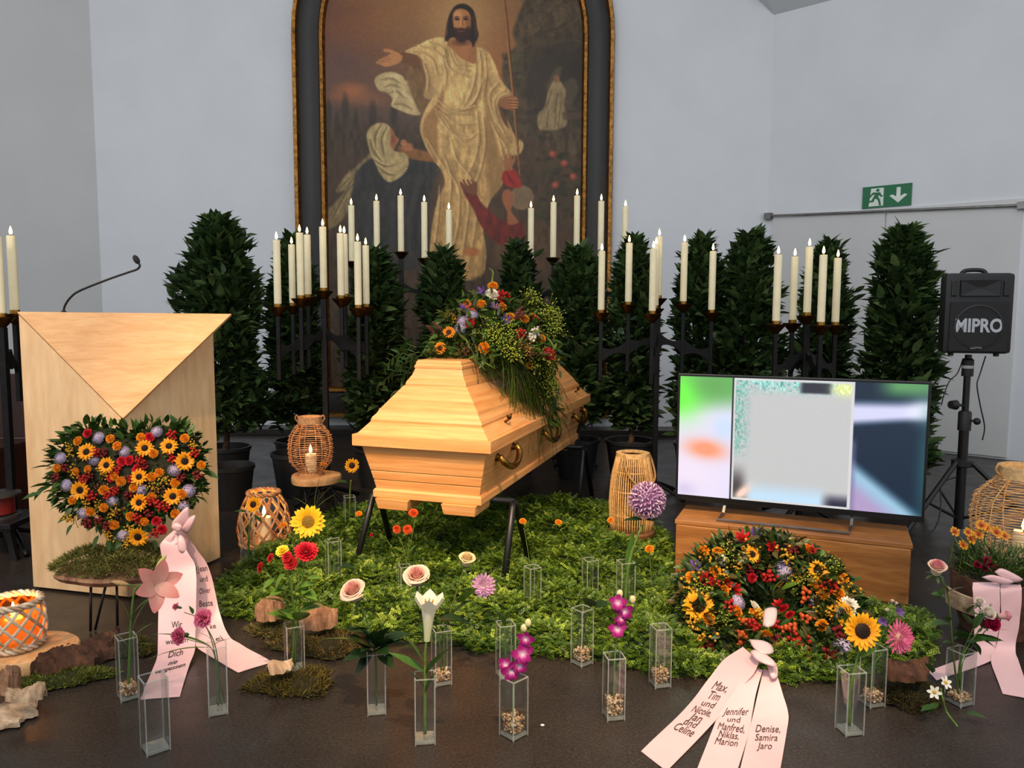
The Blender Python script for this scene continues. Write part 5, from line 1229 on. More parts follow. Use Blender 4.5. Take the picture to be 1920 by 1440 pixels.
def lattice_lantern(label, loc, R, H, clabel, cols, taper=.0, n=11, ch=.09, cr_=.03, lined=True):
    t = thing('lattice_lantern', label, 'lantern', loc)
    prof = lambda u: R*float(np.interp(u, [0, .3, .75, 1], [.86, 1.0, .96-taper*.5, .84-taper]))
    mb = MB(); mb.lathe([(R*.86, 0), (R*.88, .012), (R*.84, .016), (0, .016)], 28, col=lin(cols[1])); mb.build('base_plate', 'rattan', t, 40)
    w = MB()
    for s in (-1, 1):
        for k in range(n):
            a0 = 2*math.pi*k/n
            for d_ in (-.02, .02): w.tube([(prof(u)*math.cos(a0+s*u*1.35+d_), prof(u)*math.sin(a0+s*u*1.35+d_), .012+(H-.03)*u) for u in np.linspace(0, 1, 12)], .0042, 5, col=jit(cols[k % 3], .15))
    o = w.build('lattice', 'rattan', t, True); o['kind'] = 'stuff'
    for nm, z in (('rim', H-.014), ('base_hoop', .014)):
        mb = MB(); r = prof(1 if nm == 'rim' else 0)
        for q in range(3):
            mb.tube([((r+.008*math.sin(k*1.05+q*2.09))*math.cos(2*math.pi*k/48), (r+.008*math.sin(k*1.05+q*2.09))*math.sin(2*math.pi*k/48), z+.008*math.cos(k*1.05+q*2.09)) for k in range(49)], .006, 6, col=jit(cols[q], .1))
        mb.build(nm, 'rattan', t, True)
    if lined: mb = MB(); mb.lathe([(prof(0)*.90, .018), (prof(.3)*.92, H*.3), (prof(.75)*.92, H*.72), (prof(1)*.92, H*.88)], 28); mb.Fc = mb.Fc[:-2]; mb.build('glass_liner', 'amber_liner', t, True)
    pillar_candle(clabel, (loc[0], loc[1], loc[2]+.018), cr_, ch)
    return t
def slice_stool(label, loc, R, H, thick=.045, legs=3, a0=.5):
    t = thing('wood_slice_stool', label, 'stool', loc)
    mb = MB(); m = 40; prof = [(0, H-thick), (.98, H-thick), (1.0, H-thick*.5), (.985, H-.004), (.96, H), (0, H)]; V = []
    for r, z in prof:
        for k in range(m): a = 2*math.pi*k/m; rr_ = R*r*(1+.025*math.sin(3*a+1)+.015*math.sin(5*a)); V.append((max(rr_, 1e-4)*math.cos(a), max(rr_, 1e-4)*math.sin(a), z))
    mb.add(V, [(i*m+k, i*m+(k+1) % m, (i+1)*m+(k+1) % m, (i+1)*m+k) for i in range(5) for k in range(m)]); mb.build('slice', 'slice_wood', t, 40)
    for k in range(legs):
        a = a0+2*math.pi*k/legs; mb = MB(); c, s = math.cos(a), math.sin(a); h = H-thick
        mb.tube(catmull([(c*R*.45-s*.05, s*R*.45+c*.05, h), (c*R*.85-s*.01, s*R*.85+c*.01, .012), (c*R*.86, s*R*.86, .005), (c*R*.85+s*.01, s*R*.85-c*.01, .012), (c*R*.45+s*.05, s*R*.45-c*.05, h)], 4), .005, 6); mb.build('hairpin_leg', 'black_paint', t, True)
    return t
g = base_of(586, 4.5); ztop = P(586, 890, 4.5).z
slice_stool('round wood slice stool under the wicker lantern left of the coffin', g, PX(47, 4.5), ztop, .04)
wicker_lantern('round wicker lantern with lit candle on the stool left of the coffin', (P(583, 880, 4.5).x, 4.5, ztop), PX(42, 4.5), PX(112, 4.5), [(206, 146, 98), (188, 130, 86), (222, 170, 120)], 22, 16, 'cream pillar candle inside the wicker lantern left of the coffin', .11, .034)
gl = P(497, 1032, 4.0); lattice_lantern('bulbous willow lattice lantern with lit candle beside the lectern', (gl.x, 4.0, bed_h(np.array([gl.x]), np.array([4.0]))[0]*0+.02), PX(51, 4.0), PX(106, 4.0), 'cream pillar candle inside the lattice lantern beside the lectern', [(206, 144, 92), (222, 166, 112), (184, 124, 78)], .28, 12, .13, .036, False)
gs = base_of(30, 2.62); zt_ = P(30, 1212, 2.62).z
slice_stool('thick wood slice stool under the white lattice lantern, left edge', gs, PX(78, 2.62), zt_, .05, 3, .9)
lattice_lantern('whitewashed lattice lantern with orange glow on the left stool', (P(28, 1200, 2.62).x, 2.62, zt_), PX(55, 2.62), PX(98, 2.62), 'cream pillar candle inside the whitewashed lantern', [(222, 196, 166), (206, 170, 130), (236, 216, 190)], -.02, 12, .085, .03)
def bamboo_lantern():
    Y = 4.12; loc = base_of(1191, Y); z0_ = .05; t = thing('bamboo_lantern', 'tall slatted bamboo lantern with rope handle behind the purple allium', 'lantern', loc+Vector((0, 0, z0_))); H = PX(158, Y); R = PX(43, Y)
    prof = lambda u: R*float(np.interp(u, [0, .12, .4, .72, 1], [.90, .97, 1.0, .92, .70])); cs = [(230, 180, 112), (214, 162, 96), (240, 196, 132)]
    mb = MB(); mb.lathe([(R*1.02, 0), (R*1.04, .02), (R*.98, .03), (0, .03)], 32, col=lin((120, 80, 48))); mb.build('base', 'rattan', t, 40)
    mb = MB(); r = prof(1); mb.lathe([(r*1.04, H-.022), (r*1.04, H), (r*.72, H), (r*.72, H-.012)], 32, closed=True, col=lin(cs[2])); mb.build('top_ring', 'rattan', t, 40)
    w = MB()
    for k in range(56):
        a = 2*math.pi*k/56; w.tube([(prof(u)*math.cos(a), prof(u)*math.sin(a), .02+(H-.035)*u) for u in np.linspace(0, 1, 9)], .0036, 5, col=jit(cs[k % 3], .12))
    w.build('slats', 'rattan', t, True)['kind'] = 'stuff'
    for u in (.24, .55, .8):
        mb = MB(); r = prof(u)*.975; mb.tube([(r*math.cos(2*math.pi*k/40), r*math.sin(2*math.pi*k/40), .02+(H-.035)*u) for k in range(41)], .004, 5, col=lin(cs[1])); mb.build('hoop', 'rattan', t, True)
    mb = MB(); pts = catmull([(-r*.55, -R*.62, H), (-R*.45, -R*.86, H-.06), (-R*.2, -R*1.08, H-.12), (R*.35, -R*1.1, H-.17), (R*.9, -R*.55, H-.13), (R*.86, -R*.1, H-.05), (R*.70, 0, H-.0)], 8); mb.tube(pts, .006, 6, col=lin((176, 134, 82))); mb.build('rope_handle', 'rattan', t, True)
bamboo_lantern()
gr = P(1915, 1060, 3.35); slice_stool('dark wooden stand under the large wicker lantern at the right edge', (gr.x, 3.35, 0), .17, P(1915, 1055, 3.35).z, .04)
wicker_lantern('large wicker lantern with lit candle at the right edge', (gr.x, 3.35, P(1915, 1055, 3.35).z), PX(92, 3.35), PX(188, 3.35), [(226, 178, 116), (208, 160, 102), (238, 196, 138)], 30, 18, 'cream pillar candle inside the large wicker lantern', .13, .04)

# ------------------------------------------------------------------ far left: dark bench, cable reel
bx = P(-60, 780, 4.6); bn = thing('wooden_bench', 'dark brown wooden bench end behind the lectern, left edge', 'bench', (bx.x, 4.75, 0))
z1_ = P(0, 702, 4.7).z; x1_ = P(60, 800, 4.7).x-bx.x
mb = MB(); mb.box(((x1_-.9)/2, 0, (z1_+.46)/2), (x1_+.9, .04, z1_-.46)); mb.build('backrest', 'dark_bench_wood', bn, bevel=.004)
mb = MB(); mb.box(((x1_-.9)/2, -.22, .44), (x1_+.9, .42, .035)); mb.build('seat', 'dark_bench_wood', bn, bevel=.004)
for x in (-.85, x1_-.03):
    mb = MB(); mb.box((x, -.2, .22), (.05, .40, .44)); mb.build('end_panel', 'dark_bench_wood', bn, bevel=.004)
rx = P(10, 960, 3.9); low = thing('low_table', 'low black table with curved legs at the left edge beside the lectern', 'table', (rx.x, 3.9, 0))
ht = P(10, 968, 3.9).z
mb = MB(); mb.box((-.05, 0, ht-.015), (.34, .30, .03)); mb.build('tabletop', 'black_paint', low, bevel=.004)
for s in (-.18, .09):
    for y in (-.12, .12):
        mb = MB(); mb.tube(catmull([(s, y, ht-.03), (s+.01, y, ht*.55), (s+(.03 if s > 0 else -.03), y, 0.0)], 4), [.03, .028, .026, .024, .022, .02, .02, .02, .022], 4); mb.build('leg', 'black_paint', low, 40)
rl = thing('cable_reel', 'small reel of red cable lying on the low black table', 'reel', (rx.x-.03, 3.9, ht))
mb = MB(); mb.lathe([(.07, .018), (.07, .11), (.02, .11)], 20); mb.build('cable_winding', 'red_cable', rl, 40)
for z in (0, .11):
    mb = MB(); mb.lathe([(.10, z), (.10, z+.012), (.015, z+.012), (.015, z)], 24, closed=True); mb.build('flange', 'steel', rl, 40)
# ------------------------------------------------------------------ ribbons with printed lettering
def ribbon_surface(L, R, m=8):
    Lp, Rp = catmull(L, m), catmull(R, m); n = len(Lp)-1
    mid = [(a+b_)/2 for a, b_ in zip(Lp, Rp)]; acc = [0.0]
    for i in range(n): acc.append(acc[-1]+(mid[i+1]-mid[i]).length)
    def ev(s, u):
        """s metres along, u in -.5..+.5 across"""
        s = min(max(s, 0), acc[-1]-1e-6); i = max(k for k in range(n) if acc[k] <= s); f = (s-acc[i])/(acc[i+1]-acc[i]+1e-9)
        a, b_ = Lp[i].lerp(Lp[i+1], f), Rp[i].lerp(Rp[i+1], f); return a.lerp(b_, u+.5)
    return Lp, Rp, acc[-1], ev
def ribbon_tail(parent, L, R, lines=(), wave=.0, name='ribbon_tail', m=8):
    """lines: [(text, position 0..1 along, letter height in m)]"""
    Lp, Rp, tot, ev = ribbon_surface(L, R, m); cols = 7; V = []; nrm = []
    n = len(Lp)
    for i in range(n):
        w = Rp[i]-Lp[i]; t = (Lp[min(i+1, n-1)]+Rp[min(i+1, n-1)])-(Lp[max(i-1, 0)]+Rp[max(i-1, 0)]); nn = w.cross(t).normalized()
        if nn.dot(Vector((0, -.6, .8))) < 0: nn = -nn
        nrm.append(nn)
        for k in range(cols):
            u = k/(cols-1); V.append(Lp[i].lerp(Rp[i], u)+nn*wave*math.sin(i*.9+u*4)*.5)
    th = .0012; N = len(V); V2 = [v-nrm[i//cols]*th for i, v in enumerate(V)]
    F = []
    for i in range(n-1):
        for k in range(cols-1): q = i*cols+k; F += [(q, q+1, q+cols+1, q+cols), (N+q+cols, N+q+cols+1, N+q+1, N+q)]
    mb = MB(); mb.add([tuple(v) for v in V+V2], F); o = mb.build(name, 'satin_pink', parent, True, world=True)
    if lines:
        tb = MB()
        S_ = np.linspace(0, tot, 240); PY_ = np.array([proj(ev(s, 0))[1] for s in S_])
        for tx, py, hpx, wpx, *uo in lines:      # text, row in the photograph, letter height and word width there
            TV, TF = TXT[tx]; s0_ = float(S_[np.argmin(np.abs(PY_-py))]); a_, b_ = proj(ev(s0_, -.5)), proj(ev(s0_, .5)); wd = math.hypot(a_[0]-b_[0], a_[1]-b_[1])
            k_ = max(2, int(np.argmin(np.abs(S_-s0_)))); k_ = min(k_, 236); rate = (S_[k_+3]-S_[k_-3])/max(1.0, abs(PY_[k_+3]-PY_[k_-3])) if k_ >= 3 else .002
            xs_ = TV[:, 0].max()-TV[:, 0].min(); x0_ = (TV[:, 0].max()+TV[:, 0].min())/2; out = []
            for x, y, _z in TV:
                s = s0_-y*hpx*1.38*rate; p = ev(s, (x-x0_)/xs_*wpx/wd+(uo[0] if uo else 0)); i = min(n-1, int(s/tot*(n-1))); out.append(tuple(p+nrm[i]*(.0016+wave*.5)))
            tb.add(out, TF)
        t = tb.build('lettering', 'print_black', o, world=False); t.data.transform(Matrix.Translation(-parent.location)); t['kind'] = 'stuff'
    return o
def fold(parent, pts, name='bow_loop', thick=.0022):
    """a puffed satin loop: closed outline of world points, bulged"""
    c = sum((Vector(p) for p in pts), Vector())/len(pts); q = [Vector(p) for p in pts]; n = len(q)
    nn = (q[1]-q[0]).cross(q[2]-q[0]).normalized(); nn = nn if nn.dot(Vector((0, -1, .3))) > 0 else -nn
    P2 = catmull(q+[q[0]], 4)[:-1]; k = len(P2); V = []
    for f, h in ((1, 0), (.7, .6), (.35, .95)): V += [tuple(c+(p-c)*f+nn*h*thick*4) for p in P2]
    V.append(tuple(c+nn*thick*4)); V += [tuple(c+(p-c)*.6-nn*thick*2) for p in P2]; V.append(tuple(c-nn*thick*2.5))
    F = [(i*k+j, i*k+(j+1) % k, (i+1)*k+(j+1) % k, (i+1)*k+j) for i in range(2) for j in range(k)]+[(2*k+j, 2*k+(j+1) % k, 3*k) for j in range(k)]
    b0 = 3*k+1; F += [(b0+j, b0+(j+1) % k, (j+1) % k, j) for j in range(k)]+[(b0+(j+1) % k, b0+j, b0+k) for j in range(k)]
    mb = MB(); mb.add(V, F); return mb.build(name, 'satin_pink', parent, True, world=True)

# ------------------------------------------------------------------ heart wreath on its moss-topped stand
SYh = 3.0
sh = thing('moss_stand', 'low wooden stand with moss top and thin black legs under the heart wreath', 'stand', (P(228, 1070, SYh).x, SYh, 0))
zsh = P(228, 1068, SYh).z
bm_ = MB(); hw = PX(128, SYh); m = 36; V = []
for r, z in ((0, -.02), (.9, -.02), (1.0, .0), (.96, .012), (0, .012)):
    for k in range(m): a = 2*math.pi*k/m; w_ = 1+.06*math.sin(3*a+1)+.05*math.sin(7*a); V.append((max(r, 1e-4)*hw*w_*math.cos(a), max(r, 1e-4)*.15*w_*math.sin(a), zsh+z))
bm_.add(V, [(i*m+k, i*m+(k+1) % m, (i+1)*m+(k+1) % m, (i+1)*m+k) for i in range(4) for k in range(m)]); bm_.build('shelf', 'drift_wood', sh, 40)
for x0_, x1_, y0_ in ((-.09, -.085, -.06), (-.03, -.075, -.05), (.0, .005, -.04), (.14, .16, .06)):
    mb = MB(); mb.tube([(x0_, y0_, zsh-.015), (x1_, y0_*1.5, .004)], .005, 6); mb.build('leg', 'black_paint', sh, True)
rr = np.random.default_rng(4); n = 7000; a = rr.uniform(0, 6.28, n); f = np.sqrt(rr.uniform(0, 1, n)); x = hw*f*np.cos(a)*1.02-.0; y = .15*f*np.sin(a); z = zsh+.012+.075*np.sqrt(np.clip(1-f*f, 0, 1))*(.8+.3*np.sin(x*30))
D = np.stack([x*1.2+rr.normal(0, .5, n), y*2-.3+rr.normal(0, .5, n), rr.uniform(-.2, .9, n)], 1)
C = np.array([lin(c) for c in ((122, 124, 54), (142, 138, 68), (98, 104, 42), (152, 142, 76))])[rr.integers(0, 4, n)]*rr.uniform(.75, 1.2, (n, 1))
o = put('moss_fronds', fast_mesh('moss_fronds', [(0, -.09, 0), (.5, -.05, .05), (.5, .05, .05), (0, .09, 0), (1, 0, -.05)], [(0, 1, 2), (0, 2, 3), (1, 4, 2)], rframes(D, rr.uniform(-1, 1, n)), np.stack([x, y, z], 1), rr.uniform(.016, .034, n), C, 'moss'), sh); o['kind'] = 'stuff'

HN = Vector((.08, -.97, .22)).normalized(); HO = P(242, 905, 3.06)       # heart plane, leaning back a little
hwz = zsh+.045
heart = thing('heart_wreath', 'heart-shaped flower wreath of small sunflowers, orange blooms and berries before the lectern', 'wreath', (HO.x, HO.y, hwz))
HU = Vector((0, 0, 1)).cross(HN).normalized()*-1; HU = HU if HU.x > 0 else -HU; HV = HN.cross(HU); HV = HV if HV.z > 0 else -HV
def heart_f(u, v):      # u,v in about -1..1; <0 inside
    x, y = u*1.18, v*1.18+.12; return (x*x+y*y-1)**3-x*x*y**3*1.15
HR = PX(138, 3.06)
def heart_pts(n, lim=0):
    out = []
    while len(out) < n:
        u, v = random.uniform(-1.2, 1.2), random.uniform(-1.3, 1.2)
        if heart_f(u, v) < lim: out.append((u, v))
    return np.array(out)
def h2w(u, v, d): return HO+Vector((0, 0, PX(6, 3)))+HU*u*HR*1.0+HV*v*HR*.80+HN*d
pts = heart_pts(1500, .06); O = []; D = []
for u, v in pts:
    f_ = min(1.0, math.hypot(u, v)); p = h2w(u, v, random.uniform(-.03, .045)*(1-.4*f_)); O.append(p-heart.location); D.append(HU*(u+random.gauss(0, .5))+HV*(v+random.gauss(0, .5))+HN*random.uniform(.0, 1.0))
O = np.array(O); D = np.array(D)
leaf_stuff('leaves', len(O), lambda n: (O, D), .045, .022, [(52, 84, 34), (66, 100, 40), (44, 70, 30), (80, 110, 50)], heart)
mb = MB(); V = [tuple(HO-heart.location)]
base = []
for k in range(60):
    a = 2*math.pi*k/60; r = 0.0
    while heart_f(r*math.cos(a), r*math.sin(a)) < 0 and r < 1.5: r += .02
    base.append((r*math.cos(a)*.95, r*math.sin(a)*.95))
V = [tuple(h2w(u*f_, v*f_, d)-heart.location) for f_, d in ((1, -.05), (1, 0), (.85, .03), (.5, .045), (.02, .05)) for u, v in base]
mb.add(V, [(i*60+k, i*60+(k+1) % 60, (i+1)*60+(k+1) % 60, (i+1)*60+k) for i in range(4) for k in range(60)]+[tuple(range(59, -1, -1))], col=lin((46, 50, 28))); mb.build('base_pad', 'moss', heart, True)
def crop2(x, y): return (x*.29167, 760+y*.29167)
def on_heart(kind, L, size, d=.062, spread=.35):
    for x, y in L:
        px, py = crop2(x, y); w = PL(px, py, HO+HN*d, HN); rel = w-HO; uu, vv = rel.dot(HU)/HR, rel.dot(HV)/HR
        dr = HN+HU*uu*spread+HV*vv*spread+Vector((random.gauss(0, .12), 0, random.gauss(0, .12)))
        bloom(kind, heart, w-heart.location-HN*.012*max(0, math.hypot(uu, vv)-.5), dr, size*random.uniform(.9, 1.1))
on_heart('golden_sunflower', [(555, 300), (685, 385), (930, 275), (1085, 262), (1185, 360), (895, 460), (515, 545), (1110, 585), (895, 625), (885, 845)], .042, .07)
on_heart('button', [(500, 230), (710, 215), (755, 262), (905, 205), (985, 310), (1185, 212), (365, 405), (490, 425), (568, 412), (735, 455), (975, 460), (1025, 432), (1125, 500), (860, 530), (668, 545), (465, 612), (582, 682), (670, 658), (840, 712), (735, 768), (930, 748), (1125, 697), (975, 588), (1168, 570), (780, 490), (1290, 385)], .019, .064)
on_heart('hydrangea', [(630, 210), (1005, 170), (385, 340), (425, 515), (535, 695), (725, 615), (905, 545), (1210, 550), (600, 350), (1120, 415), (790, 840), (1180, 650), (800, 300)], .028, .050)
on_heart('crimson_carnation', [(560, 180), (960, 205), (785, 360), (830, 355), (715, 465), (1005, 745), (885, 410), (1040, 800)], .023, .058)
on_heart('red_berries', [(1110, 185), (620, 300), (545, 470), (735, 545), (690, 580), (1030, 630), (970, 620), (890, 720), (1000, 825), (1240, 310), (905, 350), (590, 580), (1100, 350), (760, 420), (840, 480), (1060, 660)], .030, .06)
on_heart('dark_berries', [(680, 305), (360, 460), (420, 410), (580, 460), (650, 740), (690, 780), (1265, 460), (1170, 470), (930, 380), (820, 570), (960, 700), (560, 760)], .030, .056)
on_heart('yellow_filler', [(455, 285), (680, 430), (1060, 490), (645, 640), (700, 830), (1240, 260), (810, 880), (450, 720), (730, 690), (560, 620), (1000, 520), (470, 430), (850, 790)], .036, .052)
on_heart('brown_filler', [(760, 690), (1050, 540), (1180, 620), (990, 560), (640, 520)], .036, .05)
for x, y, dx, dy, L in ((380, 230, -1, .5, .08), (480, 190, -.6, 1, .07), (610, 140, .5, .8, .075), (720, 170, .8, 1, .06), (860, 130, 0, 1, .06), (1020, 120, .2, 1, .06), (1160, 140, .6, 1, .06), (280, 390, -1, .1, .07), (270, 510, -1, .1, .075), (250, 560, -.7, -.8, .07), (190, 580, -1, -.2, .075), (370, 640, -1, -.3, .07), (420, 720, -.8, -.4, .06), (1330, 390, 1, .3, .07), (1360, 440, 1, -.4, .07), (1300, 600, 1, -.3, .06), (1280, 330, 1, .4, .06), (330, 330, -.8, .6, .06), (610, 880, -.4, -1, .06), (700, 900, 0, -1, .06), (840, 930, .2, -1, .07), (760, 880, -.2, -1, .06), (1000, 900, .5, -1, .05), (440, 800, -.6, -1, .05)):
    px, py = crop2(x, y); w = PL(px, py, HO+HN*.02, HN); d_ = HU*dx+HV*dy+HN*.25; leaf('rose', heart, w-heart.location-d_.normalized()*L*.5, d_, L*random.uniform(.9, 1.15), random.uniform(-.6, .6), .75)
# its pink ribbon
hb = PL(338, 985, HO+HN*.07, HN)
rb = thing('pink_ribbon', 'pale pink satin ribbon with black lettering hanging from the heart wreath', 'ribbon', (hb.x, hb.y, 0))
rb.location.z = 0
Yr = hb.y-.0
def tailp(px, Ys):
    return [P(x, y, Y_) if Y_ > 0 else G(x, y, -Y_) for (x, y), Y_ in zip(px, Ys)]
yl = [2.93, 2.89, 2.87, 2.81, -.050, -.026, -.010, -.003]
ribbon_tail(rb, tailp([(332, 989), (302, 1020), (306, 1063), (298, 1117), (296, 1205), (294, 1234), (280, 1269), (262, 1312)], yl), tailp([(340, 997), (349, 1030), (366, 1061), (368, 1112), (366, 1197), (365, 1220), (354, 1250), (337, 1306)], yl),
            [('Wir', 1172, 13, 20), ('werden', 1202, 11, 42), ('Dich', 1226, 13, 27), ('nie', 1243, 8, 18), ('vergessen', 1254, 8, 58)], .0015)
yl = [2.96, 2.97, 2.965, 2.94, 2.87, -.035, -.012, -.003]
ribbon_tail(rb, tailp([(334, 995), (347, 1027), (368, 1061), (367, 1100), (366, 1150), (366, 1206), (391, 1228), (447, 1261)], yl), tailp([(347, 995), (365, 1025), (388, 1058), (400, 1095), (411, 1145), (428, 1190), (455, 1210), (511, 1241)], yl),
            [('Jean', 1066, 11, 18), ('und', 1086, 11, 14), ('Oliver', 1108, 11, 21), ('Beate', 1132, 12, 25), ('ke', 1176, 10, 11, .14), ('ei', 1201, 9, 13, .18)], .0015)
fold(rb, [P(334, 992, 2.93), P(322, 982, 2.92), P(334, 966, 2.91), P(352, 950, 2.91), P(356, 972, 2.92), P(346, 990, 2.93)]); fold(rb, [P(338, 994, 2.93), P(350, 974, 2.92), P(366, 966, 2.91), P(362, 984, 2.91), P(352, 1000, 2.93)])
fold(rb, [P(334, 998, 2.92), P(320, 1002, 2.90), P(300, 1020, 2.90), P(304, 1032, 2.89), P(322, 1028, 2.89), P(336, 1014, 2.90)]); fold(rb, [P(324, 980, 2.90), P(322, 990, 2.89), P(336, 998, 2.89), P(342, 988, 2.89), P(334, 980, 2.90)], 'bow_knot')
fold(rb, [P(338, 998, 2.91), P(332, 1014, 2.89), P(336, 1034, 2.88), P(350, 1036, 2.89), P(348, 1014, 2.90)])

# ------------------------------------------------------------------ round wreath leaning on the chest
WC = P(1437, 1140, 2.95); WN = Vector((-.05, -.62, .78)).normalized(); WU = Vector((1, 0, 0)); WU = (WU-WN*WU.dot(WN)).normalized(); WV = WN.cross(WU)
WC = Vector((WC.x, WC.y, .19)); WC = P(1440, 1148, 2.90)
wr = thing('round_wreath', 'round flower wreath with sunflowers, berries and lilac hydrangea leaning before the wooden chest', 'wreath', (WC.x, WC.y, .05))
RM, RT = .225, .095
mb = MB(); nu, nv = 40, 14; V = []
for i in range(nu):
    a = 2*math.pi*i/nu; c = WU*math.cos(a)*RM*1.14+WV*math.sin(a)*RM*1.10; e = (WU*math.cos(a)+WV*math.sin(a))
    for j in range(nv): b_ = 2*math.pi*j/nv; V.append(tuple(WC-wr.location+c+e*math.cos(b_)*RT*.8+WN*math.sin(b_)*RT*.75))
mb.add(V, [(i*nv+j, ((i+1) % nu)*nv+j, ((i+1) % nu)*nv+(j+1) % nv, i*nv+(j+1) % nv) for i in range(nu) for j in range(nv)], col=lin((40, 46, 24))); mb.build('base_ring', 'moss', wr, True)
n = 2600; O = []; D = []
for k in range(n):
    a = random.uniform(0, 6.283); b_ = random.uniform(-.6, 3.74); e = WU*math.cos(a)+WV*math.sin(a); nn = e*math.cos(b_)+WN*math.sin(b_)
    O.append(WC-wr.location+WU*math.cos(a)*RM*1.14+WV*math.sin(a)*RM*1.10+nn*RT*random.uniform(.75, 1.05)); D.append(nn*.8+Vector((random.gauss(0, .6), random.gauss(0, .6), random.gauss(0, .6))))
O = np.array(O); D = np.array(D); leaf_stuff('leaves', n, lambda k: (O, D), .05, .021, [(50, 78, 32), (66, 94, 38), (42, 64, 28), (86, 110, 50), (92, 84, 44)], wr)
def crop7(x, y): return (1180+x/3, 960+y/3)
def on_wreath(kind, L, size, d=.085):
    for it in L:
        x, y = it[:2]; s = it[2] if len(it) > 2 else size
        px, py = crop7(x, y); w = PL(px, py, WC+WN*d, WN); rel = w-WC; rd = math.hypot(rel.dot(WU)/(RM*1.14), rel.dot(WV)/(RM*1.10)); k = rd-1
        e = (WU*rel.dot(WU)+WV*rel.dot(WV)).normalized(); w = PL(px, py, WC+WN*(d*math.sqrt(max(.40, 1-min(1, k*k*5)))), WN)
        dr = WN+e*k*2.2+Vector((random.gauss(0, .12), -.35, random.gauss(0, .12))); bloom(kind, wr, w-wr.location, dr, 1.3*s*random.uniform(.92, 1.08))
on_wreath('sunflower', [(690, 238, .028), (1060, 332, .036), (390, 530, .048), (1190, 572, .042)], .03, .095)
on_wreath('button', [(500, 230), (350, 365), (480, 335), (530, 440), (1055, 415), (1090, 460), (1180, 465), (700, 575), (445, 600), (1085, 640), (1195, 375), (1000, 210), (770, 700), (415, 220), (600, 560)], .020, .092)
on_wreath('red_star', [(630, 160, .038), (470, 400), (590, 440), (540, 400), (1020, 225), (850, 530), (420, 380), (800, 200)], .028, .09)
on_wreath('crimson_carnation', [(905, 580), (870, 545), (690, 370)], .018, .085)
on_wreath('hydrangea', [(865, 330, .036), (610, 510, .03), (920, 830, .046), (1200, 790, .046), (1050, 510, .026)], .03, .07)
on_wreath('purple_star', [(700, 130), (375, 310)], .03, .09)
on_wreath('white_dahlia', [(635, 262), (520, 272), (700, 535), (1235, 530, .030)], .022, .09)
on_wreath('red_berries', [(780, 350), (555, 540), (800, 640), (690, 650), (970, 750), (990, 790), (830, 790), (1130, 430), (920, 720)], .034, .088)
on_wreath('dark_berries', [(740, 300), (670, 320), (460, 760), (1130, 800), (830, 730), (930, 220), (1180, 700)], .033, .085)
on_wreath('orange_berries', [(900, 660), (1000, 600), (620, 720), (990, 470), (640, 620)], .032, .085)
on_wreath('yellow_filler', [(600, 330), (880, 260), (520, 370), (730, 590), (420, 730), (950, 360), (340, 450), (1100, 560), (470, 270), (640, 230), (1210, 420), (370, 640)], .042, .08)
on_wreath('lime_filler', [(560, 250), (1130, 330), (500, 620), (1010, 400), (400, 430)], .04, .078)
for x, y, dx, dy, L in ((1090, 260, .3, 1, .08), (330, 290, -1, .3, .07), (1260, 380, 1, .3, .07), (420, 680, -.6, -.8, .08), (1170, 690, 1, -.1, .08), (640, 680, .2, -1, .07), (1050, 930, .2, -1, .09), (1130, 930, .5, -1, .08), (950, 880, -.4, -1, .09), (880, 620, .4, .3, .07), (770, 210, .2, 1, .07), (960, 190, .5, .8, .06), (480, 200, -.2, 1, .06), (820, 420, .2, .4, .08), (900, 410, .5, .1, .08), (1000, 440, .5, .2, .08), (590, 640, -.3, -.6, .08), (370, 560, -.8, -.3, .07), (870, 920, -.4, -1, .08)):
    px, py = crop7(x, y); w = PL(px, py, WC+WN*.05, WN); d_ = WU*dx+WV*dy+WN*.5; leaf('broad' if L > .075 else 'rose', wr, w-wr.location-d_.normalized()*L*.5, d_, L, random.uniform(-.6, .6), .7)
rb = thing('pink_ribbon', 'pale pink satin ribbon with three lettered tails hanging from the round wreath', 'ribbon', G(1420, 1300))
rb.location.z = 0
def gz(px, py, z): return G(px, py, z)
def gl(px, zs_): return [gz(x, y, z) for (x, y), z in zip(px, zs_)]
zz = [.12, .085, .04, .010, .003]
ribbon_tail(rb, gl([(1393, 1213), (1357, 1237), (1323, 1280), (1285, 1328), (1202, 1408)], zz), gl([(1424, 1240), (1412, 1264), (1384, 1296), (1346, 1346), (1250, 1446)], zz),
            [('Max,', 1289, 15, 28), ('Tim', 1306, 15, 22), ('und', 1321, 11, 24), ('Nicole,', 1334, 12, 36), ('Jan', 1347, 13, 22), ('und', 1357, 11, 24), ('Celine', 1369, 13, 38)], .001)
zz = [.09, .045, .014, .005, .003]
ribbon_tail(rb, gl([(1402, 1250), (1378, 1292), (1350, 1335), (1336, 1368), (1296, 1470)], zz), gl([(1430, 1256), (1418, 1298), (1411, 1335), (1403, 1378), (1374, 1470)], zz),
            [('Jennifer', 1335, 14, 46), ('und', 1350, 10, 24), ('Manfred,', 1365, 14, 50), ('Niklas,', 1379, 13, 38), ('Marion', 1393, 13, 42)], .001)
zz = [.085, .045, .018, .006, .003]
ribbon_tail(rb, gl([(1432, 1254), (1422, 1296), (1413, 1336), (1405, 1370), (1381, 1470)], zz), gl([(1456, 1262), (1468, 1302), (1478, 1338), (1475, 1372), (1458, 1470)], zz),
            [('Denise,', 1368, 14, 46), ('Samira', 1384, 13, 42), ('Jaro', 1400, 13, 27)], .001)
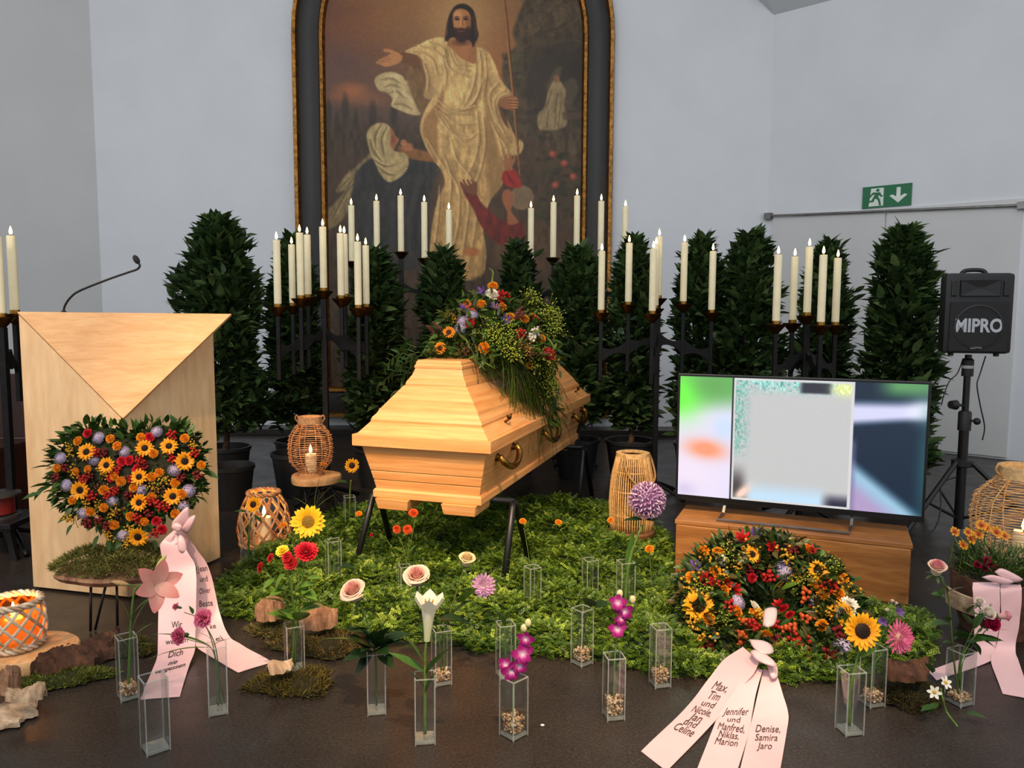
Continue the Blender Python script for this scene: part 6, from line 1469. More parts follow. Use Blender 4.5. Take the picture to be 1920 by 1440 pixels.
fold(rb, [gz(1404, 1198, .15), gz(1428, 1200, .15), gz(1446, 1208, .14), gz(1450, 1224, .135), gz(1430, 1226, .14), gz(1412, 1214, .145)]); fold(rb, [gz(1406, 1222, .14), gz(1416, 1218, .14), gz(1444, 1232, .13), gz(1458, 1250, .12), gz(1436, 1246, .125), gz(1416, 1236, .13)])
fold(rb, [gz(1430, 1172, .17), gz(1434, 1142, .18), gz(1456, 1140, .18), gz(1454, 1168, .17), gz(1440, 1176, .17)]); fold(rb, [gz(1438, 1244, .11), gz(1456, 1246, .10), gz(1458, 1270, .08), gz(1446, 1272, .08)], 'bow_end')

# ------------------------------------------------------------------ flower spray on the coffin
SPc = C2W(.0, -.18, 1.023); spr = thing('coffin_spray', 'large loose flower spray with trailing grasses lying on the coffin lid', 'flower arrangement', C2W(0, -.15, 1.023))
def crop4(x, y): return (640+x*.2708, 500+y*.2708)
def sp_at(x, y, dY=0.0):
    px, py = crop4(x, y)
    # depth from height: the spray is a mound over the lid, nearer flowers lie lower
    Yd = float(np.interp(y, [130, 350, 600, 700, 1000], [4.12, 3.92, 3.72, 3.85, 3.95]))
    if x > 1250: Yd += (x-1250)/1000*1.0
    return P(px, py, Yd+dY)-spr.location
def on_spray(kind, L, size):
    for it in L:
        x, y = it[:2]; s = it[2] if len(it) > 2 else size; p = sp_at(x, y); bloom(kind, spr, p, Vector((p.x*1.2+random.gauss(0, .2), -.75, p.z*1.6+.15+random.gauss(0, .15))), (1.0 if 'filler' in kind else 1.3)*s*random.uniform(.9, 1.1))
        q = p-Vector((0, .03, 0)); 
O = []; D = []
for k in range(1700):
    while True:
        x, y = random.uniform(540, 1500), random.uniform(190, 680)
        t = (x-1020)/ (470 if x > 1020 else 420); u = (y-660)/470
        if t*t+u*u < 1 and y < 690: break
    p = sp_at(x, y, random.uniform(-.02, .22)); O.append(p); D.append(Vector((p.x*2.0+random.gauss(0, .5), -.3+random.gauss(0, .5), p.z+random.gauss(0, .5))))
O = np.array(O); D = np.array(D); leaf_stuff('leaves', len(O), lambda n: (O, D), .055, .020, [(56, 84, 30), (74, 104, 38), (92, 120, 48), (48, 70, 28), (110, 118, 50)], spr)
mb = MB(); mb.ball((.02, .06, .055), 1.0, 20, 12, sc=(.19, .40, .075), R=rotm('Z', -YAW), col=lin((38, 48, 22))); mb.build('base_foam', 'moss', spr, True)
on_spray('button', [(1050, 138, .022), (868, 260), (968, 262), (1170, 355), (1270, 365), (1115, 280), (1385, 500), (988, 565, .024)], .020)
on_spray('orange_sunflower', [(745, 455, .030), (685, 565, .030), (1305, 680, .022)], .03)
on_spray('white_dahlia', [(1045, 195)], .034); on_spray('white_berries', [(1330, 460), (1310, 490)], .036)
on_spray('purple_star', [(985, 180), (1065, 290), (1135, 380), (850, 300)], .034)
on_spray('hydrangea', [(905, 335), (840, 380), (822, 430)], .030)
on_spray('red_star', [(900, 410, .034), (1110, 205, .03), (1420, 630, .03), (1140, 215, .026)], .03); on_spray('red_berries', [(1240, 470), (1100, 230), (1430, 600)], .032)
on_spray('astilbe', [(680, 435), (1220, 330), (1245, 350), (1200, 370), (640, 445), (1380, 610)], .034)
on_spray('lime_filler', [(1440, 320), (1130, 440), (1170, 540), (1430, 420), (1040, 470), (1400, 700), (1460, 360), (1180, 590), (1480, 440), (1390, 370), (1310, 240), (1410, 770), (1420, 830), (1360, 640), (1090, 500)], .058)
on_spray('brown_filler', [(870, 580, .055), (770, 360, .04), (1260, 560, .045), (1300, 600, .04)], .05); on_spray('yellow_filler', [(1100, 290), (780, 360), (1280, 570)], .036); on_spray('orange_berries', [(1330, 350), (900, 300), (1460, 620)], .03)
def strand(parent, pts, r, col, name='stem', m='leaf'):
    mb = MB(); q = catmull(pts, 6); mb.tube(q, [r*(1-.6*i/len(q)) for i in range(len(q))], 5, col=lin(col)); return mb.build(name, m, parent, True)
# trailing branch to the left and grasses falling over the side
for pts_, nl in (([(560, 610), (480, 650), (400, 690), (330, 760), (240, 840)], 9), ([(540, 590), (470, 610), (420, 600), (350, 640), (300, 700)], 8), ([(580, 640), (500, 690), (440, 740), (420, 790)], 6), ([(520, 560), (470, 540), (440, 520)], 5)):
    w = [sp_at(x, y, -.05) for x, y in pts_]; strand(spr, w, .003, (74, 96, 40), 'twig'); q = catmull(w, 8)
    for k in range(nl):
        i = int((k+1)/(nl+.5)*(len(q)-1)); t = (q[min(i+1, len(q)-1)]-q[i-1]).normalized()
        for s in (-1, 1): leaf('rose', spr, q[i], t*.7+Vector((.0, -.2, s*.7-.1)), random.uniform(.045, .062), random.uniform(-.5, .5), .6)
gb = MB(); gr_ = random.Random(12)
for k in range(150):
    s0_ = gr_.random(); x0_ = 940+220*s0_; x1_ = gr_.gauss(1330+80*s0_, 80); y1_ = gr_.uniform(780, 1150) if k < 120 else gr_.uniform(1150, 1400)
    if k % 6 == 0: x1_ = gr_.uniform(1000, 1250); y1_ = gr_.uniform(1000, 1250)
    A0 = sp_at(x0_, 640); kk = .5; A3 = P(*crop4(x1_, y1_), 3.80+(x1_-1000)/1000*1.15)-spr.location+Vector((.03, -.02, 0))
    A1 = A0.lerp(A3, .33)+Vector((.05, -.03, .10)); A2 = A0.lerp(A3, .70)+Vector((.05, -.03, .05)); q = catmull([A0, A1, A2, A3], 4); gb.tube(q, [.0026*(1-.75*i/len(q)) for i in range(len(q))], 3, col=jit(gr_.choice([(78, 104, 36), (96, 122, 44), (60, 84, 30)]), .15))
gb.build('trailing_grass', 'leaf', spr, True)['kind'] = 'stuff'
O = []; D = []
for k in range(420):
    t = random.random(); x = 960+480*t+random.gauss(0, 45); y = 650+430*t*t+random.gauss(0, 55); p = P(*crop4(x, y), 3.80+(x-1000)/1000*1.1)-spr.location+Vector((.02, -.03, .015)); O.append(p); D.append(Vector((.5+random.gauss(0, .3), -.1, -.9+random.gauss(0, .3))))
O = np.array(O); D = np.array(D); leaf_stuff('hanging_leaves', len(O), lambda n: (O, D), .07, .010, [(74, 98, 34), (92, 116, 42), (58, 80, 30)], spr)
O = []; D = []
for k in range(260):
    t = random.random(); x = 1400+60*t+random.gauss(0, 35); y = 640+420*t+random.gauss(0, 40); p = P(*crop4(x, y), 4.2+.35*t)-spr.location; O.append(p); D.append(Vector((random.gauss(.2, .4), -.3, -.5+random.gauss(0, .5))))
O = np.array(O); D = np.array(D); leaf_stuff('hanging_leaves', len(O), lambda n: (O, D), .05, .018, [(96, 116, 40), (124, 140, 50), (78, 92, 36)], spr)
for pts_ in ([(1000, 380), (1060, 330), (1040, 140), (1050, 40), (1020, 10)], [(1250, 480), (1400, 480), (1470, 560), (1480, 620)], [(820, 480), (860, 500), (890, 560), (910, 590)], [(880, 470), (960, 460), (1000, 480)], [(1280, 470), (1420, 490), (1490, 580)]):
    w = [sp_at(x, y) for x, y in pts_]; q = catmull(w, 6); mb = MB(); mb.tube(q, [.0075*math.sin(math.pi*(.15+.83*i/len(q))) for i in range(len(q))], 5, col=lin((122, 148, 62)), flat=.4); mb.build('grass_ear', 'leaf', spr, True)
for x, y, dx, dz in ((1000, 350, .5, .6), (1060, 360, -.3, .7), (1080, 400, .2, .3), (950, 370, -.8, .2), (900, 240, -.9, .2), (990, 430, .1, -.3), (1100, 430, .6, .2), (900, 430, -.5, .1)): leaf('broad', spr, sp_at(x, y), Vector((dx, -.6, dz)), .075, random.uniform(-.5, .5), .8)
# ------------------------------------------------------------------ square glass vases
def vase_mesh(w, h):
    mb = MB(); t = .0035; r = .004; o_, i_ = [], []
    def sq(hw, z, rad):
        pts = []
        for cx, cy, a0 in ((1, 1, 0), (-1, 1, 90), (-1, -1, 180), (1, -1, 270)):
            for k in range(3): a = math.radians(a0+45*k); pts.append((cx*(hw-rad)+rad*math.cos(a), cy*(hw-rad)+rad*math.sin(a), z))
        return pts
    rings = [sq(w/2-.001, 0, r), sq(w/2, .002, r), sq(w/2, h-.001, r), sq(w/2-t*.5, h, r*.7), sq(w/2-t, h-.001, r*.5), sq(w/2-t, .014, r*.5)]
    V = [v for g in rings for v in g]; n = 12
    F = [(i*n+k, i*n+(k+1) % n, (i+1)*n+(k+1) % n, (i+1)*n+k) for i in range(len(rings)-1) for k in range(n)]
    F += [tuple(range(n-1, -1, -1)), tuple((len(rings)-1)*n+k for k in range(n))]
    mb.add(V, F); return mb
def pebbles(w, h, z0, seed):
    rr = np.random.default_rng(seed); n = 340; a = w/2-.0065
    O = np.stack([rr.uniform(-a, a, n), rr.uniform(-a, a, n), z0+rr.uniform(.003, h, n)], 1)
    V = np.array([(1, 0, 0), (-1, 0, 0), (0, 1, 0), (0, -1, 0), (0, 0, 1), (0, 0, -1.)])*np.array([1, .7, .5]); F = [(0, 2, 4), (2, 1, 4), (1, 3, 4), (3, 0, 4), (2, 0, 5), (1, 2, 5), (3, 1, 5), (0, 3, 5)]
    C = np.array([lin(c) for c in ((232, 190, 146), (212, 160, 112), (244, 214, 180), (176, 126, 88), (248, 226, 200))])[rr.integers(0, 5, n)]
    return fast_mesh('gravel', V, F, rframes(rr.normal(0, 1, (n, 3)), rr.uniform(0, 6, n)), O, rr.uniform(.0045, .0078, n), C, 'pebble')
def vase(where, px, py, top, rot=0, gravel=0.0, w=.058, z=0.0, tilt=0):
    """px,py: pixel of the centre of its foot on the floor"""
    g = G(px, py, z); h = P(px, top, g.y).z-z
    v = thing('glass_vase', f'square clear glass vase {where}', 'vase', g, rotz=math.radians(rot))
    vase_mesh(w, h).build('glass', 'clear_glass', v, 40)
    mb = MB(); mb.box((0, 0, .0075), (w*.9, w*.9, .011)); mb.build('thick_base', 'glass_base', v, bevel=.002)
    mb = MB(); q = w/2-.0018
    for k in range(4):
        sx, sy = ((1, 1), (-1, 1), (-1, -1), (1, -1))[k]; tx, ty = ((1, 1), (-1, 1), (-1, -1), (1, -1))[(k+1) % 4]
        mb.box((sx*q, sy*q, h/2), (.0030, .0030, h*.995)); mb.box(((sx+tx)/2*q, (sy+ty)/2*q, h-.0015), (.0038 if sx == tx else w-.008, .0038 if sy == ty else w-.008, .0025))
    mb.build('glass_edge_glints', 'glass_base', v)['kind'] = 'stuff'  # whitish strips standing in for light refracted along rim and corners
    if gravel:
        o = put('gravel', pebbles(w, gravel, .014, int(px)), v); o['kind'] = 'stuff'
    return g, h
def stem_pts(pts, Y): return [P(x, y, Y+(d if d else 0)) for x, y, d in [(p+(0,))[:3] for p in pts]]
def flower(name, label, cat, base, pts, heads=(), leaves=(), r=.0032, col=(96, 132, 56), group=None, Y=None, blades=()):
    """pts: pixels of the stem from the vase foot upward (first point = base); heads: [(kind, index or pixel, dir, size)]; leaves: [(kind, px, py, dx, dz, len)]"""
    Y = Y or base.y; b0 = base+Vector((0, 0, .02))
    root = thing(name, label, cat, b0, group)
    w = [b0]+[P(x, y, Y+(e[0] if e else 0)) for x, y, *e in pts]; q = catmull(w, 6)
    mb = MB(); mb.tube(q, [r*(1-.35*i/len(q)) for i in range(len(q))], 7, col=lin(col)); mb.build('stem', 'leaf', root, True, world=True)
    for kind, x, y, d, s, *e in heads:
        p = P(x, y, Y+(e[0] if e else 0))-b0; bloom(kind, root, p, d, s)
    for kind, x, y, dx, dz, L, *e in leaves: leaf(kind, root, P(x, y, Y+(e[0] if e else 0))-b0, Vector((dx, e[1] if len(e) > 1 else random.uniform(-.5, .2), dz)), L, random.uniform(-.5, .5), e[2] if len(e) > 2 else 1.0)
    return root
FW = Vector((0, -1, .35))
# row in front, left to right ------------------------------------------------
b1, h1 = vase('holding the pink lily, with gravel, beside the dark bark', 241, 1308, 1192, 38, .035)
r_ = flower('pink_lily', 'pink lily with open bloom and pointed buds in the vase by the dark bark', 'flower', b1, [(243, 1230), (247, 1150), (255, 1105), (278, 1092)], [], [('long', 243, 1215, -.5, .9, .10), ('long', 246, 1200, .7, .9, .10), ('long', 248, 1180, .3, 1, .12), ('long', 246, 1170, -.2, 1, .13), ('long', 250, 1150, .6, .8, .09), ('long', 246, 1210, .9, .3, .08)], .0048, (96, 134, 58))
petal_head(r_, P(290, 1098, b1.y-.02)-r_.location, Vector((.62, -.55, .30)), .084, [(LILY_PETAL, math.radians(a), math.radians(46 if k % 2 else 36), s, .03, 'petal') for k, (a, s) in enumerate(((10, 1), (72, 1.05), (130, 1), (188, 1.1), (250, 1.1), (312, 1)))], name='lily_bloom')
for (x0_, y0_), (x1_, y1_), c, rr_ in (((262, 1100), (208, 1090), (196, 160, 110), .0085), ((280, 1085), (312, 1040), (206, 214, 120), .0085)):
    a_, b_ = P(x0_, y0_, b1.y), P(x1_, y1_, b1.y); m_ = a_.lerp(b_, .35)
    mb = MB(); mb.tube([a_.lerp(b_, t) for t in (0, .36, .45, .6, .75, .9, 1)], [.002, .0025, rr_*.6, rr_, rr_, rr_*.6, .001], 9, col=[lin((96, 132, 56))]*2+[lin(c)]*5); mb.build('lily_bud', 'petal', r_, True, world=True)
vase('standing empty at the front left', 292, 1405, 1268, 40, 0, .066)
b3, _ = vase('holding pink carnations before the heart wreath ribbon', 410, 1335, 1208, 20, 0)
flower('pink_carnation', 'fluffy pink carnation, rightmost of three before the ribbon', 'flower', b3, [(408, 1260), (398, 1205), (384, 1168)], [('carnation', 382, 1160, Vector((-.2, -.8, .5)), .037)], [('long', 400, 1210, .8, .7, .06), ('long', 398, 1200, -.6, .6, .06)], .0022, (110, 132, 92))
flower('pink_carnation', 'fluffy pink carnation, lowest of three before the ribbon', 'flower', b3+Vector((.008, .006, 0)), [(406, 1260), (396, 1215), (350, 1198)], [('carnation', 338, 1192, Vector((-.5, -.8, .2)), .034)], [('blade', 396, 1215, -1, .25, .18), ('blade', 396, 1212, -1, .45, .2), ('blade', 398, 1210, .8, .5, .13)], .002, (110, 132, 92))
flower('pink_carnation', 'small half-open pink carnation, topmost of three before the ribbon', 'flower', b3+Vector((-.008, .01, 0)), [(410, 1260), (400, 1200), (372, 1160), (345, 1148)], [('carnation', 332, 1138, Vector((-.9, -.3, .35)), .017)], [('rose', 362, 1152, -.3, .8, .03), ('rose', 366, 1156, .5, .8, .03)], .002, (110, 132, 92))
b4, _ = vase('holding the red zinnias on the moss mound', 553, 1256, 1170, 25, 0, .06, .02)
zl = [('broad', 520, 1095, -.9, .1, .06), ('broad', 535, 1075, -.5, -.5, .06), ('broad', 560, 1100, .8, .3, .06), ('broad', 545, 1110, -.7, .4, .06), ('broad', 575, 1085, .8, .2, .05), ('broad', 530, 1130, -.8, .6, .07), ('broad', 570, 1140, .8, .7, .08), ('broad', 552, 1120, .2, .9, .07), ('long', 545, 1165, -.4, .9, .09), ('long', 560, 1165, .4, .9, .09)]
flower('red_zinnia', 'large crimson zinnia, highest red bloom in the zinnia vase', 'flower', b4, [(556, 1180), (566, 1090), (573, 1042)], [('red_zinnia', 574, 1036, Vector((.2, -.6, .8)), .046)], zl[2:3]+zl[4:5]+zl[6:8]+[('broad', 556, 1150, .9, .5, .09), ('broad', 552, 1160, -.9, .6, .09), ('broad', 560, 1125, .6, .9, .08), ('broad', 548, 1135, -.6, .8, .08), ('broad', 558, 1165, .5, .9, .10, 0, -.6), ('broad', 550, 1168, -.4, .9, .10, 0, -.6), ('broad', 565, 1105, .9, -.2, .07), ('broad', 540, 1100, -.9, -.2, .07)])
flower('red_zinnia', 'bright red zinnia just below the large crimson one', 'flower', b4+Vector((-.008, -.006, 0)), [(552, 1180), (548, 1110), (546, 1064)], [('red_dahlia', 545, 1056, Vector((.1, -.9, .5)), .028), ('red_dahlia', 538, 1044, Vector((-.2, -.8, .6)), .022)], zl[3:4]+zl[5:6]+zl[1:2]+zl[8:9])
flower('red_zinnia', 'small red zinnia drooping at the left of the zinnia vase', 'flower', b4+Vector((-.012, .006, 0)), [(550, 1180), (530, 1110), (500, 1075)], [('red_dahlia', 490, 1064, Vector((-.8, -.6, .3)), .022)], zl[:1]+[('broad', 515, 1085, -.7, -.4, .05)])
flower('yellow_zinnia', 'yellow zinnia above the red zinnias', 'flower', b4+Vector((0, .012, 0)), [(552, 1180), (545, 1100), (532, 1045)], [('yellow_zinnia', 530, 1034, Vector((-.1, -.7, .7)), .026), ('red_dahlia', 508, 1046, Vector((-.6, -.6, .5)), .018)], [('broad', 545, 1075, .2, .8, .05), ('broad', 538, 1060, -.8, .3, .045)])
b5, _ = vase('holding the blush rose with dark leaves', 706, 1334, 1220, 12, 0)
flower('rose', 'blush pink rose, left of the two, above dark leaves', 'flower', b5, [(704, 1230), (690, 1170), (672, 1126)], [('blush_rose', 665, 1112, Vector((-.3, -.5, .9)), .050)], [('dark', 700, 1215, -.9, .6, .09), ('dark', 702, 1212, .9, .5, .09), ('dark', 700, 1205, -.5, 1, .10), ('dark', 705, 1205, .5, .9, .09), ('dark', 698, 1220, -1, -.3, .09), ('dark', 700, 1222, -.6, -.6, .07), ('dark', 690, 1180, -.9, .3, .07), ('dark', 712, 1215, .9, .2, .10), ('blade', 705, 1210, .2, 1, .16), ('blade', 705, 1210, .6, 1, .15), ('dark', 704, 1218, -.8, .9, .11, 0, -.6), ('dark', 706, 1216, .7, .9, .11, 0, -.6), ('dark', 702, 1222, -.9, .1, .10, 0, -.5), ('dark', 710, 1222, .6, -.1, .09, 0, -.7), ('dark', 700, 1224, -.8, -.7, .09, 0, -.3), ('dark', 706, 1214, .1, 1, .10, 0, -.5), ('dark', 700, 1200, -.9, .5, .10), ('dark', 712, 1206, .9, .5, .10), ('dark', 704, 1216, -.3, .5, .10, 0, -.9), ('dark', 708, 1216, .4, .4, .10, 0, -.9), ('blade', 708, 1212, 1, .6, .16), ('blade', 704, 1212, -1, .5, .16)], .0032, (84, 110, 52))
b6, _ = vase('holding the white trumpet lily', 797, 1388, 1265, 8, 0, .06)
flower('white_lily', 'white trumpet lily with long green leaves, front row', 'flower', b6, [(797, 1280), (797, 1230), (799, 1205)], [('trumpet_lily', 803, 1158, Vector((.06, -.02, 1)), .070)], [('long', 796, 1260, -.9, .9, .12, 0, -.2, 1.6), ('long', 798, 1265, .5, 1, .14, 0, -.2, 1.8), ('long', 796, 1250, -.3, 1, .12, 0, -.1, 1.6), ('long', 798, 1300, .2, .9, .10, 0, -.2, 1.6), ('long', 795, 1290, -.4, .9, .09, 0, -.2, 1.6)], .0052, (120, 152, 70))
b7, _ = vase('with gravel half hidden behind the white lily', 828, 1280, 1178, 20, .03)
flower('rose', 'blush pink rose, right of the two, above the white lily', 'flower', b7, [(822, 1190), (800, 1130), (788, 1098)], [('blush_rose', 782, 1084, Vector((-.05, -.5, .9)), .052)], [('dark', 822, 1160, .9, .3, .09), ('dark', 820, 1170, -.7, .5, .08), ('blade', 825, 1190, .8, .4, .12), ('blade', 822, 1190, -.6, .3, .14)], .003, (84, 110, 52))
flower('rose', 'small cream rose behind the lilac dahlia', 'flower', b7+Vector((.01, .01, 0)), [(834, 1190), (856, 1110), (870, 1068)], [('cream_rose', 875, 1052, Vector((.15, -.3, .95)), .040, .02)], [('dark', 850, 1150, .6, .8, .09), ('dark', 846, 1160, .9, -.2, .08), ('broad', 866, 1130, .5, .9, .10)], .003, (110, 128, 62))
b8, _ = vase('half hidden behind the first orchid vase', 948, 1268, 1168, 15, 0)
flower('dahlia', 'lilac and white dahlia above the orchid', 'flower', b8, [(946, 1180), (930, 1140), (915, 1112)], [('lilac_dahlia', 908, 1097, Vector((-.2, -.95, .2)), .046)], [('long', 945, 1170, .3, 1, .10), ('long', 948, 1175, -.3, 1, .11), ('long', 940, 1160, .6, .8, .08)], .0036, (92, 122, 60))
def orchid(where, base, stem, blooms, bud):
    r_ = flower('orchid', f'magenta and white orchid spray {where}', 'flower', base, stem, [], [], .0028, (120, 150, 76))
    for x, y, s, rl in blooms:
        h = petal_head(r_, P(x, y, base.y-.012)-r_.location, Vector((random.uniform(-.4, .4), -1, random.uniform(-.1, .3))), s, [(ORCHID_PETAL, math.radians(90+rl+a), math.radians(14), k, .02, 'petal') for a, k in ((0, 1), (72, 1.15), (144, .95), (216, .95), (288, 1.15))]+[(ORCHID_LIP, math.radians(270+rl), math.radians(35), 1, .02, 'lip')], name='orchid_bloom')
    for x, y in bud:
        mb = MB(); c = P(x, y, base.y); mb.ball(c, .010, 8, 6, sc=(1, .8, 1.3), col=lin((232, 226, 170))); mb.build('bud', 'petal', r_, True, world=True)
b9, _ = vase('with gravel, holding the orchid in the middle of the front row', 963, 1378, 1268, 44, .048, .062)
orchid('in the vase in the middle of the front row', b9, [(962, 1300), (968, 1250), (984, 1200), (988, 1168)], [(958, 1258, .052, 0), (980, 1226, .050, 15), (986, 1198, .040, -10), (974, 1248, .042, 20), (948, 1246, .036, -20)], [(990, 1168), (982, 1178)])
b11, _ = vase('with gravel, holding the orchid near the round wreath ribbon', 1150, 1344, 1228, 10, .048)
orchid('in the vase nearest the round wreath ribbon', b11, [(1152, 1250), (1156, 1200), (1164, 1150), (1162, 1118)], [(1157, 1180, .044, 0), (1172, 1146, .044, 20), (1158, 1130, .042, -10), (1164, 1160, .036, 10)], [(1162, 1113), (1186, 1124)])
b10, _ = vase('with gravel and one dark leaf at the edge of the greenery', 1091, 1244, 1140, 38, .042)
r_ = flower('leaf_stem', 'single dark rounded leaf on a stem in the vase at the greenery edge', 'plant', b10, [(1095, 1180), (1104, 1145), (1118, 1125)], [], [('dark', 1108, 1138, -.3, .9, .07, 0, -.5, 1.6), ('dark', 1112, 1135, .9, .4, .06, 0, -.4, 1.5)], .0022, (70, 90, 44))
b12, _ = vase('with gravel, nearest the round wreath, holding an orange button flower', 1237, 1284, 1174, 12, .042)
def button_stem(where, base, pts, head, Y=None, leaves=(), size=.016, extra=()):
    return flower('button_flower', f'orange button flower on a thin stem {where}', 'flower', base, pts, [('button', head[0], head[1]+4, Vector((random.uniform(-.2, .2), -.5, .85)), size)]+list(extra), leaves, .0018, (110, 134, 62), Y=Y)
button_stem('in the vase nearest the round wreath', b12, [(1234, 1180), (1224, 1110), (1220, 1070), (1218, 1036)], (1218, 1026), None, [('long', 1224, 1090, .9, .5, .05), ('long', 1222, 1100, -.8, .5, .05), ('blade', 1236, 1190, .5, .9, .14), ('blade', 1236, 1180, .3, 1, .12)])
b13, _ = vase('holding the sunflower, front right', 1592, 1372, 1254, 10, 0, .06)
def cut_sunflower(where, base, stem, x, y, d, size, petal=None, n=21, leaves=(), core='sunflower', Y=None, label0='yellow sunflower'):
    r_ = flower('sunflower', f'{label0} {where}', 'flower', base, stem, [], leaves, .0055, (112, 140, 62), Y=Y)
    disc = [m_ for pn, m_ in HEADS[core] if pn == 'disc'][0]; sep = [m_ for pn, m_ in HEADS[core] if pn == 'sepals'][0]; rd = random.Random(int(x)); dr = {'sunflower': .40, 'lemon_sunflower': .34}[core]*.88
    pet = [(petal or SUN_PETAL, 2*math.pi*k/n+rd.uniform(-.08, .08), math.radians(rd.uniform(2, 18)), rd.uniform(.9, 1.12), dr, 'petal') for k in range(n)]+[(petal or SUN_PETAL, 2*math.pi*(k+.5)/(n-5), math.radians(rd.uniform(20, 32)), rd.uniform(.75, .95), dr*.95, 'petal') for k in range(n-5)]
    h = petal_head(r_, P(x, y, (Y or base.y)-.012)-r_.location, d, size, pet, name='flower_head', core=disc); put('sepals', sep, h)
    return r_
cut_sunflower('with dark centre beside the round wreath, front right', b13, [(1594, 1300), (1606, 1240), (1616, 1210)], 1617, 1183, Vector((-.05, -.95, .3)), .058, leaves=[('broad', 1608, 1232, .8, .7, .06)])
b14, _ = vase('with gravel behind the sunflower vase', 1634, 1320, 1212, 15, .03)
flower('aster', 'round bright pink aster beside the sunflower', 'flower', b14, [(1638, 1250), (1655, 1225), (1678, 1200)], [('pink_aster', 1683, 1194, Vector((.3, -.9, .25)), .056)], [], .0034)
flower('lisianthus', 'dark purple lisianthus with pale buds behind the pink aster', 'flower', b14+Vector((0, .012, 0)), [(1640, 1230), (1660, 1180), (1676, 1160)], [('purple_star', 1683, 1148, Vector((.2, -.8, .5)), .026), ('purple_star', 1655, 1165, Vector((-.4, -.8, .3)), .024), ('white_bud', 1673, 1128, Vector((0, -.3, 1)), .010), ('white_bud', 1664, 1145, Vector((-.3, -.3, 1)), .010), ('white_bud', 1680, 1132, Vector((.3, -.3, 1)), .009)], [('long', 1668, 1160, .5, .9, .05)], .002)
b15, _ = vase('holding mixed roses, far right of the front row', 1798, 1318, 1218, 22, .02, .062)
flower('rose', 'cream rose with pink tips on a tall stem at the right', 'flower', b15, [(1790, 1250), (1784, 1180), (1778, 1120), (1766, 1085)], [('pink_tip_rose', 1756, 1068, Vector((-.1, -.4, .95)), .044)], [('rose', 1776, 1120, -.9, .4, .06), ('rose', 1774, 1112, .8, .7, .06), ('rose', 1770, 1100, -.5, -.8, .05), ('rose', 1768, 1095, .6, -.6, .04), ('rose', 1782, 1170, -1, .3, .08), ('rose', 1780, 1165, -.8, .8, .05), ('rose', 1786, 1200, .9, .6, .07)], .0032, (100, 120, 58))
flower('crimson_rose', 'small crimson rose below the white one in the mixed vase', 'flower', b15+Vector((.008, 0, 0)), [(1802, 1240), (1830, 1190), (1850, 1172)], [('crimson_bud', 1854, 1170, Vector((.2, -.8, .4)), .046)], [('rose', 1830, 1195, .8, -.2, .06), ('rose', 1838, 1200, 1, .2, .07), ('rose', 1826, 1180, .3, .9, .07), ('rose', 1820, 1200, .5, -.5, .06)], .0024)
flower('white_rose', 'small white rose in the mixed vase at the right', 'flower', b15+Vector((0, .010, 0)), [(1800, 1240), (1824, 1180), (1842, 1155)], [('white_bud', 1848, 1152, Vector((.2, -.7, .6)), .042), ('white_bud', 1836, 1130, Vector((-.1, -.5, .8)), .026), ('white_bud', 1858, 1134, Vector((.2, -.5, .8)), .010)], [('rose', 1816, 1170, -.4, .8, .07), ('rose', 1814, 1150, .2, 1, .05), ('rose', 1806, 1200, -.5, .9, .08, 0, -.5), ('rose', 1812, 1205, .6, .6, .08, 0, -.6), ('rose', 1800, 1210, -.9, .4, .07), ('rose', 1820, 1190, .9, -.1, .08)], .0022)
flower('pink_rose', 'small pale pink rosebud at the right end of the mixed vase', 'flower', b15+Vector((.012, .010, 0)), [(1806, 1240), (1850, 1180), (1872, 1158)], [('pink_bud', 1880, 1155, Vector((.8, -.5, .3)), .032)], [('long', 1850, 1190, .9, -.1, .06), ('long', 1860, 1185, .9, .3, .06)], .002)
# fallen white narcissus-like stem on the floor
f0 = G(1795, 1362, .01); nf_ = thing('white_daisy', 'cut stem with two white star flowers lying before the mixed vase', 'flower', f0)
fy_ = f0.y
mb = MB(); mb.tube(catmull([f0, G(1775, 1335, .02), P(1768, 1312, fy_+.05), P(1764, 1290, fy_+.06)], 5), .003, 6, col=lin((120, 150, 70))); mb.build('stem', 'leaf', nf_, True, world=True)
for x, y, s, d in ((1773, 1280, .030, Vector((.3, -.8, .6))), (1752, 1298, .030, Vector((-.4, -.8, .4)))):
    c = MB(); dome(c, .2, .16, (206, 160, 40), (236, 196, 60), 12, 3); cm_ = c.mesh('daisy_disc', True, mat='petal')
    petal_head(nf_, P(x, y, fy_+.05)-f0, d, s, [(WHITE_PETAL, k*math.pi/3, .15, 1.05, .12, 'petal') for k in range(6)], name='daisy_disc', core=cm_)
for x, y, dx, dz, L in ((1748, 1262, -.5, .9, .06), (1756, 1325, -1, .1, .06), (1810, 1338, 1, .1, .06), (1760, 1318, -.8, -.3, .05)): leaf('rose', nf_, P(x, y, fy_+.04)-f0, Vector((dx, -.3, dz)), L, 0, .9)
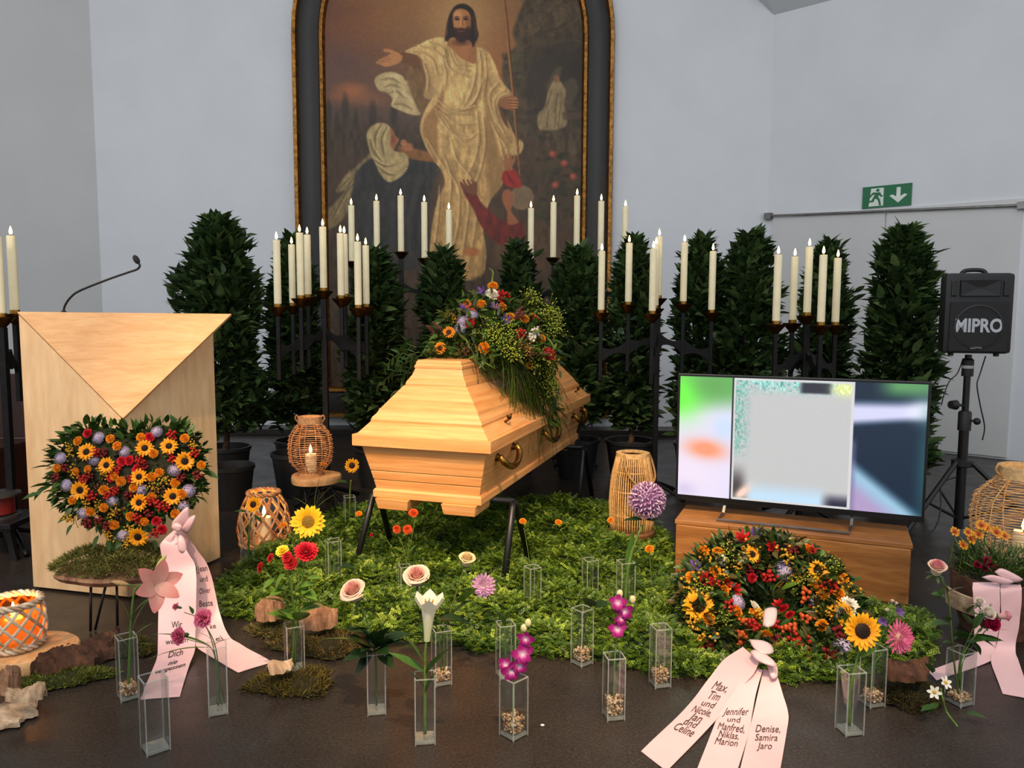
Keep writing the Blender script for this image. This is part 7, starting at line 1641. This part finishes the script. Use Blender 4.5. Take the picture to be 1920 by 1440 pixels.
# vases standing in the greenery ----------------------------------------------
def bedz(px, py): g = G(px, py); return .03
c1, _ = vase('with gravel in the greenery under the coffin, right trestle', 998, 1140, 1062, 30, .02, .055, .01)
button_stem('in the vase by the right trestle leg', c1, [(995, 1070), (986, 1010), (982, 990)], (980, 974), None, [('blade', 996, 1080, .6, .8, .14), ('blade', 994, 1080, -.6, .8, .12)])
c2, _ = vase('with two orange button flowers between coffin and bamboo lantern', 1106, 1118, 1048, 20, 0, .055, .02)
button_stem('left of the bamboo lantern, lower one', c2, [(1104, 1060), (1070, 1020), (1050, 992)], (1047, 976), None, [('long', 1075, 1025, -.4, .9, .05), ('blade', 1090, 1050, -.3, 1, .1)])
button_stem('right next to the bamboo lantern', c2+Vector((.01, 0, 0)), [(1110, 1060), (1128, 1010), (1140, 985)], (1145, 972), None, [('long', 1125, 1015, .9, .4, .06), ('long', 1118, 1030, -.7, .7, .05), ('blade', 1110, 1050, .2, 1, .1)])
c3, _ = vase('holding the purple allium before the bamboo lantern', 1172, 1150, 1052, 15, 0, .06, .03)
r_ = flower('allium', 'big round purple allium before the bamboo lantern', 'flower', c3, [(1176, 1080), (1186, 1030), (1204, 985)], [('allium', 1213, 938, Vector((.2, -.5, .8)), PX(38, c3.y))], [('dark', 1206, 975, -.9, .1, .08, -.02), ('dark', 1208, 975, .9, .05, .08, -.02), ('blade', 1172, 1080, -.5, .9, .2), ('blade', 1178, 1080, .3, 1, .18), ('long', 1176, 1080, .1, 1, .2)], .0075, (118, 148, 74))
c4, _ = vase('holding thin grasses beside the lemon sunflower', 626, 1102, 1012, 25, 0, .06, .02)
button_stem('in the grass vase left of the coffin', c4, [(632, 1020), (652, 985), (668, 968)], (673, 960), None, [('blade', 626, 1030, -.3, 1, .14), ('blade', 626, 1030, .5, 1, .12), ('dark', 630, 1060, 1, .1, .09)])
cut_sunflower('with golden centre, standing left of the coffin', c4+Vector((-.012, .01, 0)), [(615, 1040), (596, 1010), (580, 1000)], 578, 978, Vector((.05, -.9, .35)), .085, SUN_PETAL_LEMON, 22, [('broad', 600, 1030, -.7, .2, .07)], 'lemon_sunflower', label0='lemon yellow sunflower')
c5, _ = vase('holding a sunflower beside the lattice lantern', 466, 1066, 958, 12, 0, .062, .0)
cut_sunflower('with black centre before the lattice lantern', c5, [(467, 1000), (472, 970)], 475, 946, Vector((-.1, -.9, .35)), .041, None, 20, [('rose', 462, 960, -.9, .2, .06), ('rose', 478, 968, .7, -.5, .05)])
button_stem('between the lattice lantern and the lemon sunflower', c4+Vector((-.015, -.01, 0)), [(600, 1050), (560, 1010), (540, 990)], (531, 981), None, [('long', 550, 1010, -.6, .6, .05)])
c6, _ = vase('holding the orange sunflower behind the coffin corner', 656, 990, 930, 20, 0, .06, .02)
cut_sunflower('with orange petals beside the coffin corner', c6, [(656, 930), (658, 900)], 660, 873, Vector((.1, -.9, .2)), .044, None, 18, [('rose', 652, 905, -.8, .3, .06), ('rose', 664, 905, .8, -.2, .05)])
button_stem('before the round wicker lantern', c6+Vector((-.16, -.1, 0)), [(590, 940), (600, 890)], (605, 866), None, [('blade', 588, 960, -.3, 1, .16), ('blade', 588, 960, .3, 1, .18), ('blade', 588, 960, .6, .9, .15), ('blade', 588, 960, -.6, .9, .14)], .013)
c7, _ = vase('holding strawflowers under the coffin front', 760, 1120, 1060, 20, 0, .05, .02)
for wh, x, y, s, d in (('highest of three under the coffin', 775, 962, .027, Vector((.1, -.6, .7))), ('left one of three under the coffin', 744, 992, .023, Vector((-.2, -.95, .2))), ('lower right one of three under the coffin', 764, 993, .026, Vector((.2, -.95, .3)))):
    flower('strawflower', f'rusty orange strawflower, {wh}', 'flower', c7+Vector((random.uniform(-.01, .01), random.uniform(-.01, .01), 0)), [(762, 1060), ((760+x)/2+4, (1060+y)/2), (x+3, y+14)], [('strawflower', x, y, d, s)], [('long', 764, 1040, random.uniform(-1, 1), .6, .06)], .002, (110, 130, 62))
flower('crimson_bud', 'tiny crimson flower beside the left trestle leg', 'flower', c7+Vector((-.012, .012, 0)), [(755, 1060), (725, 1012)], [('crimson_carnation', 697, 1003, Vector((-.6, -.7, .2)), .010)], [('blade', 750, 1050, -.8, .7, .1)], .0016)
# crumbs of petal on the floor
mb = MB(); mb.ball((0, 0, .004), .006, 6, 4, sc=(1.2, .8, .6), col=lin((236, 232, 226))); o = mb.build('petal_scrap', 'petal', None, True, loc=G(1017, 1362)); tag(o, 'tiny white scrap lying on the floor before the orchid vases', 'scrap')

# ------------------------------------------------------------------ planter at the right edge
Yp = 2.98; pp = P(1868, 1150, Yp); pl = thing('planter_bowl', 'round bark planter with orange coreopsis and magenta blooms at the right edge', 'planter', (P(1872, 1100, Yp).x, Yp, 0))
ptop = P(1868, 1075, Yp).z; pr_ = PX(84, Yp)
mb = MB(); mb.lathe([(pr_*.72, 0), (pr_*.95, ptop*.6), (pr_, ptop), (pr_*.92, ptop), (pr_*.85, ptop-.03), (0, ptop-.03)], 32); mb.build('bowl', 'bark_brown', pl, 40)
mb = MB(); n_ = 14; V = []
for i in range(n_+1):
    a = math.radians(170+80*i/n_)
    for r, z in ((pr_*1.02, ptop*.42), (pr_*1.10, ptop*.42), (pr_*1.14, ptop*.72), (pr_*1.06, ptop*.72)): V.append((r*math.cos(a), r*math.sin(a), z))
mb.add(V, [(i*4+k, i*4+(k+1) % 4, i*4+4+(k+1) % 4, i*4+4+k) for i in range(n_) for k in range(4)]+[(3, 2, 1, 0), tuple(n_*4+k for k in range(4))]); mb.build('birch_collar', 'bark_pale', pl, 40)
mb = MB(); mb.lathe([(pr_*.86, ptop-.03), (0, ptop-.015)], 20); mb.build('soil', 'soil', pl)
n = 900; a = RNG.uniform(0, 6.28, n); f = np.sqrt(RNG.uniform(0, 1, n)); O = np.stack([pr_*.85*f*np.cos(a), pr_*.85*f*np.sin(a), ptop-.02+RNG.uniform(0, .09, n)], 1); D = np.stack([np.cos(a)*.6+RNG.normal(0, .4, n), np.sin(a)*.6+RNG.normal(0, .4, n), RNG.uniform(.3, 1.3, n)], 1)
leaf_stuff('leaves', n, lambda k: (O, D), .055, .007, [(62, 86, 36), (84, 108, 46), (100, 118, 58), (50, 72, 32)], pl)
for x, y, s in ((1790, 997, .024), (1820, 1010, .028), (1806, 1022, .024), (1868, 998, .030), (1840, 985, .026), (1835, 1002, .024), (1850, 990, .022), (1884, 1005, .022), (1815, 998, .022)):
    w = P(x, y, Yp-.03); mb = MB(); mb.tube(catmull([w-Vector((.0, -.02, .14)), w-Vector((0, -.01, .07)), w], 4), .0016, 5, col=lin((96, 120, 52))); mb.build('stem', 'leaf', pl, True, world=True); bloom('coreopsis', pl, w-pl.location, Vector((random.uniform(-.4, .4), -.8, .6)), s)
for x, y in ((1832, 1060), (1846, 1066), (1858, 1058), (1850, 1052), (1866, 1068)): bloom('crimson_bud', pl, P(x, y, Yp-.06)-pl.location, Vector((random.uniform(-.4, .4), -.8, .6)), .026)
rb = thing('pink_ribbon', 'dusky pink satin ribbon draped from the bark planter to the floor', 'ribbon', (pl.location.x, Yp-.1, 0))
Yq = Yp-pr_-.012
ribbon_tail(rb, [P(1824, 1092, Yq+.02), P(1824, 1110, Yq-.004), P(1828, 1160, Yq-.012), P(1826, 1205, Yq-.02), G(1830, 1224, .006), G(1740, 1258, .003)], [P(1874, 1092, Yq+.02), P(1875, 1110, Yq-.004), P(1874, 1165, Yq-.012), P(1868, 1212, Yq-.02), G(1866, 1235, .006), G(1756, 1276, .003)], [], .002)
ribbon_tail(rb, [P(1876, 1096, Yq+.02), P(1876, 1112, Yq-.004), P(1877, 1160, Yq-.012), P(1868, 1212, Yq-.025), G(1858, 1238, .008), G(1880, 1300, .003)], [P(1914, 1096, Yq+.02), P(1916, 1112, Yq-.004), P(1912, 1165, Yq-.012), P(1904, 1215, Yq-.025), G(1910, 1240, .008), G(1936, 1312, .003)], [], .002)
fold(rb, [P(1840, 1082, Yq), P(1862, 1078, Yq-.01), P(1900, 1090, Yq-.01), P(1886, 1096, Yq-.005), P(1858, 1090, Yq)]); fold(rb, [P(1864, 1072, Yq+.005), P(1880, 1066, Yq), P(1918, 1086, Yq), P(1900, 1092, Yq), P(1876, 1082, Yq)])
